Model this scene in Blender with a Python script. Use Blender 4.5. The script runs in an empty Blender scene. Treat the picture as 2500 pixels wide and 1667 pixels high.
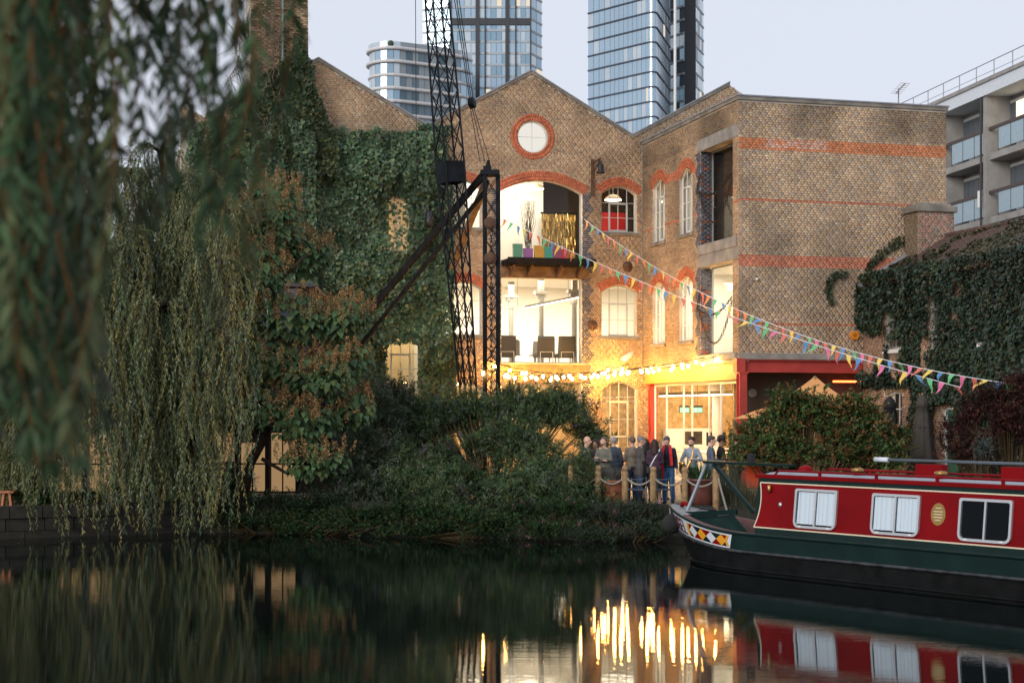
import bpy, bmesh, math, random
import numpy as np
from mathutils import Vector, Matrix, Quaternion, noise as mnoise

# ------------------------------------------------------------------ camera, sky, sun, exposure
scene = bpy.context.scene
R = math.radians
FPX, HZ, CAMZ = 3819.0, 1000.0, 3.2          # photo focal length in px, eye-level row, eye height
cam_d = bpy.data.cameras.new('camera'); cam = bpy.data.objects.new('camera', cam_d)
scene.collection.objects.link(cam); scene.camera = cam
cam.location = (0, 0, CAMZ); cam.rotation_euler = (R(90), 0, 0)
cam_d.sensor_width = 36; cam_d.lens = FPX / 2500 * 36
cam_d.shift_y = (HZ - 1667 / 2) / 2500
cam_d.clip_start = 0.1; cam_d.clip_end = 4000
cam_d.dof.use_dof = True; cam_d.dof.focus_distance = 47; cam_d.dof.aperture_fstop = 2.4

world = bpy.data.worlds.new('World'); scene.world = world; world.use_nodes = True
wn = world.node_tree.nodes; wl = world.node_tree.links; wn.clear()
SUN_ELEV, SUN_ROT = R(6), R(215)
sky = wn.new('ShaderNodeTexSky'); sky.sky_type = 'NISHITA'; sky.sun_disc = False
sky.sun_elevation = SUN_ELEV; sky.sun_rotation = SUN_ROT
sky.air_density = 1.0; sky.dust_density = 2.5; sky.ozone_density = 2.0
hs = wn.new('ShaderNodeHueSaturation'); hs.inputs['Saturation'].default_value = 0.35
mixc = wn.new('ShaderNodeMix'); mixc.data_type = 'RGBA'; mixc.inputs[0].default_value = 0.72
mixc.inputs[7].default_value = (8.2, 8.7, 9.95, 1)     # thin even high cloud over the whole dome
bg = wn.new('ShaderNodeBackground'); bg.inputs[1].default_value = 0.08
wo = wn.new('ShaderNodeOutputWorld')
wl.new(sky.outputs[0], hs.inputs['Color']); wl.new(hs.outputs[0], mixc.inputs[6])
wl.new(mixc.outputs[2], bg.inputs[0]); wl.new(bg.outputs[0], wo.inputs[0])

sun_d = bpy.data.lights.new('sun', 'SUN'); sun_d.energy = 1.4; sun_d.angle = R(35); sun_d.color = (1.0, 0.93, 0.86)
sun = bpy.data.objects.new('sun', sun_d); scene.collection.objects.link(sun)
# sky rotation is clockwise from +Y: the sun stands behind the camera, to the left
_sd = Vector((math.sin(SUN_ROT), math.cos(SUN_ROT), math.tan(R(20))))
sun.rotation_euler = _sd.to_track_quat('Z', 'Y').to_euler(); sun.location = (-20, -30, 30)

vs = scene.view_settings
vs.view_transform = 'Standard'; vs.look = 'None'; vs.exposure = 0.5; vs.gamma = 1; vs.use_curve_mapping = False
cy = scene.cycles
cy.max_bounces = 7; cy.diffuse_bounces = 3; cy.glossy_bounces = 4; cy.transmission_bounces = 4; cy.transparent_max_bounces = 10
cy.sample_clamp_indirect = 4; cy.caustics_reflective = False; cy.caustics_refractive = False
cy.use_denoising = True

# ------------------------------------------------------------------ helpers
COL = scene.collection
def at(px, py, Y):
    return Vector(((px - 1250) / FPX * Y, Y, CAMZ - (py - HZ) / FPX * Y))
def tag(o, label, cat, group=None, kind=None):
    o['label'] = label; o['category'] = cat
    if group: o['group'] = group
    if kind: o['kind'] = kind
    return o
def thing(name, label, cat, loc=(0, 0, 0), rz=0.0, group=None):
    o = bpy.data.objects.new(name, None); COL.objects.link(o)
    o.empty_display_size = 0.2; o.location = loc; o.rotation_euler = (0, 0, rz)
    return tag(o, label, cat, group)
def link_mesh(name, me, mat, parent=None):
    o = bpy.data.objects.new(name, me); COL.objects.link(o)
    if mat is not None and not me.materials: me.materials.append(mat)
    if parent is not None: o.parent = parent
    return o
def nrm(v):
    v = np.asarray(v, float); return v / np.maximum(np.linalg.norm(v, axis=-1, keepdims=True), 1e-9)

class MB:
    """collects faces; build() makes ONE mesh object"""
    def __init__(s): s.v = []; s.f = []; s.m = []
    def add(s, vs, fs, mi=0):
        b = len(s.v); s.v += [tuple(p) for p in vs]
        for f in fs: s.f.append([b + i for i in f]); s.m.append(mi)
        return s
    def hexa(s, p, mi=0):      # 8 points: bottom 4 then top 4
        return s.add(p, [(3, 2, 1, 0), (4, 5, 6, 7), (0, 1, 5, 4), (1, 2, 6, 5), (2, 3, 7, 6), (3, 0, 4, 7)], mi)
    def box(s, x0, x1, y0, y1, z0, z1, mi=0):
        return s.hexa([(x0, y0, z0), (x1, y0, z0), (x1, y1, z0), (x0, y1, z0), (x0, y0, z1), (x1, y0, z1), (x1, y1, z1), (x0, y1, z1)], mi)
    def pbox(s, f, x0, x1, d0, d1, z0, z1, mi=0):
        return s.hexa([f(x0, d0, z0), f(x1, d0, z0), f(x1, d1, z0), f(x0, d1, z0), f(x0, d0, z1), f(x1, d0, z1), f(x1, d1, z1), f(x0, d1, z1)], mi)
    def bar(s, a, b, w, h=None, up=(0, 0, 1), mi=0):
        a = Vector(a); b = Vector(b); d = (b - a).normalized(); u = Vector(up)
        if abs(d.dot(u)) > .98: u = Vector((1, 0, 0))
        x = d.cross(u).normalized(); y = x.cross(d).normalized(); h = h or w
        q = [(-w / 2, -h / 2), (w / 2, -h / 2), (w / 2, h / 2), (-w / 2, h / 2)]
        return s.hexa([a + x * i + y * j for i, j in q] + [b + x * i + y * j for i, j in q], mi)
    def tube(s, pts, r, n=6, mi=0, cap=True):
        pts = [Vector(p) for p in pts]
        rr = r if hasattr(r, '__len__') else [r] * len(pts)
        b = len(s.v); ref = Vector((0, 0, 1)); prev = None
        for i, p in enumerate(pts):
            d = (pts[min(i + 1, len(pts) - 1)] - pts[max(i - 1, 0)])
            d = d.normalized() if d.length > 1e-7 else Vector((0, 0, 1))
            if prev is None:
                x = d.cross(ref)
                if x.length < .05: x = d.cross(Vector((1, 0, 0)))
            else: x = prev - d * prev.dot(d)
            x.normalize(); prev = x; y = d.cross(x)
            for k in range(n):
                a = 2 * math.pi * k / n
                s.v.append(tuple(p + (x * math.cos(a) + y * math.sin(a)) * rr[i]))
        for i in range(len(pts) - 1):
            for k in range(n):
                k2 = (k + 1) % n
                s.f.append([b + i * n + k, b + i * n + k2, b + (i + 1) * n + k2, b + (i + 1) * n + k]); s.m.append(mi)
        if cap:
            s.f.append([b + k for k in range(n)][::-1]); s.m.append(mi)
            e = b + (len(pts) - 1) * n
            s.f.append([e + k for k in range(n)]); s.m.append(mi)
        return s
    def lathe(s, prof, c=(0, 0, 0), n=16, mi=0, M=None):
        b = len(s.v); c = Vector(c)
        for r, z in prof:
            for k in range(n):
                a = 2 * math.pi * k / n; p = Vector((r * math.cos(a), r * math.sin(a), z))
                if M is not None: p = M @ p
                s.v.append(tuple(c + p))
        for i in range(len(prof) - 1):
            for k in range(n):
                k2 = (k + 1) % n
                s.f.append([b + i * n + k, b + i * n + k2, b + (i + 1) * n + k2, b + (i + 1) * n + k]); s.m.append(mi)
        s.f.append([b + k for k in range(n)][::-1]); s.m.append(mi)
        e = b + (len(prof) - 1) * n; s.f.append([e + k for k in range(n)]); s.m.append(mi)
        return s
    def sphere(s, c, r, n=8, mi=0, sc=(1, 1, 1)):
        b = len(s.v); c = Vector(c); m = max(4, n // 2 + 1)
        for i in range(m + 1):
            t = math.pi * i / m
            for k in range(n):
                a = 2 * math.pi * k / n
                s.v.append((c.x + r * sc[0] * math.sin(t) * math.cos(a), c.y + r * sc[1] * math.sin(t) * math.sin(a), c.z + r * sc[2] * math.cos(t)))
        for i in range(m):
            for k in range(n):
                k2 = (k + 1) % n
                s.f.append([b + i * n + k, b + (i + 1) * n + k, b + (i + 1) * n + k2, b + i * n + k2]); s.m.append(mi)
        return s
    def poly(s, pts, mi=0): return s.add(pts, [tuple(range(len(pts)))], mi)
    def prism(s, pts, z0, z1, mi=0):      # plan polygon extruded in z
        n = len(pts); b = len(s.v)
        s.v += [(p[0], p[1], z0) for p in pts] + [(p[0], p[1], z1) for p in pts]
        s.f += [[b + i for i in range(n)][::-1], [b + n + i for i in range(n)]]; s.m += [mi, mi]
        for i in range(n):
            j = (i + 1) % n; s.f.append([b + i, b + j, b + n + j, b + n + i]); s.m.append(mi)
        return s
    def mesh(s, name, mats=None, smooth=False):
        me = bpy.data.meshes.new(name); me.from_pydata(s.v, [], s.f)
        if mats:
            for m in mats: me.materials.append(m)
            if len(mats) > 1: me.polygons.foreach_set('material_index', s.m)
        if smooth: me.polygons.foreach_set('use_smooth', [True] * len(me.polygons))
        me.update(); return me
    def build(s, name, mat, parent=None, smooth=False, bevel=0):
        mats = list(mat) if isinstance(mat, (list, tuple)) else [mat]
        o = link_mesh(name, s.mesh(name, mats, smooth), None, parent)
        if bevel:
            b = o.modifiers.new('bevel', 'BEVEL'); b.width = bevel; b.segments = 2; b.limit_method = 'ANGLE'
        return o

def np_mesh(name, V, F, C=None, smooth=False):
    """V (n,3), F (m,k) all faces with k corners, C (n,3) point colours"""
    me = bpy.data.meshes.new(name); V = np.ascontiguousarray(V, np.float32); F = np.asarray(F, np.int32)
    m, k = F.shape
    me.vertices.add(len(V)); me.vertices.foreach_set('co', V.ravel())
    me.loops.add(m * k); me.loops.foreach_set('vertex_index', np.ascontiguousarray(F).ravel())
    me.polygons.add(m); me.polygons.foreach_set('loop_start', np.arange(0, m * k, k, dtype=np.int32))
    if smooth: me.polygons.foreach_set('use_smooth', np.ones(m, bool))
    me.update(calc_edges=True)
    if C is not None:
        a = me.color_attributes.new('Col', 'FLOAT_COLOR', 'POINT')
        a.data.foreach_set('color', np.concatenate([C, np.ones((len(C), 1))], 1).astype(np.float32).ravel())
    return me

# ------------------------------------------------------------------ materials
def pmat(name, col, rough=.7, metal=0, spec=.5, var=0, scale=8, bump=0, bscale=60, coat=0):
    m = bpy.data.materials.new(name); m.use_nodes = True; nt = m.node_tree; b = nt.nodes['Principled BSDF']
    b.inputs['Base Color'].default_value = (*col, 1); b.inputs['Roughness'].default_value = rough
    b.inputs['Metallic'].default_value = metal; b.inputs['Specular IOR Level'].default_value = spec
    if coat: b.inputs['Coat Weight'].default_value = coat; b.inputs['Coat Roughness'].default_value = .08
    if var or bump:
        tc = nt.nodes.new('ShaderNodeTexCoord')
    if var:
        n = nt.nodes.new('ShaderNodeTexNoise'); n.inputs['Scale'].default_value = scale; n.inputs['Detail'].default_value = 6
        r = nt.nodes.new('ShaderNodeValToRGB')
        r.color_ramp.elements[0].position = .3; r.color_ramp.elements[1].position = .72
        r.color_ramp.elements[0].color = (*[c * (1 - var) for c in col], 1)
        r.color_ramp.elements[1].color = (*[min(1, c * (1 + var)) for c in col], 1)
        nt.links.new(tc.outputs['Object'], n.inputs['Vector']); nt.links.new(n.outputs['Fac'], r.inputs[0])
        nt.links.new(r.outputs[0], b.inputs['Base Color'])
    if bump:
        n2 = nt.nodes.new('ShaderNodeTexNoise'); n2.inputs['Scale'].default_value = bscale; n2.inputs['Detail'].default_value = 4
        bp = nt.nodes.new('ShaderNodeBump'); bp.inputs['Strength'].default_value = bump; bp.inputs['Distance'].default_value = .02
        nt.links.new(tc.outputs['Object'], n2.inputs['Vector']); nt.links.new(n2.outputs['Fac'], bp.inputs['Height'])
        nt.links.new(bp.outputs[0], b.inputs['Normal'])
    return m
def emat(name, col, st):
    m = bpy.data.materials.new(name); m.use_nodes = True; nt = m.node_tree; nt.nodes.clear()
    e = nt.nodes.new('ShaderNodeEmission'); e.inputs[0].default_value = (*col, 1); e.inputs[1].default_value = st
    o = nt.nodes.new('ShaderNodeOutputMaterial'); nt.links.new(e.outputs[0], o.inputs[0]); return m
def attrmat(name, rough=.85, trans=0, noise_amt=.25, noise_scale=3, spec=.3, bump=0, stain=None):
    """colour from the per-piece attribute, softened by noise"""
    m = bpy.data.materials.new(name); m.use_nodes = True; nt = m.node_tree; b = nt.nodes['Principled BSDF']
    at_ = nt.nodes.new('ShaderNodeAttribute'); at_.attribute_name = 'Col'
    tc = nt.nodes.new('ShaderNodeTexCoord')
    n = nt.nodes.new('ShaderNodeTexNoise'); n.inputs['Scale'].default_value = noise_scale; n.inputs['Detail'].default_value = 5
    mr = nt.nodes.new('ShaderNodeMapRange'); mr.inputs[1].default_value = .3; mr.inputs[2].default_value = .7
    mr.inputs[3].default_value = 1 - noise_amt; mr.inputs[4].default_value = 1 + noise_amt
    mx = nt.nodes.new('ShaderNodeMix'); mx.data_type = 'RGBA'; mx.blend_type = 'MULTIPLY'; mx.inputs[0].default_value = 1
    nt.links.new(tc.outputs['Object'], n.inputs['Vector']); nt.links.new(n.outputs['Fac'], mr.inputs[0])
    nt.links.new(at_.outputs['Color'], mx.inputs[6]); nt.links.new(mr.outputs[0], mx.inputs[7])
    out = mx.outputs[2]
    nt.links.new(out, b.inputs['Base Color'])
    b.inputs['Roughness'].default_value = rough; b.inputs['Specular IOR Level'].default_value = spec
    if bump:
        n2 = nt.nodes.new('ShaderNodeTexNoise'); n2.inputs['Scale'].default_value = 45
        bp = nt.nodes.new('ShaderNodeBump'); bp.inputs['Strength'].default_value = bump; bp.inputs['Distance'].default_value = .01
        nt.links.new(tc.outputs['Object'], n2.inputs['Vector']); nt.links.new(n2.outputs['Fac'], bp.inputs['Height']); nt.links.new(bp.outputs[0], b.inputs['Normal'])
    if trans:
        t = nt.nodes.new('ShaderNodeBsdfTranslucent'); nt.links.new(out, t.inputs['Color'])
        ms = nt.nodes.new('ShaderNodeMixShader'); ms.inputs[0].default_value = trans
        o = nt.nodes['Material Output']
        nt.links.new(b.outputs[0], ms.inputs[1]); nt.links.new(t.outputs[0], ms.inputs[2]); nt.links.new(ms.outputs[0], o.inputs[0])
    return m
def glassmat(name, tint=(1, 1, 1), refl=1.0, rough=.02):
    m = bpy.data.materials.new(name); m.use_nodes = True; nt = m.node_tree; nt.nodes.clear()
    t = nt.nodes.new('ShaderNodeBsdfTransparent'); t.inputs[0].default_value = (*tint, 1)
    g = nt.nodes.new('ShaderNodeBsdfGlossy'); g.inputs['Roughness'].default_value = rough
    f = nt.nodes.new('ShaderNodeLayerWeight'); pw_ = nt.nodes.new('ShaderNodeMath'); pw_.operation = 'POWER'; pw_.inputs[1].default_value = 5   # Schlick, the same from both faces
    mu = nt.nodes.new('ShaderNodeMath'); mu.operation = 'MULTIPLY_ADD'; mu.inputs[1].default_value = .96 * refl; mu.inputs[2].default_value = .04 * refl
    x = nt.nodes.new('ShaderNodeMixShader'); o = nt.nodes.new('ShaderNodeOutputMaterial')
    nt.links.new(f.outputs['Facing'], pw_.inputs[0]); nt.links.new(pw_.outputs[0], mu.inputs[0]); nt.links.new(mu.outputs[0], x.inputs[0])
    nt.links.new(t.outputs[0], x.inputs[1]); nt.links.new(g.outputs[0], x.inputs[2]); nt.links.new(x.outputs[0], o.inputs[0]); return m

M = {}
M['brick'] = attrmat('brick', .92, 0, .2, 1.1, .08, .5)
M['mortar'] = pmat('mortar', (.52, .46, .38), .95, spec=.1, var=.3, scale=1.4, bump=.3)
M['concrete'] = pmat('concrete', (.27, .25, .225), .9, var=.3, scale=2.2, bump=.4)
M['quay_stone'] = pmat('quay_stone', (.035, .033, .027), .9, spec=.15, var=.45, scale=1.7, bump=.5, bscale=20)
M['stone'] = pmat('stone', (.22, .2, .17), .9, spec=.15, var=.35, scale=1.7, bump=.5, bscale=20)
M['lead'] = pmat('lead', (.24, .25, .27), .55, var=.2)
M['slate'] = pmat('slate', (.09, .09, .1), .7, var=.3)
M['timber'] = pmat('timber', (.2, .125, .07), .85, var=.35, scale=4, bump=.4)
M['post_wood'] = pmat('post_wood', (.30, .19, .09), .8, var=.35, scale=9, bump=.4)
M['dark_timber'] = pmat('dark_timber', (.018, .016, .015), .85, spec=.1, var=.4, scale=5, bump=.5)
M['crane'] = pmat('crane', (.008, .010, .013), .6, spec=.15, var=.5, scale=3, bump=.2)
M['rust'] = pmat('rust', (.10, .05, .03), .8, var=.4, scale=10, bump=.5)
M['glow_tinted_steel'] = pmat('glow_tinted_steel', (.50, .25, .075), .6, var=.12, scale=2, bump=.15)  # side beam's red steel, with the bulbs' yellow glow put into its colour
M['red_steel'] = pmat('red_steel', (.40, .055, .045), .55, spec=.3, var=.15, scale=2, bump=.15)
M['frame_white'] = pmat('frame_white', (.72, .72, .7), .5)
M['frame_old'] = pmat('frame_old', (.46, .46, .45), .6, spec=.2)
M['frame_grey'] = pmat('frame_grey', (.3, .31, .32), .5)
M['glass'] = glassmat('glass', (.97, .98, .97), .7)
M['room_white'] = pmat('room_white', (.84, .82, .77), .9)
M['room_floor'] = pmat('room_floor', (.28, .23, .17), .7)
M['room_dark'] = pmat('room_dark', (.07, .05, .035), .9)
M['black'] = pmat('black', (.012, .012, .013), .5)
M['iron_grey'] = pmat('iron_grey', (.21, .205, .19), .5, var=.1)
M['lamp_white'] = emat('lamp_white', (1, .86, .64), 10)
M['bulb'] = emat('bulb', (1, .5, .11), 370)
M['cable'] = pmat('cable', (.02, .018, .016), .7)
M['ivy'] = attrmat('ivy', .42, .1, .4, .6, .32)
M['leaf'] = attrmat('leaf', .55, .2, .35, .9, .16)
M['bark'] = pmat('bark', (.05, .037, .027), .9, spec=.1, var=.4, scale=9, bump=.6)
M['twig'] = pmat('twig', (.07, .05, .024), .85, spec=.1, var=.3)
# ------------------------------------------------------------------ ground and water
def water_material():
    m = bpy.data.materials.new('water'); m.use_nodes = True; nt = m.node_tree; b = nt.nodes['Principled BSDF']
    b.inputs['Base Color'].default_value = (.003, .006, .005, 1); b.inputs['Roughness'].default_value = .015
    b.inputs['IOR'].default_value = 1.33; b.inputs['Specular IOR Level'].default_value = .55
    tc = nt.nodes.new('ShaderNodeTexCoord')
    hs_ = []
    for (sx, sy, sc, det, w) in ((.55, 1.0, .8, 2, .9), (.45, 2.2, 3.2, 3, .26), (.4, 2.8, 9, 3, .15)):
        mp = nt.nodes.new('ShaderNodeMapping'); mp.inputs['Scale'].default_value = (sx, sy, 1); mp.inputs['Rotation'].default_value = (0, 0, .1)
        n = nt.nodes.new('ShaderNodeTexNoise'); n.inputs['Scale'].default_value = sc; n.inputs['Detail'].default_value = det
        mu = nt.nodes.new('ShaderNodeMath'); mu.operation = 'MULTIPLY'; mu.inputs[1].default_value = w
        nt.links.new(tc.outputs['Object'], mp.inputs[0]); nt.links.new(mp.outputs[0], n.inputs['Vector']); nt.links.new(n.outputs['Fac'], mu.inputs[0]); hs_.append(mu)
    a1 = nt.nodes.new('ShaderNodeMath'); a2 = nt.nodes.new('ShaderNodeMath')
    nt.links.new(hs_[0].outputs[0], a1.inputs[0]); nt.links.new(hs_[1].outputs[0], a1.inputs[1])
    nt.links.new(a1.outputs[0], a2.inputs[0]); nt.links.new(hs_[2].outputs[0], a2.inputs[1])
    bp = nt.nodes.new('ShaderNodeBump'); bp.inputs['Strength'].default_value = 1; bp.inputs['Distance'].default_value = .0026
    nt.links.new(a2.outputs[0], bp.inputs['Height']); nt.links.new(bp.outputs[0], b.inputs['Normal'])
    return m
M['water'] = water_material()
M['paving'] = pmat('paving', (.23, .2, .165), .85, var=.3, scale=3, bump=.3)
M['earth'] = pmat('earth', (.03, .027, .018), .95, var=.4, scale=4, bump=.8, bscale=12)
GZ = .7
BANK = [(-60, 30), (-13, 38.5), (-8, 41.0), (-1, 40.9), (2.0, 40.2), (5.9, 38.6), (9.5, 35.2), (16, 30.0), (60, 0)]
g = MB(); g.poly([(-60, 30, -3)] * 0 + [(x, y, GZ) for x, y in BANK] + [(1800, 0, GZ), (1800, 1800, GZ), (-1800, 1800, GZ), (-1800, 30, GZ)])
o = g.build('ground', M['paving']); o['kind'] = 'structure'
w = MB(); w.poly([(-400, -60, 0), (400, -60, 0), (400, 60, 0), (-400, 60, 0)]); o = w.build('water', M['water']); o['kind'] = 'structure'
# quay wall of stone blocks, each block its own piece
qw = MB()
for i in range(len(BANK) - 1):
    a = Vector((*BANK[i], 0)); b_ = Vector((*BANK[i + 1], 0)); d = (b_ - a).normalized(); nin = Vector((-d.y, d.x, 0))
    qw.hexa([a + nin * .05 + Vector((0, 0, -1)), b_ + nin * .05 + Vector((0, 0, -1)), b_ + nin * .5 + Vector((0, 0, -1)), a + nin * .5 + Vector((0, 0, -1)),
             a + nin * .05 + Vector((0, 0, GZ - .004)), b_ + nin * .05 + Vector((0, 0, GZ - .004)), b_ + nin * .5 + Vector((0, 0, GZ - .004)), a + nin * .5 + Vector((0, 0, GZ - .004))])
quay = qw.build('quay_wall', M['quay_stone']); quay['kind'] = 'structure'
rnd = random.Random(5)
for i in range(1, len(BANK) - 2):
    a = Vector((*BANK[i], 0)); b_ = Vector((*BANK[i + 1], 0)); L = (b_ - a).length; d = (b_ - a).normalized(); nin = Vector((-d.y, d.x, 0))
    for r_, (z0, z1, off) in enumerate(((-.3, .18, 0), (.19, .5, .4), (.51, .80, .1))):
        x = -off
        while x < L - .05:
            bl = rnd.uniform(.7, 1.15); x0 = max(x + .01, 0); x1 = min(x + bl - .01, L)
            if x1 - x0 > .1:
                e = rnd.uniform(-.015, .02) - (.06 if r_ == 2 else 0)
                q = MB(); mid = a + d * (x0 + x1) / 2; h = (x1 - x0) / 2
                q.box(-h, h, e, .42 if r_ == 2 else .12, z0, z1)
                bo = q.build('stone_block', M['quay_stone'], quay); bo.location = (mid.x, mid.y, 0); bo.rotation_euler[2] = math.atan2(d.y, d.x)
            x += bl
# planted earth shelf between quay and water, and the towpath the photographer stands on
sh = MB(); sh.poly([(-9, 40.6, -.3), (-5, 39.8, -.3), (0, 38.9, -.3), (2.8, 37.5, -.3), (3.8, 37.9, -.3), (3, 40.1, .15), (-1, 40.95, .12), (-8, 41.05, .1)])
o = sh.build('earth_bank', M['earth']); o['kind'] = 'structure'
M['stone_dark'] = None
tp = MB(); tp.prism([(-60, -40), (60, -40), (60, 5), (-60, 5)], -1, 1.3); o = tp.build('towpath', M['paving']); o['kind'] = 'structure'

# ------------------------------------------------------------------ brick walls
def ext(o, x):
    if 'c' in o:
        dx = x - o['c'][0]; h = math.sqrt(max(0, o['r'] ** 2 - dx * dx)); return o['c'][1] - h, o['c'][1] + h
    xc = (o['x0'] + o['x1']) / 2; hw = (o['x1'] - o['x0']) / 2; t = max(-1, min(1, (x - xc) / hw))
    return o['z0'], o['zs'] + o.get('rise', 0) * (1 - t * t)
def orange(o): return (o['c'][0] - o['r'], o['c'][0] + o['r']) if 'c' in o else (o['x0'], o['x1'])
def wall_shell(f, W0, W1, z0, topf, ops, th=.35, breaks=()):
    xs = {W0, W1, *breaks}
    for o in ops:
        a, b = orange(o); n = 20 if 'c' in o else (12 if o.get('rise', 0) else 1)
        xs |= {a + (b - a) * i / n for i in range(n + 1)}
    xs = sorted(x for x in xs if W0 - 1e-6 <= x <= W1 + 1e-6); mb = MB()
    for xl, xr in zip(xs, xs[1:]):
        if xr - xl < 1e-5: continue
        hs_ = sorted([(ext(o, xl), ext(o, xr)) for o in ops if orange(o)[0] <= xl + 1e-6 and orange(o)[1] >= xr - 1e-6], key=lambda h: h[0][0] + h[1][0])
        cl = cr = z0
        for (l0, l1), (r0, r1) in hs_ + [((topf(xl), 0), (topf(xr), 0))]:
            if l0 - cl > 1e-4 or r0 - cr > 1e-4:
                mb.hexa([f(xl, 0, cl), f(xr, 0, cr), f(xr, th, cr), f(xl, th, cl), f(xl, 0, l0), f(xr, 0, r0), f(xr, th, r0), f(xl, th, l0)])
            cl, cr = l1, r1
    return mb
BH, BL = .075, .225
def brick_rows(W0, W1, z0, z1, topf, ops, colf, rng, skip=None):
    """list of (x0,x1,za,zb,(r,g,b)) in Flemish-like bond, cut round the openings"""
    out = []; nrow = int(math.ceil((z1 - z0) / BH))
    for k in range(nrow):
        za = z0 + k * BH + .007; zb = z0 + (k + 1) * BH - .007; zc = (za + zb) / 2
        cuts = []
        for o in ops:
            if 'c' in o:
                rr = o['r'] + o.get('ring', 0); dz = zc - o['c'][1]
                if abs(dz) < rr: h = math.sqrt(rr * rr - dz * dz); cuts.append((o['c'][0] - h, o['c'][0] + h))
                continue
            if zc < o['z0'] - o.get('sillh', 0): continue
            xc = (o['x0'] + o['x1']) / 2; hw = (o['x1'] - o['x0']) / 2; ring = o.get('ring', 0); ri = o.get('rise', 0)
            sx = o.get('sillx', .1) if zc < o['z0'] else 0
            if zc <= o['zs']: cuts.append((xc - hw - sx, xc + hw + sx))
            elif zc <= o['zs'] + ring: cuts.append((xc - hw - .12 * (ring > 0), xc + hw + .12 * (ring > 0)))
            elif ri > 0:
                a = 1 - (zc - o['zs'] - ring) / ri
                if a > 0: h = (hw + .12) * math.sqrt(a); cuts.append((xc - h, xc + h))
        cuts.sort(); ivs = []; c = W0
        for a, b in cuts:
            if a > c: ivs.append((c, min(a, W1)))
            c = max(c, b)
        if c < W1: ivs.append((c, W1))
        seq = (.225, .225) if k % 2 == 0 else (.1125, .1125)
        x = W0 - (0 if k % 2 == 0 else .056) - (.1125 if k % 4 == 2 else 0); i = 0
        while x < W1:
            L = seq[i % 2]; i += 1; xa, xb = x + .006, x + L - .006; x += L
            for a, b in ivs:
                ca, cb = max(xa, a), min(xb, b)
                if cb - ca < .025: continue
                xm = (ca + cb) / 2
                if zb > topf(xm): continue
                if skip and skip(xm, zc): continue
                base = colf(xm, zc, rng)
                out.append((ca, cb, za, zb, base))
    return out
BF = np.array([(0, 1, 5, 4), (1, 2, 6, 5), (2, 3, 7, 6), (3, 0, 4, 7), (0, 3, 2, 1)])   # front d=dfront: verts order below
def brick_mesh(name, f, bricks, rng, dback=.03):
    n = len(bricks); V = np.zeros((n, 8, 3)); C = np.zeros((n, 8, 3))
    for i, (a, b, za, zb, col) in enumerate(bricks):
        d = -.009 + rng.uniform(-.003, .003)
        V[i] = [f(a, dback, za), f(b, dback, za), f(b, d, za), f(a, d, za), f(a, dback, zb), f(b, dback, zb), f(b, d, zb), f(a, d, zb)]
        C[i] = col
    fq = np.array([(2, 3, 7, 6), (1, 2, 6, 5), (3, 0, 4, 7), (4, 7, 6, 5), (0, 1, 2, 3)])
    F = (np.arange(n)[:, None, None] * 8 + fq[None]).reshape(-1, 4)
    return np_mesh(name, V.reshape(-1, 3), F, C.reshape(-1, 3))
def arch_bricks(f, o, rng, cols, rings=3):
    """voussoirs round a segmental head or a whole circle: list of 8-corner bricks"""
    P = []; cs = []
    ring = o['ring']; h = ring / rings
    if 'c' in o:
        for k in range(rings):
            n = int(2 * math.pi * (o['r'] + k * h) / .08); 
            for i in range(n):
                a0 = 2 * math.pi * (i + .06) / n + k * .05; a1 = 2 * math.pi * (i + .94) / n + k * .05
                r0 = o['r'] + k * h + .004; r1 = o['r'] + (k + 1) * h - .004; q = []
                for dd in (.12, -.014 - rng.uniform(0, .004)):
                    for (rr, aa) in ((r0, a0), (r0, a1), (r1, a1), (r1, a0)):
                        q.append(f(o['c'][0] + rr * math.cos(aa), dd, o['c'][1] + rr * math.sin(aa)))
                P.append(q); cs.append(cols(rng))
    else:
        xc = (o['x0'] + o['x1']) / 2; hw = (o['x1'] - o['x0']) / 2; ri = o['rise']; n = int((2 * hw + .2) / .075)
        def pt(t, hh, dd):
            nx, nz = 2 * ri * t / hw, 1.0; l = math.hypot(nx, nz)
            return f(xc + t * hw + hh * nx / l, dd, o['zs'] + ri * (1 - t * t) + hh * nz / l)
        for k in range(rings):
            for i in range(n):
                off = .5 / n if k % 2 else 0
                t0 = -1.04 + 2.08 * (i + .07) / n + off; t1 = -1.04 + 2.08 * (i + .93) / n + off
                q = []
                for dd in (.12, -.014 - rng.uniform(0, .004)):
                    q += [pt(t0, k * h + .004, dd), pt(t1, k * h + .004, dd), pt(t1, (k + 1) * h - .004, dd), pt(t0, (k + 1) * h - .004, dd)]
                P.append(q); cs.append(cols(rng))
    return P, cs
def hexa_mesh(name, P, cs):
    n = len(P); V = np.array(P, float).reshape(-1, 3); C = np.repeat(np.array(cs, float), 8, 0)
    fq = np.array([(3, 2, 1, 0), (4, 5, 6, 7), (0, 1, 5, 4), (1, 2, 6, 5), (2, 3, 7, 6), (3, 0, 4, 7)])
    return np_mesh(name, V, (np.arange(n)[:, None, None] * 8 + fq[None]).reshape(-1, 4), C)

def stock(rng, dark=0.0):
    r = rng.random()
    if r < .55: c = (.45, .31, .185)
    elif r < .75: c = (.40, .265, .16)
    elif r < .86: c = (.33, .23, .155)
    elif r < .96: c = (.49, .365, .24)
    else: c = (.40, .24, .15)
    j = rng.uniform(.9, 1.1) * (1 - dark); return tuple(x * j for x in c)
def redb(rng): j = rng.uniform(.8, 1.18); return (.50 * j, .155 * j, .08 * j)
def blueb(rng): j = rng.uniform(.6, 1.3); return (.10 * j, .10 * j, .125 * j)

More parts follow.
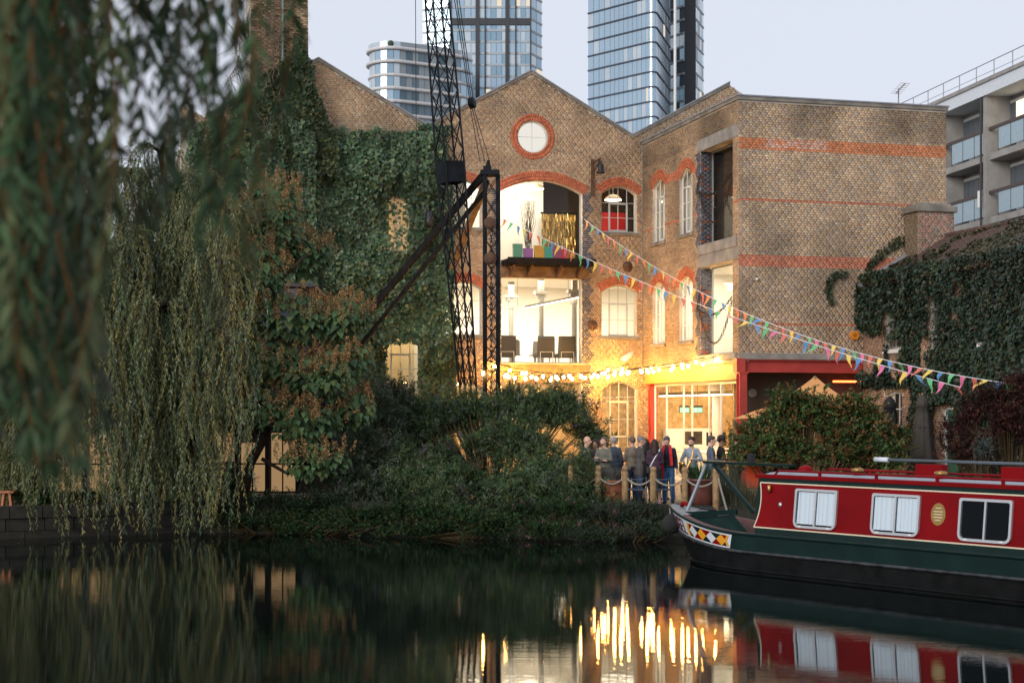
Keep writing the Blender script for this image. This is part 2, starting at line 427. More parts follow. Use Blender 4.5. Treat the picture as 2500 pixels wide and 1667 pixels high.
def build_window(parent, f, o, nv, nh, d=.14, fr=.045, mat='frame_old', cas=None, sill=True, sillmat='stone', name='window'):
    """glazed window set back d in opening o: frame with glazing bars, each pane a child"""
    mb = MB(); x0, x1, z0 = o['x0'], o['x1'], o['z0']; W = x1 - x0
    top = lambda x: ext(o, x)[1]
    mb.pbox(f, x0, x0 + fr, d, d + .05, z0, top(x0) - .002); mb.pbox(f, x1 - fr, x1, d, d + .05, z0, top(x1) - .002)
    mb.pbox(f, x0 + fr, x1 - fr, d, d + .05, z0, z0 + fr)
    n = 10 if o.get('rise', 0) else 1
    for i in range(n):
        a = x0 + W * i / n; b = x0 + W * (i + 1) / n; za, zb = top(a), top(b)
        mb.hexa([f(a, d - .003, za - fr), f(b, d - .003, zb - fr), f(b, d + .053, zb - fr), f(a, d + .053, za - fr), f(a, d - .003, za), f(b, d - .003, zb), f(b, d + .053, zb), f(a, d + .053, za)])
    H = o['zs'] - z0 + o.get('rise', 0) * .8
    bw = fr * .5
    xb = [x0 + W * i / nv for i in range(nv + 1)]; zb_ = [z0 + H * i / nh for i in range(nh)]
    for x in xb[1:-1]: mb.pbox(f, x - bw / 2, x + bw / 2, d + .006, d + .042, z0 + fr, top(x) - fr)
    for z in zb_[1:]: mb.pbox(f, x0 + fr, x1 - fr, d + .009, d + .04, z - bw / 2, z + bw / 2)
    if cas:   # heavier opening casement inside the glazing grid
        i0, i1, k0, k1 = cas; xa, xc_ = xb[i0], xb[i1]; za, zc = zb_[k0] + (fr if k0 == 0 else 0), zb_[k1]
        for (a, b, p, q) in ((xa - .03, xa + .03, za, zc), (xc_ - .03, xc_ + .03, za, zc), (xa - .03, xc_ + .03, za, za + .06), (xa - .03, xc_ + .03, zc - .06, zc)):
            mb.pbox(f, a, b, d - .012, d + .03, p, q)
    wobj = mb.build(name, M[mat], parent)
    for i in range(nv):
        for k in range(nh):
            a, b = xb[i] + bw / 2, xb[i + 1] - bw / 2; p = zb_[k] + bw / 2
            q0 = q1 = (zb_[k + 1] - bw / 2) if k < nh - 1 else None
            if q0 is None: q0, q1 = top(a) - .01, top(b) - .01
            g = MB(); t = .004; dd = d + .022
            g.hexa([f(a, dd, p), f(b, dd, p), f(b, dd + t, p), f(a, dd + t, p), f(a, dd, q0), f(b, dd, q1), f(b, dd + t, q1), f(a, dd + t, q0)])
            g.build('pane', M['glass'], wobj)
    if sill:
        s = MB(); s.pbox(f, x0 - .1, x1 + .1, -.07, d - .004, z0 - .13, z0 - .003); s.build('sill', M[sillmat], wobj, bevel=.01)
    return wobj

def area_light(name, parent, loc, size, power, col=(1, .84, .6), rot=(0, 0, 0), size_y=None):
    d = bpy.data.lights.new(name, 'AREA'); d.energy = power; d.color = col; d.shape = 'RECTANGLE' if size_y else 'SQUARE'; d.size = size
    if size_y: d.size_y = size_y
    o = bpy.data.objects.new(name, d); COL.objects.link(o); o.location = loc; o.rotation_euler = rot
    if parent is not None: o.parent = parent
    return o

# ------------------------------------------------------------------ gabled warehouse
A15 = R(15)
ware = thing('brick_warehouse', 'long yellow brick warehouse with pointed gables, round window and ivy on one half', 'warehouse', (4.92, 58.7, 0), A15)
fW = lambda x, d, z: (x, d, z)
VAL, APX, GW = 13.36, 15.55, 7.85
def gtop(x):
    t = (x + .44) / GW; t = t - math.floor(t); return VAL + (APX - VAL) * (1 - abs(2 * t - 1))
OW = dict(
    big_up=dict(x0=-5.53, x1=-2.385, z0=8.67, zs=11.2, rise=.45, ring=.36),
    big_mid=dict(x0=-5.50, x1=-2.40, z0=4.92, zs=8.04),
    big_low=dict(x0=-5.50, x1=-2.40, z0=GZ, zs=4.2),
    r_up=dict(x0=-1.634, x1=-.25, z0=9.82, zs=11.25, rise=.3, ring=.34),
    r_mid=dict(x0=-1.634, x1=-.25, z0=5.92, zs=7.6, rise=.26, ring=.34),
    r_low=dict(x0=-1.60, x1=-.22, z0=1.5, zs=3.95, rise=.3, ring=.3),
    l_up=dict(x0=-7.62, x1=-6.24, z0=9.82, zs=11.25, rise=.3, ring=.34),
    l_mid=dict(x0=-7.62, x1=-6.24, z0=5.92, zs=7.6, rise=.26, ring=.34),
    l_low=dict(x0=-7.6, x1=-6.22, z0=1.5, zs=3.95, rise=.3, ring=.3),
    i_up=dict(x0=-9.75, x1=-8.95, z0=8.9, zs=10.7, rise=.15, ring=.3),
    i_low=dict(x0=-9.9, x1=-8.54, z0=3.6, zs=5.55, rise=.25, ring=.3),
    round=dict(c=(-4.30, 13.24), r=.585, ring=.26),
)
ops = list(OW.values()); rng = random.Random(11)
wall = wall_shell(fW, -17.0, 7.0, GZ - .3, gtop, ops, .35, [-.44 + GW * .5 * k for k in range(-5, 3)]).build('wall', M['mortar'], ware)
for o_ in ops:
    if 'z0' in o_: o_['sillh'] = .13 if o_ in (OW['r_up'], OW['r_mid'], OW['l_up'], OW['l_mid']) else 0
def colW(x, z, rng):
    for o_ in (OW['big_up'], OW['big_mid'], OW['big_low']):
        if o_['z0'] - .4 < z < o_['zs'] + .1 and (o_['x0'] - .33 - .11 * (int(z / .3) % 2) < x < o_['x1'] + .33 + .11 * (int(z / .3) % 2)): 
            return blueb(rng) if rng.random() < .85 else stock(rng, .3)
    s = mnoise.noise((x * .55, z * .8, 3.1)); return stock(rng, max(0, min(.5, s * .6 + .1)))
def ivyskip(x, z):     # masonry wholly hidden under the ivy needs no single bricks
    return x < -9.0 and z < 12.6 - max(0, (x + 9.5)) * .2 and not (-10.6 < x < -8.0 and 3.3 < z < 6.3)
br = brick_rows(-17.0, 7.0, GZ, APX, gtop, ops, colW, rng, ivyskip)
bo = link_mesh('brickwork', brick_mesh('brickwork', fW, br, rng), M['brick'], wall); bo['kind'] = 'stuff'
P, cs = [], []
for k, o_ in OW.items():
    if o_.get('ring') and k not in ('i_up', 'i_low'):
        p, c = arch_bricks(fW, o_, rng, redb if k[2:] != 'low' else stock, 3 if 'c' not in o_ else 2); P += p; cs += c
ab = link_mesh('arch_brickwork', hexa_mesh('arch_brickwork', P, cs), M['brick'], wall); ab['kind'] = 'stuff'
# coping along each gable slope
for k in range(-5, 2):
    xa = -.44 + GW * .5 * k; xb_ = xa + GW * .5
    if xb_ > 7 or xa < -16.9: continue
    mb = MB(); za, zb = gtop(xa + 1e-4 if k % 2 == 0 else xa), gtop(xb_ - 1e-4)
    if k % 2: za = gtop(xa)
    mb.hexa([fW(xa, -.07, za), fW(xb_, -.07, zb), fW(xb_, .4, zb), fW(xa, .4, za), fW(xa, -.07, za + .10), fW(xb_, -.07, zb + .10), fW(xb_, .4, zb + .10), fW(xa, .4, za + .10)])
    mb.build('gable_coping', M['stone'], ware)
    mb = MB(); mb.hexa([fW(xa, -.1, za + .102), fW(xb_, -.1, zb + .102), fW(xb_, .45, zb + .102), fW(xa, .45, za + .102), fW(xa, -.1, za + .15), fW(xb_, -.1, zb + .15), fW(xb_, .45, zb + .15), fW(xa, .45, za + .15)])
    mb.build('lead_flashing', M['lead'], ware)
    mb = MB(); mb.hexa([fW(xa, .45, za - .25), fW(xb_, .45, zb - .25), fW(xb_, 18, zb - .25), fW(xa, 18, za - .25), fW(xa, .45, za - .08), fW(xb_, .45, zb - .08), fW(xb_, 18, zb - .08), fW(xa, 18, za - .08)])
    mb.build('roof_slope', M['slate'], ware)
# windows
build_window(ware, fW, OW['r_up'], 4, 3, cas=(1, 3, 0, 2), name='window')
build_window(ware, fW, OW['r_mid'], 4, 3, cas=(1, 3, 0, 2))
build_window(ware, fW, OW['r_low'], 4, 4, cas=(1, 3, 1, 3), sill=False)
build_window(ware, fW, OW['l_up'], 4, 3); build_window(ware, fW, OW['l_mid'], 4, 3); build_window(ware, fW, OW['l_low'], 4, 4, sill=False)
build_window(ware, fW, OW['i_low'], 4, 4, cas=(1, 3, 0, 3), sill=False); build_window(ware, fW, OW['i_up'], 2, 4, sill=False)
for key, hs_ in (('big_up', (.0, .5)), ('big_mid', (.0, .47)), ('big_low', (0, .55))):
    o_ = OW[key]; x0, x1, z0 = o_['x0'], o_['x1'], o_['z0']; d = .24
    mb = MB(); mb.pbox(fW, x0, x0 + .035, d, d + .05, z0, o_['zs']); mb.pbox(fW, x1 - .035, x1, d, d + .05, z0, o_['zs']); mb.pbox(fW, x0, x1, d - .01, d + .06, z0, z0 + .04)
    wo_ = mb.build('glazed_opening', M['frame_grey'], ware)
    xm = x0 + (x1 - x0) * hs_[1]
    for a, b in ((x0 + .035, xm - .006), (xm + .006, x1 - .035)):
        gz = MB(); n = 8
        for i in range(n):
            p = a + (b - a) * i / n; q = a + (b - a) * (i + 1) / n
            gz.add([fW(p, d + .02, z0 + .04), fW(q, d + .02, z0 + .04), fW(q, d + .02, ext(o_, q)[1] - .01), fW(p, d + .02, ext(o_, p)[1] - .01)], [(0, 1, 2, 3)])
        gz.build('pane', M['glass'], wo_)
# round window
mb = MB(); n = 32; cx, cz, rr = -4.30, 13.24, .585
for i in range(n):
    a0, a1 = 2 * math.pi * i / n, 2 * math.pi * (i + 1) / n
    q = lambda r_, a, d: fW(cx + r_ * math.cos(a), d, cz + r_ * math.sin(a))
    mb.hexa([q(rr - .05, a0, .1), q(rr - .05, a1, .1), q(rr - .05, a1, .16), q(rr - .05, a0, .16), q(rr, a0, .1), q(rr, a1, .1), q(rr, a1, .16), q(rr, a0, .16)])
mb.pbox(fW, cx - .012, cx + .012, .115, .15, cz - rr + .05, cz + rr - .05); mb.pbox(fW, cx - rr + .05, cx + rr - .05, .118, .147, cz - .012, cz + .012)
ro = mb.build('round_window', M['frame_white'], ware)
M['blind'] = emat('lit_blind', (1, .95, .86), .62)
for qd in range(4):
    g = MB(); pts = [fW(cx, .132, cz)] + [fW(cx + (rr - .05) * math.cos(a), .132, cz + (rr - .05) * math.sin(a)) for a in [math.pi / 2 * (qd + i / 8) for i in range(9)]]
    g.poly(pts); g.build('pane', M['glass'], ro)
bl = MB(); bl.poly([fW(cx + .58 * math.cos(a * math.pi / 16), .3, cz + .58 * math.sin(a * math.pi / 16)) for a in range(32)]); bl.build('blind', M['blind'], ro)
# loading platforms of timber and iron under the two big upper openings
lp = MB(); lp.pbox(fW, -5.5, -2.15, -.75, .2, 8.47, 8.655); lp.pbox(fW, -5.45, -2.1, -.8, -.72, 8.5, 8.72)
lo = lp.build('loading_platform', M['dark_timber'], ware)
for x in (-5.2, -4.5, -3.4, -2.6):
    b = MB(); b.bar(fW(x, -.7, 8.47), fW(x, -.02, 8.1), .07); b.bar(fW(x, -.04, 8.5), fW(x, -.04, 8.06), .06); b.build('bracket', M['rust'], lo)
lt = MB(); lt.pbox(fW, -5.75, -2.15, -.03, .3, 8.045, 8.46); lt.build('lintel', M['timber'], ware)
l2 = MB(); l2.pbox(fW, -5.7, -2.2, -.06, .3, 4.21, 4.88); l2.build('lintel', M['timber'], ware)
l3 = MB(); l3.pbox(fW, -5.55, -2.35, -.22, .23, 4.86, 4.915); l3.build('threshold', M['concrete'], ware)
# wall anchors, downpipe, camera
for (x, z) in ((-.62, 8.55), (-2.0, 6.35)):
    mb = MB(); Mx = Matrix.Rotation(R(90), 3, 'X'); mb.lathe([(.2, 0), (.2, .02), (.12, .045), (.05, .07), (.05, .1)], fW(x, -.005, z), 14, M=Mx); mb.build('anchor_plate', M['rust'], ware, True)
dp = MB(); dp.tube([fW(-.06, -.06, 13.2), fW(-.06, -.06, 4.6)], .012, 6); dp.build('conduit', M['frame_grey'], ware)
M['inner_brick'] = pmat('inner_brick', (.42, .26, .11), .9, var=.35, scale=6, bump=.5)
M['cream_wall'] = pmat('cream_wall', (.7, .55, .3), .9)
# interior: slabs, back wall, partitions
def roombox(parent, name, x0, x1, y0, y1, z0, z1, mat): MB().box(x0, x1, y0, y1, z0, z1).build(name, M[mat], parent)
roombox(ware, 'floor_slab', -8.04, 4.0, .36, 7, 4.55, 4.85, 'room_floor'); roombox(ware, 'floor_slab', -16.9, 4.0, .36, 7, 8.25, 8.6, 'room_white')
roombox(ware, 'ceiling', -16.9, 4.0, .36, 7, 12.6, 12.75, 'room_white')
roombox(ware, 'ceiling', -8.04, 4.0, .36, 7, 4.40, 4.548, 'room_white')
roombox(ware, 'inner_floor', -16.9, 3.88, .36, 7, 8.602, 8.64, 'room_floor')
roombox(ware, 'inner_wall', -16.9, 4.05, 7.0, 7.2, 4.6, 12.6, 'room_white'); roombox(ware, 'inner_wall', -8.04, 4.05, 3.4, 3.6, GZ, 4.39, 'inner_brick'); roombox(ware, 'inner_wall', -16.9, -8.21, 2.8, 3.0, GZ, 8.24, 'cream_wall')
roombox(ware, 'inner_wall', -8.2, -8.05, .36, 6.99, GZ, 12.59, 'room_white')
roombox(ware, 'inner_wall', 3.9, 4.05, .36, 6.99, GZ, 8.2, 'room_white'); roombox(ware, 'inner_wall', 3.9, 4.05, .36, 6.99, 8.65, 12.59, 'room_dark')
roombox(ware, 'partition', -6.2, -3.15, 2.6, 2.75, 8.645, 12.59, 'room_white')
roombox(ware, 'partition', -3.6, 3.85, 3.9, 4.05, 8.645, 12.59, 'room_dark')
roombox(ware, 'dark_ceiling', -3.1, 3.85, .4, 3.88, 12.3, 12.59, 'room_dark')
LW = (1, .87, .66)
for (x, y, z, p, sx, sy) in ((-4.9, 1.4, 12.4, 85, 1.6, 1.2), (-4.2, 3.2, 8.15, 420, 3.5, 3.5), (0.4, 3.0, 8.15, 300, 2.6, 3.4), (-7, 2.5, 8.15, 120, 1.5, 2), (-7, 2, 12.4, 90, 1.5, 2),
                             (-4.2, 1.9, 4.35, 170, 3.5, 2), (-.6, 1.8, 4.35, 80, 2.5, 2), (-7, 2.0, 4.35, 50, 1.5, 2), (-9.6, 1.7, 8.15, 110, 2, 2), (-.6, 1.2, 12.25, 22, 1, 1)):
    area_light('room_lamp', ware, (x, y, z), sx, p, LW, size_y=sy)

area_light('room_lamp', ware, (-9.0, 1.5, 12.3), 2, 260, (1, .55, .16), size_y=1.5)
# ------------------------------------------------------------------ projecting wing
wing = thing('brick_wing', 'flat-topped brick wing with red brick bands over a red steel ground floor frame', 'building', (7.24, 50.0, 0), A15)
fF = lambda x, d, z: (x, d, z)           # front wall, x along u
fL = lambda x, d, z: (d, x, z)           # side wall facing left, x along v
WT, WB, WU, WV = 13.1, 5.02, 7.42, 9.0
side_ops = dict(door_up=dict(x0=.45, x1=3.25, z0=8.78, zs=11.95), door_lo=dict(x0=.45, x1=3.25, z0=5.04, zs=8.02),
                w1=dict(x0=3.93, x1=5.25, z0=9.32, zs=11.3, rise=.3, ring=.36), w2=dict(x0=6.64, x1=7.96, z0=9.32, zs=11.3, rise=.3, ring=.36),
                w3=dict(x0=3.93, x1=5.25, z0=5.6, zs=7.55, rise=.28, ring=.36), w4=dict(x0=6.64, x1=7.96, z0=5.6, zs=7.55, rise=.28, ring=.36))
for k in ('w1', 'w2', 'w3', 'w4'): side_ops[k]['sillh'] = .13
for k in ('door_up', 'door_lo'): side_ops[k]['sillh'] = .0
so = list(side_ops.values()); flat = lambda x: WT
wallF = wall_shell(fF, .36, WU, WB, flat, []).build('wall', M['mortar'], wing)
wallS = wall_shell(fL, 0.0, WV, 4.75, flat, so, .36).build('wall', M['mortar'], wing)
def colF(x, z, rng):
    if 11.53 < z < 11.91:
        if 1.0 < x < 3.1 and 11.6 < z and rng.random() < .8: j = rng.uniform(.9, 1.1); return (.6 * j, .33 * j, .24 * j)
        return tuple(v * f for v, f in zip(redb(rng), (1.18, 1.25, .9)))
    if 7.81 < z < 8.17 or 9.86 < z < 9.935 or 5.93 < z < 6.01: return redb(rng)
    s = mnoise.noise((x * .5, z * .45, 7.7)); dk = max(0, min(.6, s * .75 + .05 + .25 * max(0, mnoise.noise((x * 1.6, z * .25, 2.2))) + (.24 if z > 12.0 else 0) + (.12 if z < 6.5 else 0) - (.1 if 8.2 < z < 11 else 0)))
    c = tuple(v * 1.15 for v in stock(rng, dk))
    if rng.random() < .3: c = tuple(a * .5 + b * .5 for a, b in zip(c, (.33 * (1 - dk), .275 * (1 - dk), .235 * (1 - dk))))
    return c
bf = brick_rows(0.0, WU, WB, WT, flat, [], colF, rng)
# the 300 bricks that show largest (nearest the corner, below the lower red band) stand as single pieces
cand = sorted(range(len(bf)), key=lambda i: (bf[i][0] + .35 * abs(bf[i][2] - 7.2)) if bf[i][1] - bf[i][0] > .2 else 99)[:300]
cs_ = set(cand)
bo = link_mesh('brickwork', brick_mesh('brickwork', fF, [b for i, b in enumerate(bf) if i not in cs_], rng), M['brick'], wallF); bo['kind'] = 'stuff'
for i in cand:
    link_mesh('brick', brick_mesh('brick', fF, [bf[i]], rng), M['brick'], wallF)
def colS(x, z, rng):
    for o_ in (side_ops['door_up'], side_ops['door_lo']):
        if o_['z0'] - .1 < z < o_['zs'] and o_['x1'] < x < o_['x1'] + .34 + .11 * (int(z / .3) % 2): return blueb(rng)
    if 9.86 < z < 9.935: return redb(rng)
    if 11.3 < z < 11.62 and 3.6 < x < 8.2: return redb(rng)
    if 7.4 < z < 7.75 and 3.6 < x < 8.2 and rng.random() < .5: return redb(rng)
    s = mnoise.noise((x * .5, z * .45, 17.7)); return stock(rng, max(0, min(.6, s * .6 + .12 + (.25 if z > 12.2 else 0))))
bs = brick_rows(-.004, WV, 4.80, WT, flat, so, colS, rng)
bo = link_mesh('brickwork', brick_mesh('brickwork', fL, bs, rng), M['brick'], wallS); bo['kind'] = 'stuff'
# reveals of the loading doors faced in dark engineering brick
P, cs = [], []
for k in ('door_up', 'door_lo'):
    o_ = side_ops[k]; z = o_['z0'] + .02
    while z < o_['zs'] - .05:
        i = 0; x = .012 - (.11 if int(z / BH) % 2 else 0)
        while x < .40:
            a, b = max(x, .01) + .004, min(x + .215, .405); x += .225
            if b - a > .03:
                e = o_['x1'] - .012
                P.append([(a, e, z), (b, e, z), (b, e + .05, z), (a, e + .05, z), (a, e, z + .066), (b, e, z + .066), (b, e + .05, z + .066), (a, e + .05, z + .066)]); cs.append(blueb(rng) if rng.random() < .88 else tuple(v * .5 for v in redb(rng)))
        z += BH
rv = link_mesh('reveal_brickwork', hexa_mesh('reveal_brickwork', P, cs), M['brick'], wallS); rv['kind'] = 'stuff'
P, cs = [], []
for k in ('w1', 'w2', 'w3', 'w4'):
    p, c = arch_bricks(fL, side_ops[k], rng, redb, 3); P += p; cs += c
ab = link_mesh('arch_brickwork', hexa_mesh('arch_brickwork', P, cs), M['brick'], wallS); ab['kind'] = 'stuff'
for k in ('w1', 'w2', 'w3', 'w4'): build_window(wing, fL, side_ops[k], 3, 4, cas=(1, 2, 0, 3), d=.12, mat='frame_white')
for k in ('door_up', 'door_lo'):
    o_ = side_ops[k]; d = .41; mb = MB()
    mb.pbox(fL, o_['x0'], o_['x0'] + .05, d, d + .06, o_['z0'], o_['zs']); mb.pbox(fL, o_['x1'] - .05, o_['x1'], d, d + .06, o_['z0'], o_['zs'])
    mb.pbox(fL, o_['x0'], o_['x1'], d - .005, d + .065, o_['zs'] - .05, o_['zs']); mb.pbox(fL, o_['x0'], o_['x1'], d - .005, d + .065, o_['z0'], o_['z0'] + .06)
    do = mb.build('loading_door', M['frame_grey'], wing)
    xm = o_['x0'] + 1.3
    for a, b in ((o_['x0'] + .05, xm - .01), (xm + .01, o_['x1'] - .05)):
        g = MB(); g.pbox(fL, a, b, d + .02, d + .028, o_['z0'] + .06, o_['zs'] - .05); g.build('pane', M['glass'], do)
    h = MB(); zc = o_['z0'] + 1.25; h.tube([fL(2.9, d - .0, zc), fL(2.9, d - .07, zc + .03), fL(2.9, d - .07, zc + .45), fL(2.9, d, zc + .48)], .018); h.build('handle', M['iron_grey'], do)
    for (z0_, z1_) in ((o_['zs'] + .004, o_['zs'] + .4),):
        l = MB(); l.pbox(fL, o_['x0'] - .43, o_['x1'] + .25, -.03, .4, z0_, z1_); l.build('lintel', M['concrete'], wing, bevel=.01)
sl = MB(); sl.pbox(fL, .1, 3.4, -.05, .42, 8.43, 8.775); sl.build('door_slab', M['concrete'], wing, bevel=.01)
sl = MB(); sl.pbox(fL, .1, 3.4, -.10, .42, 4.83, 5.03); sl.build('door_slab', M['concrete'], wing, bevel=.01)
# chains across the loading doors
M['chain'] = pmat('chain', (.045, .03, .022), .6, metal=.6, var=.4)
def chain(parent, pts, r=.028, step=.10, name='chain'):
    mb = MB(); pts = [Vector(p) for p in pts]; acc = []; 
    for a, b in zip(pts, pts[1:]):
        n = max(1, int((b - a).length / step))
        acc += [(a + (b - a) * i / n, (b - a).normalized()) for i in range(n)]
    for i, (p, d) in enumerate(acc):
        s = Vector((0, 0, 1)).cross(d); s = s.normalized() if s.length > .1 else Vector((1, 0, 0))
        if i % 2: s = d.cross(s).normalized()
        ring = [p + d * (step * .75 * math.cos(t)) + s * (.035 * math.sin(t)) for t in [2 * math.pi * k / 8 for k in range(9)]]
        mb.tube(ring, r * .42, 4, cap=False)
    return mb.build(name, M['chain'], parent)
def sagpts(a, b, sag, n=14):
    a = Vector(a); b = Vector(b); return [a.lerp(b, i / n) - Vector((0, 0, sag * 4 * (i / n) * (1 - i / n))) for i in range(n + 1)]
for z in (10.6, 6.6):
    chain(wing, sagpts((-.04, 3.3, z), (-.04, .42, z + .25), .35)); chain(wing, sagpts((-.04, 3.25, z - .05), (-.04, .42, z + .15), 1.25))
    chain(wing, sagpts((-.05, 3.45, z), (-.05, 3.05, z + .6), -.1, 6))
# parapet
cp = MB(); cp.box(-.06, WU + .05, -.06, .42, WT + .002, WT + .12); cp.box(-.06, .44, .42, WV, WT + .002, WT + .12); cp.build('parapet_coping', M['stone'], wing)
cp = MB(); cp.box(-.09, WU + .08, -.09, .46, WT + .122, WT + .165); cp.box(-.09, .48, .46, WV, WT + .122, WT + .165); cp.build('lead_capping', M['lead'], wing)
MB().box(.36, WU, .36, WV, WT - .5, WT - .35).build('roof_deck', M['slate'], wing)
MB().box(WU - .35, WU, .36, WV, WB, WT - .01).build('wall', M['mortar'], wing)
# concrete band and riveted red steel frame
MB().box(.02, WU, -.05, .36, 4.81, WB - .002).build('concrete_band', M['concrete'], wing, bevel=.015)
def ibeam(f, x0, x1, z0, z1, name, mat=None):
    b = MB(); b.pbox(f, x0, x1, .10, .16, z0 + .03, z1 - .03); b.pbox(f, x0, x1, 0.0, .34, z1 - .03, z1); b.pbox(f, x0, x1, 0.0, .34, z0, z0 + .03)
    return b.build(name, mat or M['red_steel'], wing)
b1 = ibeam(lambda x, d, z: (x, d - .02, z), .06, WU, 4.40, 4.805, 'steel_beam'); b2 = ibeam(lambda x, d, z: (d - .06, x, z), .3, 8.9, 4.16, 4.74, 'steel_beam', M['glow_tinted_steel'])
for x in (.7, 2.3, 3.9, 5.4):
    q = MB(); q.sphere((x, .085, 4.6), .022, 6); q.build('rivet', M['red_steel'], b1, True)
for y in (1.6, 1.78, 3.3, 3.48, 5.0, 5.18, 6.8, 6.98):
    for z in (4.32, 4.55):
        q = MB(); q.sphere((.045, y, z), .022, 6); q.build('rivet', M['glow_tinted_steel'], b2, True)
def col_(x, y, ztop):
    b = MB(); b.box(x - .13, x + .13, y - .01, y + .02, GZ, ztop); b.box(x - .13, x + .13, y + .24, y + .27, GZ, ztop); b.box(x - .015, x + .015, y + .02, y + .24, GZ, ztop)
    b.box(x - .16, x + .16, y - .05, y + .31, ztop - .05, ztop); b.box(x - .2, x + .2, y - .08, y + .34, GZ, GZ + .04)
    c = b.build('steel_column', M['red_steel'], wing)
    for i in (-1, 1):
        for k in range(5):
            q = MB(); q.sphere((x + i * .07, y - .012, ztop - .16 - k * .1), .018, 6); q.build('rivet', M['red_steel'], c, True)
col_(.14, -.05, 4.40); col_(.2, 8.35, 4.16)
MB().box(-.1, .2, -.09, .2, 4.405, 4.84).build('steel_cap', M['red_steel'], wing)
# wing interior and ground floor
roombox(wing, 'floor_slab', .37, WU - .36, .37, WV, 4.82, 5.0, 'room_floor'); roombox(wing, 'floor_slab', .37, WU - .36, .37, WV, 8.3, 8.75, 'room_white')
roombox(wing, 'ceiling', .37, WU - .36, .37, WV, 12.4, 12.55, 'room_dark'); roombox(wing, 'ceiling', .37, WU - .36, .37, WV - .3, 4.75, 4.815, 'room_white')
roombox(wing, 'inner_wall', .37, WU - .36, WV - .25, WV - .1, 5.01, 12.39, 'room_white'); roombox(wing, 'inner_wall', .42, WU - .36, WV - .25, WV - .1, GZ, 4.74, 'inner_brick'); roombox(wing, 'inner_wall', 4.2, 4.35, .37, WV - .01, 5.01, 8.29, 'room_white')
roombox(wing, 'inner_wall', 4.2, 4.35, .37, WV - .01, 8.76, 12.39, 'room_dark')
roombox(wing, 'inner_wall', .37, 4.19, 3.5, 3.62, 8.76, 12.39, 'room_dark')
roombox(wing, 'inner_wall', 3.9, 4.05, 1.5, 8.7, GZ, 4.74, 'inner_brick'); roombox(wing, 'inner_wall', .42, 4.04, 1.35, 1.48, GZ, 4.74, 'inner_brick')
for (x, y, z, p, sx, sy, c) in ((2.2, 2.2, 8.25, 170, 2, 2, LW), (2, 6, 8.25, 170, 2, 4, LW), (2, 6.2, 12.3, 50, 2, 3, LW), (2, 6, 4.7, 230, 2, 4, (1, .78, .48)), (2.5, 1.6, 12.2, 1.5, 1, 1, LW)):
    area_light('room_lamp', wing, (x, y, z), sx, p, c, size_y=sy)
# glazed shopfront below the side beam
sf = MB(); d = .18
for y in (.42, 1.9, 2.95, 4.5, 5.3, 7.0, 8.2): sf.box(d, d + .05, y - .025, y + .025, GZ, 4.15)
sf.box(d, d + .05, .42, 8.2, 4.05, 4.14); sf.box(d - .005, d + .055, .42, 8.2, GZ, GZ + .1); sf.box(d - .004, d + .054, .42, 8.2, 1.9, 1.94)
so_ = sf.build('shopfront_frame', M['frame_white'], wing)
ys = (.42, 1.9, 2.95, 4.5, 5.3, 7.0, 8.2)
for a, b in zip(ys, ys[1:]):
    for p, q in ((.82, 1.89), (1.95, 4.04)): MB().box(d + .02, d + .028, a + .03, b - .03, p, q).build('pane', M['glass'], so_)
# dark covered bay under the front beam, lit dimly by a red heater
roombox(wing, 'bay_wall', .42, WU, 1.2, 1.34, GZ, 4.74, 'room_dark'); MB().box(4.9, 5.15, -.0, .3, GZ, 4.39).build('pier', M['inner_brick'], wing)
MB().box(2.2, 4.8, .95, 1.08, GZ, 3.6).build('timber_screen', M['timber'], wing)
hb = MB().box(3.6, 4.7, .5, .6, 4.1, 4.16).build('heater_bar', emat('heater', (1, .12, .03), 6), wing)
ms = MB(); ms.lathe([(.13, 0), (.15, .03), (.13, .06)], (1.0, 1.19, 3.75), 16, M=Matrix.Rotation(R(90), 3, 'X')); ms.build('crescent_sign', M['iron_grey'], wing)
# corner quoin overlap: roof aerial, alarm box, small camera on the front
def inframe(o, fr): o.location = fr.location; o.rotation_euler = fr.rotation_euler; return o
al = MB(); hx = [(.17 * math.cos(R(60 * i)), .15 * math.sin(R(60 * i))) for i in range(6)]
al.add([(4.05 + x, -.10, 5.62 + z) for x, z in hx] + [(4.05 + x, 0, 5.62 + z) for x, z in hx], [(5, 4, 3, 2, 1, 0), (6, 7, 8, 9, 10, 11)] + [(i, (i + 1) % 6, 6 + (i + 1) % 6, 6 + i) for i in range(6)])
alarm = inframe(thing('alarm_box', 'orange hexagonal alarm box high on the plain brick wall', 'alarm'), wing)
al.build('case', pmat('alarm_orange', (.75, .25, .02), .4), alarm)
t = MB()
for (x0, x1, z) in ((-.02, .02, 5.69), (-.09, .09, 5.64), (-.07, .06, 5.605), (-.06, .06, 5.55)): t.box(4.05 + x0, 4.05 + x1, -.104, -.1005, z, z + .018)
t.build('lettering', M['black'], alarm)
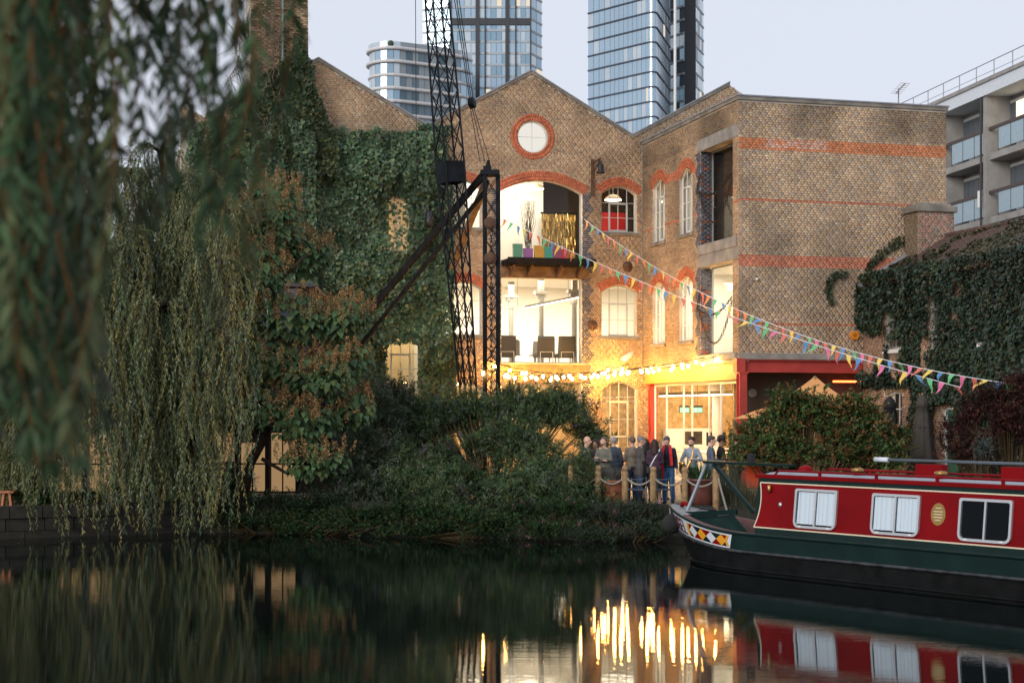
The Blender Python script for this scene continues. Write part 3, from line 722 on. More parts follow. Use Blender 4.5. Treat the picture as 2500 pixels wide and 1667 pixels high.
# ------------------------------------------------------------------ tall chimney stack
stk = thing('brick_chimney', 'tall square brick chimney stack rising out of the ivy', 'chimney', (4.92, 58.7, 0), A15)
rng = random.Random(21)
CX0, CX1, CZT = -14.75, -12.5, 30.0
tap = lambda z: .012 * (z - 13)
core = MB()
core.hexa([(CX0 + .02, -.48, GZ), (CX1 - .02, -.48, GZ), (CX1 - .02, 1.7, GZ), (CX0 + .02, 1.7, GZ), (CX0 + .22, -.28, CZT), (CX1 - .22, -.28, CZT), (CX1 - .22, 1.5, CZT), (CX0 + .22, 1.5, CZT)])
core_o = core.build('shaft', M['mortar'], stk)
def chim(x, z, rng):
    c = stock(rng, .12 + .3 * max(0, mnoise.noise((x * 1.3, z * .8, 2)))); return c if rng.random() < .72 else tuple(v * .35 for v in c)
fc = lambda x, d, z: (x, -.5 + .0118 * (z - GZ) * .58 + d, z)
inset = lambda z: .02 + .0068 * (z - GZ)
rows = []
for k in range(int((20.5 - 11.0) / BH)):
    z = 11.0 + k * BH
    rows += brick_rows(CX0 + inset(z), CX1 - inset(z), z, z + BH, lambda x: 99, [], chim, rng) if k % 2 == 0 else [(max(a - .08, CX0 + inset(z)), min(b - .08, CX1 - inset(z)), za, zb, c) for (a, b, za, zb, c) in brick_rows(CX0 + inset(z), CX1 + .1 - inset(z), z, z + BH, lambda x: 99, [], chim, rng) if min(b - .08, CX1 - inset(z)) - max(a - .08, CX0 + inset(z)) > .03]
fcb = lambda x, d, z: (x, -.48 + .2 * (z - GZ) / (CZT - GZ) - .012 + d, z)
bo = link_mesh('brickwork', brick_mesh('brickwork', fcb, rows, rng), M['brick'], core_o); bo['kind'] = 'stuff'
MB().bar((-13.55, -.53, 12.2), (-13.5, -.38, 30), .055).build('lightning_strip', pmat('verdigris', (.22, .42, .36), .7), stk)

# ------------------------------------------------------------------ ivy cottage
cot = thing('brick_cottage', 'low ivy-covered brick cottage with tiled roof beside the wing', 'cottage', (7.24, 50.0, 0), A15)
fC = lambda x, d, z: (4.38 + d, -x, z)         # front wall faces left; x grows toward the canal
CL, CE, CR_U, CR_Z = 10.5, 7.3, 6.9, 8.8
cops = dict(a=dict(x0=1.5, x1=2.5, z0=5.1, zs=6.35), b=dict(x0=4.2, x1=5.2, z0=5.0, zs=6.6), c=dict(x0=7.0, x1=7.9, z0=5.1, zs=6.6),
            d=dict(x0=1.55, x1=2.55, z0=1.6, zs=3.65, rise=.14, ring=.22), e=dict(x0=5.0, x1=5.95, z0=GZ, zs=3.2, rise=.12, ring=.22))
fl = lambda x: CE
cw = wall_shell(fC, 0.02, CL, GZ - .2, fl, list(cops.values()), .3).build('wall', M['mortar'], cot)
def cb(x, z, rng): 
    c = stock(rng, .25 + .2 * mnoise.noise((x, z, 5))); return (c[0] * .95, c[1] * .82, c[2] * .85)
bo = link_mesh('brickwork', brick_mesh('brickwork', fC, brick_rows(.02, CL, GZ, CE, fl, list(cops.values()), cb, rng), rng), M['brick'], cw); bo['kind'] = 'stuff'
P, cs = [], []
for k in 'de':
    p, c = arch_bricks(fC, cops[k], rng, lambda r: stock(r, .2), 2); P += p; cs += c
ab = link_mesh('arch_brickwork', hexa_mesh('arch_brickwork', P, cs), M['brick'], cw); ab['kind'] = 'stuff'
for k in 'abc': build_window(cot, fC, cops[k], 2, 4, d=.09, fr=.07, sillmat='frame_white')
build_window(cot, fC, cops['d'], 3, 4, d=.09, fr=.08, sillmat='frame_white')
dr = MB(); e = cops['e']; dr.pbox(fC, e['x0'] + .07, e['x1'] - .07, .1, .15, GZ, 3.2)
do = dr.build('door', pmat('green_door', (.02, .13, .09), .5), cot)
df = MB(); df.pbox(fC, e['x0'], e['x0'] + .07, .06, .16, GZ, 3.24); df.pbox(fC, e['x1'] - .07, e['x1'], .06, .16, GZ, 3.24); df.pbox(fC, e['x0'] + .07, e['x1'] - .07, .06, .16, 3.2, 3.27); df.build('door_frame', M['frame_white'], do)
MB().box(4.7, 9.3, -.03 - CL + .02, -.02, GZ, GZ + .002).build('inner_floor', M['room_floor'], cot)
MB().box(5.6, 5.7, -CL + .1, -.3, GZ, 7.2).build('inner_wall', M['room_dark'], cot)
area_light('room_lamp', cot, (5.1, -2.0, 3.9), .5, 12, (1, .7, .4))
gb = MB()   # end gable and roof boards
gb.add([(4.68, -CL, GZ), (9.4, -CL, GZ), (9.4, -CL, CE), (CR_U, -CL, CR_Z), (4.68, -CL, CE + .17), (4.68, -CL + .25, GZ), (9.4, -CL + .25, GZ), (9.4, -CL + .25, CE), (CR_U, -CL + .25, CR_Z), (4.68, -CL + .25, CE + .17)],
       [(0, 1, 2, 3, 4), (9, 8, 7, 6, 5), (0, 4, 9, 5), (4, 3, 8, 9), (3, 2, 7, 8), (2, 1, 6, 7)]); gb.build('gable_wall', M['stone'], cot)
SLP = math.atan2(CR_Z - CE, CR_U - 4.38); SL = math.hypot(CR_Z - CE, CR_U - 4.38) + .2
def rp(s, x, h): c, n = math.cos(SLP), math.sin(SLP); return (4.38 - .2 * c + s * c - h * n, -x, CE - .2 * n + s * n + h * c)
rb = MB(); rb.hexa([rp(0, .03, -.06), rp(SL, .03, -.06), rp(SL, CL + .1, -.06), rp(0, CL + .1, -.06), rp(0, .03, 0), rp(SL, .03, 0), rp(SL, CL + .1, 0), rp(0, CL + .1, 0)])
rb.hexa([(CR_U, -.03, CR_Z - .06), (9.6, -.03, 7.1), (9.6, -CL - .1, 7.1), (CR_U, -CL - .1, CR_Z - .06), (CR_U, -.03, CR_Z), (9.6, -.03, 7.16), (9.6, -CL - .1, 7.16), (CR_U, -CL - .1, CR_Z)])
roof = rb.build('roof', M['dark_timber'], cot)
M['tile'] = pmat('tile', (.085, .05, .038), .85, var=.4, scale=3, bump=.4)
tm = []
for v in range(3):
    t = MB(); w_ = .31; n = 6
    for i in range(n):
        a0, a1 = i / n, (i + 1) / n; h = lambda a: .035 * math.sin(a * math.pi * 2) * (1 if v else .9)
        t.hexa([(0, a0 * w_, h(a0)), (.4, a0 * w_, h(a0)), (.4, a1 * w_, h(a1)), (0, a1 * w_, h(a1)), (0, a0 * w_, h(a0) + .018), (.4, a0 * w_, h(a0) + .018), (.4, a1 * w_, h(a1) + .018), (0, a1 * w_, h(a1) + .018)])
    tm.append(t.mesh('tile', [M['tile']]))
nr = int(SL / .33)
for r_ in range(nr):
    for c_ in range(int(CL / .315)):
        o = bpy.data.objects.new('roof_tile', tm[rng.randrange(3)]); COL.objects.link(o); o.parent = roof
        o.location = rp(r_ * .33, .34 + c_ * .315, .03); o.rotation_euler = (0, -SLP + .05 + rng.uniform(-.015, .015), rng.uniform(-.02, .02))
rt = MB()
for c_ in range(int(CL / .45)): rt.tube([(CR_U, -.1 - c_ * .45, CR_Z + .03), (CR_U, -.1 - c_ * .45 - .44, CR_Z + .045)], .11, 8)
rt.build('ridge_tiles', M['tile'], roof)
vg = MB(); vg.hexa([rp(-.02, -.02, .0), rp(SL, -.02, .0), rp(SL, .3, .0), rp(-.02, .3, .0), rp(-.02, -.02, .12), rp(SL, -.02, .12), rp(SL, .3, .09), rp(-.02, .3, .09)]); vg.build('lead_flashing', M['lead'], roof)
ch = wall_shell(lambda x, d, z: (x, -.95 + d, z), 5.85, 7.15, 7.8, lambda x: 9.75, [], .85).build('chimney', M['mortar'], cot)
def pinkb(x, z, rng): j = rng.uniform(.7, 1.2); return (.36 * j, .2 * j, .15 * j) if rng.random() < .7 else (.28 * j, .22 * j, .17 * j)
bo = link_mesh('brickwork', brick_mesh('brickwork', lambda x, d, z: (x, -.95 + d, z), brick_rows(5.85, 7.15, 7.9, 9.6, lambda x: 99, [], pinkb, rng), rng), M['brick'], ch); bo['kind'] = 'stuff'
bo = link_mesh('brickwork', brick_mesh('brickwork', lambda x, d, z: (5.85 + d, x, z), brick_rows(-.95, -.1, 7.9, 9.6, lambda x: 99, [], lambda x, z, r: stock(r, .55), rng), rng), M['brick'], ch); bo['kind'] = 'stuff'
cc = MB(); cc.box(5.76, 7.24, -1.04, -.02, 9.6, 9.82); cc.box(5.9, 7.1, -.9, -.1, 9.82, 9.9); cc.build('chimney_cap', M['stone'], ch, bevel=.05)

# ------------------------------------------------------------------ concrete flats
ang = math.atan2(-.987, .162)
flats = thing('concrete_flats', 'concrete deck-access flats with grey-blue glazed balconies and roof railing', 'apartment building', (21.08, 69.0, 0), ang)
# local x runs along the facade toward the camera, local y points away from the canal side (behind the facade)
M['flat_conc'] = pmat('flat_conc', (.30, .29, .275), .85, var=.2, scale=1.5, bump=.2)
M['flat_white'] = pmat('flat_white', (.62, .66, .70), .6, var=.06)
M['balc_glass'] = pmat('balc_glass', (.30, .40, .46), .3, var=.08)
M['flat_dark'] = pmat('flat_dark', (.05, .047, .045), .7)
M['flat_win'] = pmat('flat_win', (.1, .12, .14), .08, spec=.8)
M['warm_win'] = emat('warm_win', (1, .82, .55), 1.3)
M['handrail'] = pmat('handrail', (.07, .045, .04), .6)
X0, X1 = -14.0, 9.0
MB().box(X0, X1, .95, 9, GZ, 17.3).build('wall', M['flat_conc'], flats)
MB().box(X0, X1, -.35, 9.2, 17.0, 17.62).build('roof_fascia', M['flat_white'], flats)
MB().box(X0, X1, -.42, -.34, 17.55, 17.72).build('roof_edge', M['flat_conc'], flats)
for k, z in enumerate((14.45, 11.65, 8.85, 6.05)):
    MB().box(X0, X1, -.1, .95, z - .28, z).build('balcony_slab', M['flat_conc'], flats)
    MB().box(X0, X1, -.12, -.04, z + 1.02, z + 1.16).build('handrail', M['handrail'], flats)
    x = X0
    while x < X1:
        if abs((x + 60) % 4.6 - 0) > .2:
            p = MB(); p.box(x + .03, x + 1.12, -.085, -.06, z + .1, z + 1.01); p.build('balcony_panel', M['balc_glass'], flats)
            MB().box(x - .015, x + .028, -.09, -.05, z - .02, z + 1.02).build('panel_post', M['flat_dark'], flats)
        x += 1.15
    for i, x in enumerate(np.arange(X0 + .4, X1 - 1.5, 2.3)):
        kind = (i * 7 + k * 3) % 5
        fr = MB(); fr.box(x, x + 1.7, .86, .94, z + .05, z + 2.35); wo_ = fr.build('window', M['frame_white'], flats)
        for a, b in ((.08, .55), (.62, 1.1), (1.17, 1.62)):
            MB().box(x + a, x + b, (.82), .857, z + (.15 if a < .1 else .9), z + 2.2).build('pane', M['warm_win'] if (kind == 2 and a > .5) or (kind == 4 and a < .1) else M['flat_win'], wo_)
        MB().box(x + 1.75, x + 2.2, .8, .95, z, z + 2.4).build('door_recess', M['flat_dark'], flats)
for x in (-9.2, -4.6, 0, 4.6): MB().box(x - .14, x + .14, -.25, .95, GZ, 17.0).build('pillar', M['flat_conc'], flats)
MB().tube([(-.25, -.3, 17), (-.25, -.3, GZ)], .05, 8).build('downpipe', M['flat_dark'], flats)
rl = MB(); 
for x in np.arange(X0 + 1, X1, 1.7): rl.tube([(x, -.1, 17.6), (x, -.1, 18.5)], .025, 5)
rl.tube([(X0 + 1, -.1, 18.5), (X1, -.1, 18.5)], .025, 5); rl.tube([(X0 + 1, -.1, 18.05)] * 1 + [(X1, -.1, 18.05)], .015, 5); rl.build('roof_railing', M['frame_grey'], flats)
sh_ = MB(); n = 10
sh_.add([(-.9 + .5 * i / n, -.15 - .02 * math.sin(i * 1.3), 15.0 - 2.8 + z) for z in (0, .75) for i in range(n + 1)] + [(-.9 + .5 * i / n, -.13 - .02 * math.sin(i * 1.3), 15.0 - 2.8 + z) for z in (0, .75) for i in range(n + 1)],
    [(i, i + 1, n + 2 + i, n + 1 + i) for i in range(n)] + [(2 * n + 2 + i, 3 * n + 3 + i, 3 * n + 4 + i, 2 * n + 3 + i) for i in range(n)])
tw = sh_.build('towel', M['frame_white']); tw.location = flats.location; tw.rotation_euler = flats.rotation_euler
tag(tw, 'white towel hung over a balcony rail of the concrete flats', 'towel')

# ------------------------------------------------------------------ towers on the skyline
M['tglass'] = pmat('tower_glass', (.40, .52, .61), .18, metal=.7, spec=.4, var=.08, scale=.05)
M['tglass2'] = pmat('tower_glass_pale', (.55, .62, .66), .2, metal=.6, spec=.4, var=.08, scale=.08)
M['tglass3'] = pmat('tower_glass_deep', (.28, .40, .48), .15, metal=.7, spec=.4)
M['tband'] = pmat('tower_band', (.05, .06, .085), .5)
M['tband2'] = pmat('tower_band_pale', (.36, .40, .43), .5)
M['tcore'] = pmat('tower_core', (.07, .09, .11), .6)
M['tdark'] = pmat('tower_dark', (.035, .04, .047), .6)
M['twhite'] = pmat('tower_white', (.55, .54, .54), .5)
M['lit_win'] = emat('lit_win', (1, .88, .7), .62)
def curtain(parent, path, levels, h, bays, mats, rng, lit=.03, band=None, bandh=.4, out=.15, litmat='lit_win'):
    """panes hung along a plan path, floor by floor; each pane an object, one slab band per floor"""
    seg = [(Vector(a), Vector(b)) for a, b in zip(path, path[1:])]
    for z in levels:
        if band:
            b = MB()
            for a, c in seg:
                d = (c - a).normalized(); nn = Vector((d.y, -d.x, 0))
                b.hexa([a + nn * out + Vector((0, 0, z)), c + nn * out + Vector((0, 0, z)), c + Vector((0, 0, z)), a + Vector((0, 0, z)),
                        a + nn * out + Vector((0, 0, z + bandh)), c + nn * out + Vector((0, 0, z + bandh)), c + Vector((0, 0, z + bandh)), a + Vector((0, 0, z + bandh))])
            b.build('floor_band', M[band], parent)
        for (a, c), nb in zip(seg, bays):
            d = (c - a) / nb; nn = Vector((d.y, -d.x, 0)).normalized()
            for i in range(nb):
                p0 = a + d * (i + .03); p1 = a + d * (i + .97); t = nn * .05
                m = M[litmat] if rng.random() < lit else M[rng.choice(mats)]
                q = MB(); q.hexa([p0 + t + Vector((0, 0, z + bandh)), p1 + t + Vector((0, 0, z + bandh)), p1 + Vector((0, 0, z + bandh)), p0 + Vector((0, 0, z + bandh)),
                                  p0 + t + Vector((0, 0, z + h - .02)), p1 + t + Vector((0, 0, z + h - .02)), p1 + Vector((0, 0, z + h - .02)), p0 + Vector((0, 0, z + h - .02))])
                q.build('window_pane', m, parent)
rng = random.Random(33)
# rounded glass tower
C = Vector((30.2, 330, 0)); dl = Vector((-.669, .743, 0)); dr_ = Vector((.2487, .9687, 0))
tw1 = thing('round_cornered_tower', 'pale blue glass tower with a rounded corner and thin dark floor lines', 'tower', (C.x, C.y, 0))
rc = 2.6; arc = []
for i in range(9):
    t = i / 8; a = dl * rc; b = dr_ * rc; arc.append(a * (1 - t) ** 2 + b * t * t)
left_pts = [dl * 20.0, dl * 13.2, dl * 7.9]
path = left_pts + arc + [dr_ * 11, dr_ * 20.3]
bays = [4, 4, 4] + [1] * 8 + [4, 4]
MB().prism([p - Vector((0, 0, 0)) + Vector((0, .35, 0)) for p in path] + [Vector((-8, 36, 0))], GZ, 112).build('core', M['tcore'], tw1)
curtain(tw1, path, [43 + 3.15 * k for k in range(16)], 3.15, bays, ['tglass', 'tglass', 'tglass', 'tglass', 'tglass', 'tglass2'], rng, .004, 'tband', .28, .3)
# gridded tower
tw2 = thing('gridded_tower', 'blue glass tower with dark upright fins and a few lit rooms', 'tower', (0, 410, 0))
path2 = [Vector((-23.5, 3, 0)), Vector((-16, 0, 0)), Vector((-10.3, 0, 0)), Vector((-4.0, 0, 0)), Vector((4.9, 0, 0)) * 1.0, Vector((7.9, 6.4, 0))]
path2 = [Vector((-23.5, 3, 0)), Vector((-16, 0, 0)), Vector((-9.0, 0, 0)), Vector((-7.0, 0, 0)), Vector((-1.2, 0, 0)), Vector((1.0, 0, 0)), Vector((4.9, 0, 0)), Vector((7.9, 6.4, 0))]
MB().prism([p + Vector((0, .3, 0)) for p in path2] + [Vector((-18, 24, 0))], GZ, 128).build('core', M['tcore'], tw2)
curtain(tw2, path2, [66 + 3.02 * k for k in range(16)], 3.02, [4, 4, 1, 4, 1, 3, 2], ['tglass', 'tglass', 'tglass2', 'tglass3'], rng, .055, 'tband2', .55, .2)
for x in (-16, -9.0, -7.0, -1.2, 1.0, 4.9):
    MB().box(x - (.55 if x in (-9, -1.2) else .2), x + (.55 if x in (-9, -1.2) else .2), -.6, .05, 40, 128).build('fin', M['tdark'], tw2)
MB().box(-16, 4.9, -.5, .04, 103.9, 105.6).build('shadow_gap', M['tdark'], tw2)
# curved white block
tw3 = thing('curved_white_flats', 'low block of white curving balconies and glass with a planted roof terrace', 'apartment building', (-32.0, 380, 0), math.atan2(.5, .866))
def plan(grow, L=28.5, r=5.5):
    pts = []
    for i in range(11):
        a = R(90 + 180 * i / 10); pts.append(Vector((r + (r + grow) * math.cos(a) * 1.0, 6 + (6 + grow) * math.sin(a), 0)))
    pts += [Vector((L * .55, -grow, 0)), Vector((L * .8, .8 - grow, 0)), Vector((L * .95, 3 - grow * .5, 0)), Vector((L + grow, 6.5, 0)), Vector((L * .9, 10 + grow, 0)), Vector((L * .6, 12 + grow, 0))]
    return pts
MB().prism([p for p in plan(-1.0)], GZ, 92.5).build('core', M['tcore'], tw3)
for k in range(9):
    z = 65.2 + 3.25 * k; g_ = .5 * math.sin(k * 1.9)
    MB().prism(plan(.25 + .6 * g_), z, z + .8, ).build('balcony_band', M['twhite'], tw3, bevel=.3)
    if k < 8:
        pp = plan(-.45)[2:16]
        pth = [p for p in pp]
        curtain(tw3, pth, [z + .81], 2.42, [1] * 8 + [6, 3, 2, 1, 1], ['tglass2', 'tglass2', 'tglass', 'tglass3'], rng, .05, None, .02)
top = MB(); top.prism(plan(-.2), 92.0, 93.2); top.build('roof_glass_rail', M['tglass2'], tw3)
tb = MB()
for i in range(40):
    tb.sphere((rng.uniform(2, 24), rng.uniform(1, 8), 92.6), rng.uniform(.4, .9), 6)
o = tb.build('roof_shrubs', pmat('far_shrub', (.04, .07, .04), .8), tw3); o['kind'] = 'stuff'
# slim dark tower
tw4 = thing('slim_dark_tower', 'slim tower with a broad black stripe beside the rounded glass tower', 'tower', (44.0, 360, 0))
q = [Vector((-8, 6, 0)), Vector((-4.3, 0, 0)), Vector((-1.8, -.6, 0)), Vector((1.0, 8, 0))]
MB().prism([p + Vector((0, .2, 0)) for p in q] + [Vector((-6, 16, 0))], GZ, 124).build('core', M['tdark'], tw4)
curtain(tw4, [q[0], q[1]], [40 + 3.1 * k for k in range(19)], 3.1, [4], ['tglass3', 'tglass2', 'tcore'], rng, .02, 'tband2', .5, .25)
curtain(tw4, [q[2], q[3]], [40 + 3.1 * k for k in range(19)], 3.1, [4], ['tglass3', 'tglass2', 'tband2'], rng, .02, 'tband2', .4, .2)
# white flue mast on the warehouse roof, television aerial on the wing
pm = inframe(thing('roof_mast', 'thin white mast pole standing on the warehouse roof', 'pole'), ware)
pl = MB(); pl.tube([(1.62, .9, 13.3), (1.62, .9, 22)], .055, 8); pl.build('pole', M['frame_white'], pm)
pb = MB(); pb.bar((1.35, .9, 14.0), (1.9, .9, 14.0), .05); pb.bar((1.4, .9, 13.8), (1.62, .9, 14.5), .03); pb.build('bracket', M['iron_grey'], pm)
an = inframe(thing('roof_aerial', 'small television aerial on the flat wing roof', 'aerial'), wing)
a_ = MB(); a_.tube([(6.0, .6, 12.7), (6.0, .6, 13.9)], .02, 6); a_.build('pole', M['iron_grey'], an)
a_ = MB(); a_.bar((5.85, .5, 13.7), (6.3, .7, 14.1), .03)
for t in np.linspace(0, 1, 6): p = Vector((5.85, .5, 13.7)).lerp(Vector((6.3, .7, 14.1)), t); a_.bar(p + Vector((-.08, .2, .05)), p + Vector((.08, -.2, -.05)), .014)
a_.build('antenna', M['iron_grey'], an)

# ------------------------------------------------------------------ garden studio behind the willow
M['studio_lit'] = emat('studio_lit', (1, .62, .30), .24)
M['studio_dark'] = pmat('studio_dark', (.05, .045, .04), .8, var=.3, scale=2)
stu = thing('garden_studio', 'dark timber studio with lit glazed ground floor behind the willow', 'building', (-11.0, 46.5, 0), R(3))
MB().box(-4.5, 6.2, .5, 8, GZ, 3.7).build('wall', M['studio_dark'], stu); MB().box(1.2, 4.9, .5, 6, 3.7, 6.9).build('upper_wall', M['studio_dark'], stu)
MB().box(-4.8, 6.5, .505, 8.2, 3.705, 3.8).build('roof', M['slate'], stu); MB().box(1.0, 5.1, .3, 6.2, 6.9, 7.0).build('upper_roof', M['slate'], stu)
MB().box(-4.6, 6.3, -.2, .5, 3.3, 3.6).build('canopy', M['dark_timber'], stu)
for i, x in enumerate(np.arange(-4.4, 6.0, .9)):
    MB().box(x - .06, x + .06, -.1, .05, GZ, 3.3).build('post', M['dark_timber'], stu)
    kind = 'studio_lit' if i in (2, 3, 7, 8, 9) else 'flat_win'
    MB().box(x + .08, x + .82, .42, .49, GZ + .05 + (.9 if i % 3 == 1 else 0), 2.2 + (.3 if i % 2 else 0)).build('glazed_panel', M[kind], stu)
    MB().box(x + .4, x + .44, .38, .419, GZ, 2.9).build('mullion', M['dark_timber'], stu); MB().box(x + .06, x + .84, .38, .418, 1.55, 1.6).build('transom', M['dark_timber'], stu)
for (x, z) in ((3.95, 6.0),):
    f_ = MB(); f_.box(x - .62, x + .62, .38, .5, z - .75, z + .85); wo_ = f_.build('window', pmat('weathered_frame', (.2, .19, .18), .8), stu)
    MB().box(x - .5, x + .5, .35, .379, z - .62, z + .72).build('pane', M['flat_win'], wo_)
# ------------------------------------------------------------------ derrick crane
CY = 49.0
crane = thing('derrick_crane', 'black iron lattice derrick crane with long leaning jib in front of the ivy', 'crane', tuple(at(1190, 1000, CY))[:2] + (GZ,))
CB = Vector(crane.location)
def cl(px, py, Y=CY): return at(px, py, Y) - CB
# lattice jib: four chords, laced on all faces
ax0 = cl(1160, 1165, CY - .4); axd = (cl(1067, 0, CY - .4) - ax0).normalized()
JL = 24.0
def jw(t):    # half width along the jib
    z = t * JL
    return np.interp(z, [0, 2.7, 9.5, 14.5, 24], [.14, .19, .33, .28, .16])
side = Vector((math.cos(R(28)), math.sin(R(28)), 0)); side = (side - axd * side.dot(axd)).normalized(); fwd = axd.cross(side).normalized()
def jp(t, i, k): return ax0 + axd * (t * JL) + (side * i + fwd * k) * float(jw(t))
NJ = 26
chd = []
for (i, k) in ((-1, -1), (1, -1), (1, 1), (-1, 1)):
    mb = MB()
    for a in range(NJ): mb.bar(jp(a / NJ, i, k), jp((a + 1.02) / NJ, i, k), .062)
    mb.build('jib_chord', M['crane'], crane)
for f, ((i0, k0), (i1, k1)) in enumerate((((-1, -1), (1, -1)), ((1, -1), (1, 1)), ((1, 1), (-1, 1)), ((-1, 1), (-1, -1)))):
    for a in range(NJ):
        mb = MB(); mb.bar(jp(a / NJ, i0, k0), jp((a + 1) / NJ, i1, k1), .036, .016); mb.bar(jp(a / NJ, i1, k1), jp((a + 1) / NJ, i0, k0), .036, .016)
        mb.build('jib_lacing', M['crane'], crane)
cb_ = MB(); zc = .395
for (a, b) in (((-1, -1), (1, -1)), ((1, -1), (1, 1)), ((1, 1), (-1, 1)), ((-1, 1), (-1, -1))):
    p = [jp(zc - .0135, *a), jp(zc - .0135, *b), jp(zc + .0135, *b), jp(zc + .0135, *a)]; c_ = sum(p, Vector()) / 4; cen = ax0 + axd * (zc * JL); off = (c_ - cen).normalized() * .012
    cb_.hexa([p[0] + off, p[1] + off, p[1] + off * 1.6, p[0] + off * 1.6, p[3] + off, p[2] + off, p[2] + off * 1.6, p[3] + off * 1.6])
cb_.build('jib_plate', M['crane'], crane)
# mast: two channel legs laced together
mx0, mx1 = cl(1184, 1000).x, cl(1216, 1000).x; ztop = cl(1200, 430).z
for x in (mx0, mx1):
    for y in (-.2, .2):
        mb = MB(); mb.box(x - .065, x + .065, y - .05, y + .05, 0, ztop); mb.build('mast_leg', M['crane'], crane)
for y in (-.28, .28):
    nz = 15
    for a in range(nz):
        mb = MB(); z0, z1 = ztop * a / nz, ztop * (a + 1) / nz
        mb.bar((mx0, y, z0), (mx1, y, z1), .05, .02); mb.bar((mx1, y, z0), (mx0, y, z1), .05, .02); mb.build('mast_lacing', M['crane'], crane)
hd = MB(); hd.box(mx0 - .14, mx1 + .05, -.3, .3, ztop, ztop + .16); hd.tube([(mx0 + .1, 0, ztop + .16), (mx0 + .1, 0, ztop + .5)], [.12, .04], 10); hd.box(mx0 - .05, mx0 + .2, -.12, .12, ztop + .15, ztop + .3); hd.build('mast_head', M['crane'], crane, bevel=.02)
# stiff legs running back from the mast head
top = Vector((mx0, 0, ztop + .02))
ext_ = lambda a, b: a + (b - a) * (a.z / (a.z - b.z))
st = MB(); st.bar(top + Vector((-.05, -.1, 0)), ext_(top, cl(800, 885, 51.5)), .15, .19); st.build('stiff_leg', M['dark_timber'], crane)
st = MB(); st.bar(top + Vector((-.02, .15, -.5)), ext_(top + Vector((-.02, .15, -.5)), cl(850, 880, 51.2)), .09, .12); st.build('stiff_leg', M['dark_timber'], crane)
st = MB(); st.bar(top + Vector((.02, .25, -.2)), cl(1104, 650, 56.1), .2, .2); st.build('wall_tie', M['timber'], crane)
# cables, pulleys, hook block
pul = cl(1152, 252, CY + .2); mh = Vector((mx0 + .1, 0, ztop + .45)); jt = ax0 + axd * JL
for dx in (-.25, -.1, .05): MB().tube([pul + Vector((dx * .3, 0, 0)), mh + Vector((dx, 0, -.1 * abs(dx)))], .014, 5).build('cable', M['cable'], crane)
for dx in (-.12, .0, .14): MB().tube([pul + Vector((dx * .4, 0, 0)), jt + Vector((dx, 0, 0))], .016, 5).build('cable', M['cable'], crane)
MB().lathe([(.05, -.08), (.17, -.08), (.19, -.03), (.13, 0), (.19, .03), (.17, .08), (.05, .08)], pul, 18, M=Matrix.Rotation(R(80), 3, 'Y') @ Matrix.Rotation(R(20), 3, 'X')).build('pulley', M['crane'], crane, True)
MB().tube([cl(1013, -260), cl(1017, 480)], .012, 5).build('hoist_cable', M['cable'], crane)
for z in (9.0, 7.9, ):
    MB().lathe([(.04, -.09), (.19, -.09), (.2, -.04), (.12, 0), (.2, .04), (.19, .09), (.04, .09)], (mx0 + .16, -.34, z - GZ), 18, M=Matrix.Rotation(R(90), 3, 'X') @ Matrix.Rotation(R(25), 3, 'Z')).build('pulley', M['rust'], crane, True)
chain(crane, [(mx0 + .2, -.36, 9.0 - GZ), (mx0 + .2, -.36, 1.0)], .03, .16, 'hoist_chain')
MB().bar((mx1 + .35, -.3, 3.4), (mx1 + .95, -.3, .4), .05).build('crank_rod', M['crane'], crane)
MB().box(mx0 - .5, mx1 + .5, -.6, .6, 0, .25).build('base', M['concrete'], crane)

# ------------------------------------------------------------------ flag bunting
FL = [(.62, .16, .13), (.78, .56, .12), (.1, .28, .56), (.13, .48, .22), (.75, .25, .09), (.66, .17, .33)]
FM = [pmat('flag_' + n, c, .75) for n, c in zip(('red', 'yellow', 'blue', 'green', 'orange', 'pink'), FL)]
FSEQ = [4, 3, 2, 1, 0, 4, 3, 2, 1, 0]
M['string'] = pmat('string', (.7, .7, .72), .7)
def bunting(label, P0, P1, sag, sp, seed):
    t_ = thing('bunting', label, 'bunting', P0, 0, 'bunting strings across the yard'); rr = random.Random(seed)
    d = P1 - P0; L = d.length; n = int(L / sp)
    pt = lambda t: d * t - Vector((0, 0, 4 * sag * t * (1 - t)))
    MB().tube([pt(i / 40) for i in range(41)], .011, 4).build('cord', M['string'], t_)
    for i in range(n):
        t = (i + .5) / n; p = pt(t); tan = (pt(t + .01) - pt(t)).normalized()
        w = .10; Lf = rr.uniform(.33, .40); wind = Vector((rr.uniform(-.5, .25), rr.uniform(-.5, .5), -1)).normalized()
        if t > .5 and rr.random() < .45: wind = Vector((rr.uniform(-.9, .9), rr.uniform(-.6, .6), -.5)).normalized()
        mb = MB(); rows = 5; vs_ = []
        for k in range(rows + 1):
            s = k / rows; c = p + wind * (Lf * s) + Vector((.05 * math.sin(s * 5 + i) * s, .05 * math.cos(s * 4 + i * 2) * s, 0)); hw = w * (1 - s) + .002
            vs_ += [c - tan * hw, c + tan * hw]
        mb.add(vs_, [(2 * k, 2 * k + 1, 2 * k + 3, 2 * k + 2) for k in range(rows)])
        mb.build('flag', FM[(FSEQ[i % 5] if t < .5 else [0, 1, 2, 3, 5][i % 5])], t_)
    return t_
pA0 = Vector(ware.matrix_basis @ Vector((-2.35, -.1, 10.25))); pB0 = Vector(ware.matrix_basis @ Vector((-5.5, -.1, 10.2)))
bunting('coloured bunting from the big upper window jamb, its far end in the red maple', pA0, at(2478, 938, 38.5), 1.0, .42, 3)
bunting('coloured bunting crossing the big upper window, its far end above the parasols', pB0, at(2346, 946, 40.5), .42, .42, 4)

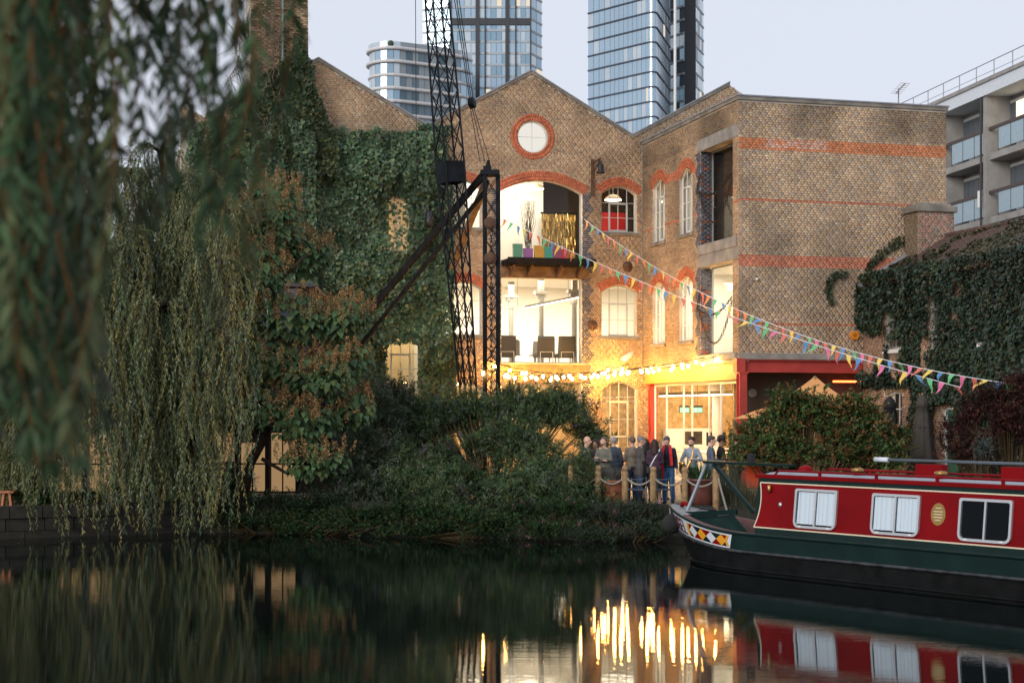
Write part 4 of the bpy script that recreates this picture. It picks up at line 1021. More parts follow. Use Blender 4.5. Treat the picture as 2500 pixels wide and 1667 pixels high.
# ------------------------------------------------------------------ festoon lights
M['cap'] = pmat('bulb_cap', (.02, .018, .015), .6)
bulb_me = MB().lathe([(.010, .07), (.024, .055), (.039, .02), (.042, -.005), (.030, -.036), (.008, -.05)], (0, 0, 0), 10).mesh('bulb', [M['bulb']], True)
cap_me = MB().lathe([(.02, .06), (.024, .065), (.024, .12), (.012, .135)], (0, 0, 0), 8).mesh('bulb_cap', [M['cap']])
def festoon(label, P0, P1, sag, n, drop=.1, seed=1):
    t_ = thing('festoon_lights', label, 'string lights', P0, 0, 'festoon lights over the terrace'); rr = random.Random(seed); d = P1 - P0
    pt = lambda t: d * t - Vector((0, 0, 4 * sag * t * (1 - t)))
    MB().tube([pt(i / 24) for i in range(25)], .016, 4).build('cable', M['cable'], t_)
    for i in range(n):
        t = (i + rr.uniform(.0, 1.)) / n; p = pt(t) - Vector((0, 0, drop + rr.uniform(0, .05)))
        b = bpy.data.objects.new('bulb', bulb_me); COL.objects.link(b); b.parent = t_; b.location = p
        c = bpy.data.objects.new('bulb_cap', cap_me); COL.objects.link(c); c.parent = b
    return t_
wl_ = lambda v, z: wing.matrix_basis @ Vector((-.12, v, z))
wf_ = lambda u, z: ware.matrix_basis @ Vector((u, -.15, z))
festoon('warm festoon bulbs looped from the crane mast to the side beam', at(1200, 905, 48.8), wl_(2.6, 4.95), .25, 16, seed=2)
festoon('warm festoon bulbs running low along the gabled front wall', wf_(-6.1, 5.0), wl_(7.2, 4.85), .45, 13, seed=5)
festoon('warm festoon bulbs from the crane jib foot to the inner corner', at(1170, 902, 48.4), wf_(-.6, 4.9), .3, 15, seed=7)
festoon('warm festoon bulbs from the inner corner along the steel beam', wf_(-1.6, 4.8), wl_(1.2, 5.0), .25, 11, seed=9)

# ------------------------------------------------------------------ wall lamp, security light, exit lamp
lamp = inframe(thing('wall_lantern', 'black lantern on a bracket arm high on the gabled brick wall', 'lamp'), ware)
mb = MB(); mb.box(-2.06, -1.94, -.08, 0, 11.15, 12.5); mb.bar((-2.0, -.05, 12.35), (-1.9, -.65, 12.45), .05); mb.bar((-2.0, -.05, 11.9), (-1.9, -.6, 12.42), .03); mb.build('bracket', M['rust'], lamp)
MB().lathe([(.03, .22), (.05, .2), (.07, .1), (.12, .06), (.11, -.1), (.12, -.16), (.15, -.2), (.16, -.25)], (-1.88, -.62, 12.15), 12).build('shade', M['black'], lamp, True)
lamp2 = inframe(thing('wall_lantern', 'dark lantern half buried in the ivy', 'lamp'), ware)
MB().lathe([(.05, .3), (.14, .25), (.13, .0), (.16, -.05), (.12, -.25), (.06, -.3)], (-8.35, -.75, 10.0), 12).build('shade', M['black'], lamp2, True)
MB().bar((-8.35, -.7, 10.2), (-8.35, 0, 10.3), .05).build('bracket', M['black'], lamp2)
sec = inframe(thing('security_camera', 'white tubular security camera above the ground floor arch', 'camera'), ware)
MB().tube([(-.95, -.45, 5.05), (-.55, -.35, 5.3)], .1, 10).build('body', M['frame_white'], sec, True); MB().bar((-.6, -.3, 5.2), (-.6, 0, 5.2), .04).build('bracket', M['frame_white'], sec)
cam2 = inframe(thing('dome_camera', 'small pale dome camera on the plain brick wing wall', 'camera'), wing)
MB().lathe([(.02, .02), (.05, .0), (.05, -.04), (.02, -.07)], (.6, -.08, 7.4), 10).build('dome', M['frame_white'], cam2, True); MB().box(.58, .62, -.08, .0, 7.38, 7.42).build('arm', M['frame_white'], cam2)

# ------------------------------------------------------------------ things inside the lit rooms
def inside(name, label, cat, parts, group=None, fr=ware):
    t_ = inframe(thing(name, label, cat, group=group), fr)
    for nm, mb, m in parts: mb.build(nm, M[m] if isinstance(m, str) else m, t_)
    return t_
M['lamp_shade'] = pmat('lamp_shade', (.75, .6, .4), .6)
for (x, y, z, lab) in ((-4.85, 1.2, 11.05, 'white dish pendant lamp behind the big upper window'), (-3.75, 1.6, 11.55, 'white dish pendant lamp beside the dark end of the upper room'), (-.85, 1.0, 11.15, 'cream dome pendant lamp behind the upper arched window')):
    sh2 = MB(); sh2.lathe([(.05, .22), (.16, .2), (.3, .08), (.34, .02)], (x, y, z), 20); ds = MB(); ds.lathe([(.31, .0), (.31, .012)], (x, y, z), 20); cd = MB(); cd.tube([(x, y, z + .2), (x, y, 12.58)], .012, 5)
    inside('pendant_lamp', lab, 'lamp', [('shade', sh2, 'lamp_shade'), ('diffuser', ds, 'lamp_white'), ('cord', cd, 'frame_white')], 'pendant lamps upstairs')
bagc = [((.12, .3, .18), 'green'), ((.32, .1, .3), 'purple'), ((.65, .3, .02), 'orange'), ((.04, .32, .22), 'teal'), ((.3, .05, .11), 'maroon'), ((.5, .02, .04), 'red')]
xs_ = [-4.72, -4.32, -3.9, -3.48, -3.22, -2.98]
for (c, nm), x in zip(bagc, xs_):
    hgt = .62 + .08 * math.sin(x * 9); b = MB(); b.hexa([(x - .16, .5, 8.645), (x + .16, .5, 8.645), (x + .16, .7, 8.645), (x - .16, .7, 8.645), (x - .18, .53, 8.645 + hgt), (x + .18, .53, 8.645 + hgt), (x + .18, .67, 8.645 + hgt), (x - .18, .67, 8.645 + hgt)])
    h_ = MB(); h_.tube([(x - .07, .52, 8.645 + hgt), (x - .05, .52, 8.645 + hgt + .12), (x + .05, .52, 8.645 + hgt + .12), (x + .07, .52, 8.645 + hgt)], .008, 5)
    inside('paper_bag', nm + ' paper bag standing on the floor of the big upper window', 'bag', [('bag', b, pmat('bag_' + nm, c, .5)), ('handle', h_, 'string')])
tin = MB(); rr = random.Random(8); M['tinsel'] = pmat('tinsel', (.75, .5, .16), .22, metal=1)
for i in range(110):
    x = -3.3 + 1.35 * i / 110; y = 2.3 + rr.uniform(-.05, .05); pr = (x, y, 10.75)
    for k in range(6):
        nx = (x + rr.uniform(-.02, .02), y + rr.uniform(-.05, .05), 10.75 - (k + 1) * .3); tw_ = rr.uniform(-.3, .3)
        tin.add([pr, (pr[0] + .02, pr[1] + tw_ * .04, pr[2]), (nx[0] + .02, nx[1] - tw_ * .04, nx[2]), nx], [(0, 1, 2, 3)]); pr = nx
tino = inframe(thing('tinsel_curtain', 'shimmering gold foil curtain hanging in the upper room', 'curtain'), ware)
o = tin.build('strips', M['tinsel'], tino); o['kind'] = 'stuff'; MB().box(-3.33, -1.9, 2.25, 2.35, 10.72, 10.78).build('rail', M['dark_timber'], tino)
area_light('room_lamp', tino, (-3.0, 1.3, 11.6), .5, 9, LW, rot=(R(35), 0, 0))
wr = MB(); wr.box(-.75, .2, 2.6, 2.66, 9.9, 10.9); wf2 = MB(); wf2.box(-.8, .25, 2.661, 2.7, 9.85, 10.95)
inside('red_wall_panel', 'plain red panel seen through the upper arched window', 'picture', [('canvas', wr, pmat('panel_red', (.55, .01, .015), .5)), ('frame', wf2, 'dark_timber')])
tb2 = MB(); tb2.box(-1.2, .5, 1.2, 1.9, 9.75, 9.82); tl = MB(); [tl.box(x, x + .06, y, y + .06, 8.64, 9.75) for x in (-1.18, .4) for y in (1.22, 1.82)]
inside('counter', 'yellowish counter behind the upper arched window', 'table', [('top', tb2, 'post_wood'), ('legs', tl, 'dark_timber')])
brn = MB(); rr = random.Random(19)
for i in range(30):
    p = Vector((-4.2 + rr.uniform(-.05, .05), .9, 8.9)); pts = [p]
    for k in range(5): p = p + Vector((rr.uniform(-.09, .09) + .02 * (i % 5 - 2), rr.uniform(-.05, .05), .42)); pts.append(p)
    brn.tube(pts, [.012, .01, .009, .008, .006, .004], 4)
vs_ = MB().lathe([(.1, 0), (.16, .15), (.13, .35), (.08, .42), (.09, .45)], (-4.2, .9, 8.645), 14)
inside('branch_vase', 'tall vase of bare twigs behind the big upper window', 'vase', [('branches', brn, 'twig'), ('vase', vs_, 'room_white')])
# first floor: cast iron columns, strip light, chairs, desk screens
for x, y, lab in ((-3.95, 4.4, 'grey iron column at the back of the first floor office'), (-3.35, 2.2, 'grey iron column in the middle of the first floor office'), (-2.3, 1.3, 'grey iron column beside the first floor window jamb')):
    c = MB(); c.lathe([(.13, 4.86), (.13, 5.0), (.11, 5.05), (.10, 7.2)], (x, y, 0), 16); k = MB(); k.lathe([(.13, 7.2), (.13, 7.55), (.17, 7.6)], (x, y, 0), 16); k2 = MB(); k2.box(x - .26, x + .26, y - .16, y + .16, 7.62, 7.74); k2.box(x - .18, x + .18, y - .13, y + .13, 7.5, 7.62); k2.box(x - .1, x + .1, y - .1, y + .1, 7.74, 8.25)
    inside('iron_column', lab, 'column', [('shaft', c, 'iron_grey'), ('collar', k, 'iron_grey'), ('capital', k2, 'iron_grey')], 'iron columns')
s1 = MB(); s1.bar((-4.1, 1.8, 7.1), (-1.9, .9, 7.55), .1, .08); s2 = MB(); s2.bar((-4.1, 1.8, 7.05), (-1.9, .9, 7.5), .08, .02); s3 = MB(); s3.tube([(-4.4, 1.8, 7.1), (-4.4, 1.8, 8.24)], .008, 4); s3.tube([(-2.6, 1.1, 7.45), (-2.6, 1.1, 8.24)], .008, 4)
inside('strip_light', 'long slanting strip light hung in the first floor office', 'lamp', [('body', s1, 'iron_grey'), ('tube', s2, 'lamp_white'), ('wires', s3, 'cable')])
for i, (x, y, lab) in enumerate(((-5.1, .65, 'dark high-backed seat at the left of the first floor window'), (-3.6, .65, 'dark high-backed seat in the middle of the first floor window'), (-2.8, .6, 'dark high-backed seat at the right of the first floor window'))):
    w_ = .34; bk = MB(); bk.hexa([(x - w_, y, 5.2), (x + w_, y, 5.2), (x + w_, y + .1, 5.2), (x - w_, y + .1, 5.2), (x - w_ * .95, y - .06, 5.95 - .08 * (i == 1)), (x + w_ * .95, y - .06, 5.95 - .08 * (i == 1)), (x + w_ * .95, y + .02, 5.95), (x - w_ * .95, y + .02, 5.95)])
    se = MB(); se.box(x - w_, x + w_, y + .08, y + .6, 5.15, 5.3); lg = MB(); [lg.box(a - .02, a + .02, b - .02, b + .02, 4.86, 5.15) for a in (x - w_ + .05, x + w_ - .05) for b in (y + .1, y + .55)]
    rl_ = MB(); rl_.tube([(x - .28, y - .2, 4.86), (x - .28, y - .2, 5.35), (x + .2, y - .2, 5.35), (x + .2, y - .2, 4.86)], .012, 6)
    inside('high_back_seat', lab, 'seat', [('backrest', bk, 'black'), ('seat', se, 'black'), ('legs', lg, 'iron_grey'), ('guard_rail', rl_, 'frame_white')], 'window seats')
for i, (x, y, lb_) in enumerate(((-4.55, 1.7, 'grey swivel chair between the two left window seats upstairs'), (-4.25, 2.6, 'grey swivel chair behind another chair by the back column'), (-3.3, 3.0, 'grey swivel chair behind the middle window seat upstairs'))):
    bk = MB(); bk.hexa([(x - .17, y, 5.35), (x + .17, y, 5.35), (x + .17, y + .04, 5.35), (x - .17, y + .04, 5.35), (x - .15, y - .08, 5.85), (x + .15, y - .08, 5.85), (x + .15, y - .04, 5.85), (x - .15, y - .04, 5.85)])
    se = MB(); se.box(x - .2, x + .2, y, y + .4, 5.28, 5.34); ba = MB(); ba.tube([(x, y + .2, 5.28), (x, y + .2, 4.98)], .03, 8); [ba.bar((x, y + .2, 4.95), (x + .26 * math.cos(a), y + .2 + .26 * math.sin(a), 4.89), .03) for a in np.linspace(0, 5.03, 5)]
    inside('office_chair', lb_, 'chair', [('backrest', bk, 'iron_grey'), ('seat', se, 'iron_grey'), ('base', ba, 'black')], 'office chairs upstairs')
# ground floor wing room: desks, screens, exit signs, hanging light bar, plant, white column
M['exit'] = emat('exit_green', (.25, .9, .45), 1.6)
for y, x, lb_ in ((7.7, 1.15, 'green lit exit sign hanging above the low white cupboard'), (7.9, 1.75, 'green lit exit sign hanging beside the round white column')):
    c = MB(); c.box(x - .2, x + .2, y - .03, y + .03, 3.08, 3.36); e_ = MB(); e_.box(x - .18, x + .18, y - .034, y - .031, 3.1, 3.28); ar = MB(); ar.box(x + .02, x + .13, y - .037, y - .035, 3.17, 3.21); ar.box(x - .1, x - .05, y - .037, y - .035, 3.13, 3.25); cd = MB(); cd.tube([(x, y, 3.34), (x, y, 4.74)], .01, 4)
    inside('exit_sign', lb_, 'sign', [('case', c, 'black'), ('panel', e_, 'exit'), ('symbol', ar, 'frame_white'), ('cord', cd, 'cable')], 'exit signs', wing)
lb = MB(); lb.box(.42, .52, 1.5, 8.4, 3.72, 3.84); lb2 = MB(); lb2.box(.42, .52, 1.5, 8.4, 3.69, 3.718); lb3 = MB(); [lb3.tube([(.47, y, 3.84), (.47, y, 4.74)], .008, 4) for y in (1.7, 2.4, 3.8, 5, 6.2, 7.4)]
inside('light_bar', 'long black light bar hung along the ground floor office', 'lamp', [('body', lb, 'black'), ('tube', lb2, 'lamp_white'), ('wires', lb3, 'frame_white')], None, wing)
for i, (y, lb_) in enumerate(((2.2, 'black computer screen beside the red corner column'), (4.2, 'black computer screen in front of the round white column'), (6.4, 'black computer screen in front of the low white cupboard'))):
    sc_ = MB(); sc_.box(.62, 1.34, y, y + .05, 1.95, 2.42); sf_ = MB(); sf_.box(.94, 1.02, y + .01, y + .04, 1.72, 1.95)
    inside('computer_screen', lb_, 'screen', [('panel', sc_, 'black'), ('stand', sf_, 'black')], 'desk screens', wing)
dk = MB(); dk.box(.6, 1.4, .7, 7.6, 1.66, 1.72); dl_ = MB(); [dl_.box(a, a + .05, b, b + .05, GZ, 1.66) for a in (.62, 1.3) for b in (.75, 3, 5.2, 7.5)]
inside('long_desk', 'long pale desk behind the shopfront glass', 'desk', [('top', dk, 'room_white'), ('legs', dl_, 'iron_grey')], None, wing)
wc = MB(); wc.lathe([(.17, GZ), (.17, 3.7), (.24, 3.75), (.24, 4.73)], (.98, 4.15, 0), 18)
inside('round_column', 'round white column inside the ground floor office', 'column', [('shaft', wc, 'room_white')], None, wing)
cu = MB(); cu.box(.7, 2.4, 8.2, 8.7, GZ, 2.45); cu2 = MB(); cu2.box(.68, 2.42, 8.18, 8.72, 2.451, 2.5)
inside('cupboard', 'low white cupboard at the back of the ground floor office', 'cupboard', [('body', cu, 'room_white'), ('top', cu2, 'room_white')], None, wing)
pot = MB().lathe([(.12, 1.55), (.15, 1.85), (.14, 1.88)], (-.9, .6, 0), 12); lv = MB(); rr = random.Random(4)
for i in range(26):
    a = rr.uniform(0, 6.28); b = rr.uniform(.3, 1.2); tip = Vector((-.9 + .35 * math.cos(a) * math.sin(b), .6 + .25 * math.sin(a) * math.sin(b), 1.88 + .6 * math.cos(b)))
    p0 = Vector((-.9, .6, 1.86)); sd = (tip - p0).cross(Vector((0, 0, 1))).normalized() * .03; lv.add([p0, p0.lerp(tip, .5) + sd + Vector((0, 0, .05)), tip, p0.lerp(tip, .5) - sd + Vector((0, 0, .05))], [(0, 1, 2, 3)])
inside('potted_plant', 'spiky potted plant on the sill of the ground floor arched window', 'plant', [('pot', pot, 'room_white'), ('leaves', lv, pmat('house_leaf', (.03, .09, .03), .5))])
sb = MB().box(-1.7, -.1, .5, .95, GZ, 1.55); inside('side_cabinet', 'white cabinet under the plant behind the arched window', 'cabinet', [('body', sb, 'room_white'), ('top', MB().box(-1.72, -.08, .48, .97, 1.551, 1.59), 'room_white')])

# ------------------------------------------------------------------ terrace: rope fence, pots, bench, parasols, sail
fence = thing('rope_fence', 'timber posts linked by sagging rope along the terrace edge', 'fence', (2.0, 40.3, GZ)); FB = Vector(fence.location)
posts = [(1395, 40.9), (1460, 40.7), (1526, 40.4), (1595, 39.9), (1672, 39.5), (1748, 38.9)]
pp_ = []
for px, Y in posts:
    p = at(px, 1000, Y); p.z = GZ; p = p - FB; pp_.append(p)
    b = MB(); r_ = .085; prof = [(r_, -.55), (r_, .88), (r_ * .85, .9), (r_ * .85, .93), (r_, .95), (r_, 1.0), (r_ * .6, 1.05)]
    b.lathe(prof, p, 10); b.build('post', M['post_wood'], fence, True)
M['rope'] = pmat('rope', (.3, .27, .23), .9, var=.3, scale=60, bump=.8, bscale=120)
for a, b in zip(pp_, pp_[1:]):
    MB().tube(sagpts(a + Vector((0, -.02, .78)), b + Vector((0, -.02, .78)), .2, 14), .026, 6).build('rope', M['rope'], fence, True)
e = pp_[-1]; MB().tube(sagpts(e + Vector((.05, -.05, .8)), e + Vector((.35, -.3, -.35)), .05, 10), .028, 6).build('rope', M['rope'], fence, True)
M['terracotta'] = pmat('terracotta', (.36, .12, .06), .8, var=.25, scale=5, bump=.3); M['glazed_pot'] = pmat('glazed_pot', (.13, .045, .035), .35, var=.3, scale=4)
M['lavender'] = attrmat('lavender', .8, .1); M['strap'] = attrmat('strap', .45, .15)
def pot_thing(label, px, Y, r, h, mat):
    p = at(px, 1000, Y); p.z = GZ; t_ = thing('plant_pot', label, 'plant pot', p)
    MB().lathe([(r * .62, 0), (r * .85, h * .3), (r, h * .7), (r * 1.0, h * .92), (r * 1.06, h * .93), (r * 1.06, h), (r * .92, h), (r * .9, h * .93)], (0, 0, 0), 24).build('pot', mat, t_, True)
    MB().lathe([(.01, h * .9), (r * .9, h * .91)], (0, 0, 0), 16).build('soil', M['earth'], t_)
    return t_, p
potA, pA = pot_thing('round terracotta pot of grey lavender behind the rope fence', 1490, 41.1, .40, .66, M['terracotta'])
potB, pB = pot_thing('big dark glazed pot of strap leaves beside the last fence post', 1712, 39.9, .46, .75, M['glazed_pot'])
potC, pC = pot_thing('smaller maroon pot tucked behind the big dark glazed pot', 1690, 40.6, .3, .55, M['glazed_pot'])
M['para_black'] = pmat('para_black', (.012, .013, .016), .8, var=.3, scale=6); M['para_brown'] = pmat('para_brown', (.055, .048, .04), .8, var=.2, scale=6)
def parasol(label, px, Y, ztop, mat, seed):
    p = at(px, 1000, Y); p.z = GZ; t_ = thing('closed_parasol', label, 'parasol', p, 0, 'closed parasols'); rr = random.Random(seed)
    H = ztop - GZ; mb = MB(); n = 24; prof = [(.035, 0), (.13, -.1), (.2, -.32), (.17, -.33), (.19, -.6), (.23, -1.1), (.29, -1.6), (.33, -1.85), (.2, -1.98), (.06, -1.99)]
    b = 0
    for r_, z in prof:
        for k in range(n):
            a = 2 * math.pi * k / n; rf = r_ * (1 + (.22 * math.cos(k * math.pi * 2 / 3 + seed) if z < -.33 else .05 * math.cos(k * 2.1)))
            mb.v.append((rf * math.cos(a), rf * math.sin(a) * .9, H + z))
    for i in range(len(prof) - 1):
        for k in range(n): k2 = (k + 1) % n; mb.f.append([i * n + k, i * n + k2, (i + 1) * n + k2, (i + 1) * n + k]); mb.m.append(0)
    mb.build('canopy', mat, t_, True); MB().tube([(0, 0, 0), (0, 0, H + .05)], .025, 8).build('pole', M['post_wood'], t_); MB().lathe([(.25, 0), (.25, .06), (.05, .1)], (0, 0, 0), 16).build('base', M['concrete'], t_)
    MB().tube([(.215 * math.cos(a), .2 * math.sin(a), H - .9) for a in np.linspace(0, 6.283, 13)], .012, 4).build('tie', mat, t_)
parasol('closed black parasol standing before the cottage arched window', 2172, 44.5, 3.58, M['para_black'], 1)
parasol('closed brown parasol standing between the cottage window and green door', 2252, 43.8, 3.62, M['para_brown'], 2)
# tan canvas sail over the covered bay
M['canvas'] = pmat('canvas', (.62, .30, .11), .8, var=.1, scale=2)
sail = thing('canvas_sail', 'tan peaked canvas canopy rising behind the small tree', 'canopy', at(1930, 1000, 46.5) * 1.0); sail.location.z = GZ; SB = Vector(sail.location)
pk = at(1990, 918, 46.5) - SB; c1 = at(1790, 1022, 46.0) - SB; c2 = at(2160, 1010, 45.5) - SB; c3 = at(2060, 985, 49) - SB; c4 = at(1850, 1000, 49) - SB
mb = MB(); n = 8
def curve(a, b, s): return a.lerp(b, s) - Vector((0, 0, .35 * 4 * s * (1 - s) * .5))
for a, b in ((c1, c2), (c2, c3), (c3, c4), (c4, c1)):
    for i in range(n):
        for j in range(n):
            g_ = lambda s, u: curve(pk, a.lerp(b, u), s)
            s0, s1, u0, u1 = i / n, (i + 1) / n, j / n, (j + 1) / n
            mb.add([g_(s0, u0), g_(s1, u0), g_(s1, u1), g_(s0, u1)], [(0, 1, 2, 3)])
mb.build('canvas', M['canvas'], sail, True); MB().tube([(pk.x, pk.y, 0), pk], .05, 8).build('mast', M['post_wood'], sail)
for c in (c1, c2, c3, c4): MB().tube([(c.x, c.y, 0), c], .03, 6).build('pole', M['post_wood'], sail)
# orange chair shapes and stool
oc = thing('orange_chair', 'bright orange plastic chair half hidden by the small tree', 'chair', (at(1845, 1000, 41.5).x, 41.5, GZ)); M['orange'] = pmat('orange_plastic', (.85, .09, .01), .45)
MB().box(-.22, .22, -.22, .22, .42, .46).build('seat', M['orange'], oc, bevel=.02); MB().hexa([(-.22, .18, .46), (.22, .18, .46), (.22, .22, .46), (-.22, .22, .46), (-.2, .26, 1.0), (.2, .26, 1.0), (.2, .3, 1.0), (-.2, .3, 1.0)]).build('backrest', M['orange'], oc)
for x in (-.19, .19):
    for y in (-.19, .19): MB().tube([(x, y, .42), (x * 1.1, y * 1.1, 0)], .016, 6).build('leg', M['iron_grey'], oc)
stl = thing('wooden_stool', 'small orange-brown wooden stool on the quay under the willow', 'stool', (at(18, 1000, 40.0).x, 40.0, GZ)); M['stool'] = pmat('stool_wood', (.38, .13, .05), .6, var=.2)
MB().box(-.2, .2, -.15, .15, .38, .43).build('seat', M['stool'], stl)
for x in (-.12, .12): MB().hexa([(x - .03, -.1, 0), (x + .03, -.1, 0), (x + .03, .1, 0), (x - .03, .1, 0), (x * .6 - .03, -.08, .38), (x * .6 + .03, -.08, .38), (x * .6 + .03, .08, .38), (x * .6 - .03, .08, .38)]).build('leg', M['stool'], stl)
for i, px in enumerate((1556, 1612)):
    p = at(px, 1000, 41.0); ch_ = thing('garden_chair', ('low blue-grey metal chair beside the man in the tweed blazer', 'low blue-grey metal chair beside the man in bright blue jeans')[i], 'chair', (p.x, 41.0, GZ), .2 * (i - .5), 'metal chairs by the fence'); M['chair_blue'] = M.get('chair_blue') or pmat('chair_blue', (.09, .13, .18), .4, metal=.4)
    MB().tube([(-.24, -.22, 0), (-.24, -.22, .75), (-.1, -.24, .68), (.1, -.24, .68), (.24, -.22, .75), (.24, -.22, 0)], .015, 6).build('back_frame', M['chair_blue'], ch_)
    MB().box(-.24, .24, -.22, .22, .40, .43).build('seat', M['chair_blue'], ch_)
    for x in (-.22, .22): MB().tube([(x, .2, .42), (x, .22, 0)], .014, 6).build('leg', M['chair_blue'], ch_)
    for x in (-.12, 0, .12): MB().bar((x, -.23, .42), (x, -.23, .68), .02, .008).build('slat', M['chair_blue'], ch_)
# ------------------------------------------------------------------ narrowboat
boat = thing('narrowboat', 'red and dark green narrowboat moored beside the terrace with diamond-painted bow', 'boat', (3.46, 33.9, 0), math.atan2(-.794, .607))
M['hull_black'] = pmat('hull_black', (.007, .0075, .008), .55, spec=.12, var=.5, scale=3, bump=.25, bscale=25)
M['hull_green'] = pmat('hull_green', (.006, .020, .018), .3, spec=.14, var=.2, scale=2)
M['boat_red'] = pmat('boat_red', (.185, .004, .006), .38, spec=.08, var=.2, scale=1.3, bump=.05, bscale=3)
M['cream'] = pmat('cream', (.66, .58, .42), .5)
M['boat_white'] = pmat('boat_white', (.6, .64, .68), .4)
M['boat_yellow'] = pmat('boat_yellow', (.72, .32, .02), .4)
M['gunwale'] = pmat('gunwale', (.16, .085, .085), .7, spec=.2, var=.2)
M['roof_grey'] = pmat('roof_grey', (.33, .37, .42), .55, var=.12, scale=2)
M['alu'] = pmat('alu', (.55, .56, .57), .35, metal=.6)
M['curtain'] = pmat('curtain', (.68, .72, .74), .9)
M['brass'] = pmat('brass', (.42, .25, .08), .35, metal=.9)
M['dark_glass'] = pmat('dark_glass', (.003, .004, .005), .1, spec=.03)
M['boat_glass'] = glassmat('boat_glass', (.88, .93, .97), .25)
M['worn_strake'] = pmat('worn_strake', (.03, .033, .036), .4, spec=.5, var=.7, scale=5, bump=.4, bscale=12)
M['pole_grey'] = pmat('pole_grey', (.10, .12, .14), .6, spec=.2)
BL_ = 16.0; SB0 = 3.35
def bw_(s): q = min(1, max(0, s / 3.3)); return 1.04 * (1 - (1 - q) ** 1.85) ** .72
def bg_(s): return .76 + .40 * max(0, 1 - s / 3.0) ** 1.7
def bs_(s): return .41 + .24 * max(0, 1 - s / 2.8) ** 1.5
def hp(s, z, side=-1, off=0):
    q = min(1, max(0, s / 3.3)); g_ = bg_(s); w = bw_(s) * (1 - .16 * max(0, g_ - z) * (1 - q) - .05 * max(0, .4 - z))
    e = .02; dx = e; dy = bw_(s + e) - bw_(max(0, s - e)); l = math.hypot(2 * e, dy); ny = 2 * e / l; nx = -dy / l
    return (s + .62 * (g_ - z) * (1 - q) ** 1.5 + nx * off, side * (w + ny * off), z)
ss = [0, .02, .06, .12, .2, .3, .42, .56, .72, .9, 1.1, 1.35, 1.6, 1.9, 2.2, 2.6, 3.0, 3.4, 4.5, 7, 10, 13, 15, BL_]
lv_ = lambda s: [-.5, -.05, bs_(s) * .5, bs_(s) - .03, bs_(s) + .03, (bs_(s) + bg_(s)) / 2, bg_(s) - .05, bg_(s)]
hull = MB()
for side in (-1, 1):
    g0 = [[hp(s, z, side) for z in lv_(s)] for s in ss]
    for i in range(len(ss) - 1):
        for k in range(7): hull.add([g0[i][k], g0[i + 1][k], g0[i + 1][k + 1], g0[i][k + 1]], [(0, 1, 2, 3)], 0 if k < 3 else 1)
e0 = [hp(BL_, z, -1) for z in lv_(BL_)]; e1 = [hp(BL_, z, 1) for z in lv_(BL_)]
for k in range(7): hull.add([e0[k], e1[k], e1[k + 1], e0[k + 1]], [(0, 1, 2, 3)], 0)
for i in range(len(ss) - 1): hull.add([hp(ss[i], -.5, -1), hp(ss[i + 1], -.5, -1), hp(ss[i + 1], -.5, 1), hp(ss[i], -.5, 1)], [(0, 1, 2, 3)], 0)
hull.build('hull', [M['hull_black'], M['hull_green']], boat, True)
for zf, r_, m in ((bs_, .035, 'worn_strake'), (lambda s: bg_(s) - .0, .03, 'hull_green'), (lambda s: .06, .025, 'hull_black')):
    for side in (-1, 1):
        MB().tube([hp(s, zf(s), side, .012) for s in ss], r_, 6).build('rubbing_strake', M[m], boat, True)
# decks
fd = MB(); fs = [s for s in ss if s <= .9]
for a, b in zip(fs, fs[1:]): fd.add([hp(a, bg_(a) + .012, -1, -.0), hp(b, bg_(b) + .012, -1), hp(b, bg_(b) + .012, 1), hp(a, bg_(a) + .012, 1)], [(0, 1, 2, 3)])
fd.build('foredeck', M['lead'], boat, True)
for side in (-1, 1):
    sd = MB(); f2 = [.9, 1.1, 1.35, 1.6, 1.9, 2.2, 2.6, 3.0, 3.4, 4.5, 7, 10, 13, 15, BL_]
    for a, b in zip(f2, f2[1:]): sd.add([hp(a, bg_(a) + .014, side, .0), hp(b, bg_(b) + .014, side), hp(b, bg_(b) + .02, side, -.16), hp(a, bg_(a) + .02, side, -.16), hp(a, bg_(a) - .3, side, -.165), hp(b, bg_(b) - .3, side, -.165)], [(0, 1, 2, 3), (3, 2, 5, 4)])
    sd.build('side_deck', M['gunwale'], boat)
wd = MB(); 
for a, b in zip(f2[:9], f2[1:9]): wd.add([hp(a, .42, -1, -.17), hp(b, .42, -1, -.17), hp(b, .42, 1, -.17), hp(a, .42, 1, -.17)], [(0, 1, 2, 3)])
wd.add([hp(.9, .42, -1, -.1), hp(.9, .42, 1, -.1), hp(.9, bg_(.9), 1, -.02), hp(.9, bg_(.9), -1, -.02)], [(0, 1, 2, 3)]); wd.build('well_deck', M['hull_green'], boat)
# painted bow flash: white ground, name, diamonds
def bp_(s, f, off): z0, z1 = bs_(s) + .035, bg_(s) - .035; return hp(s, z0 + (z1 - z0) * f, -1, off)
def patch(quad, mat, off, name, parent, n=5):
    mb = MB(); (a, b, c, d) = quad
    P_ = [[bp_(*[(1 - v) * ((1 - u) * a[k] + u * b[k]) + v * ((1 - u) * d[k] + u * c[k]) for k in (0, 1)], off) for u in [i / n for i in range(n + 1)]] for v in [j / n for j in range(n + 1)]]
    for j in range(n):
        for i in range(n): mb.add([P_[j][i], P_[j][i + 1], P_[j + 1][i + 1], P_[j + 1][i]], [(0, 1, 2, 3)])
    return mb.build(name, M[mat], parent)
band = patch(((.03, .02), (2.74, .02), (2.82, .98), (.03, .98)), 'boat_white', .006, 'bow_flash', boat, 28)
D0, DW, NF, FF = 1.22, .18, .12, .88; mid = (NF + FF) / 2
patch(((D0, NF), (D0 + 8 * DW, NF), (D0 + 8 * DW, FF), (D0, FF)), 'hull_green', .010, 'flash_ground', band, 20)
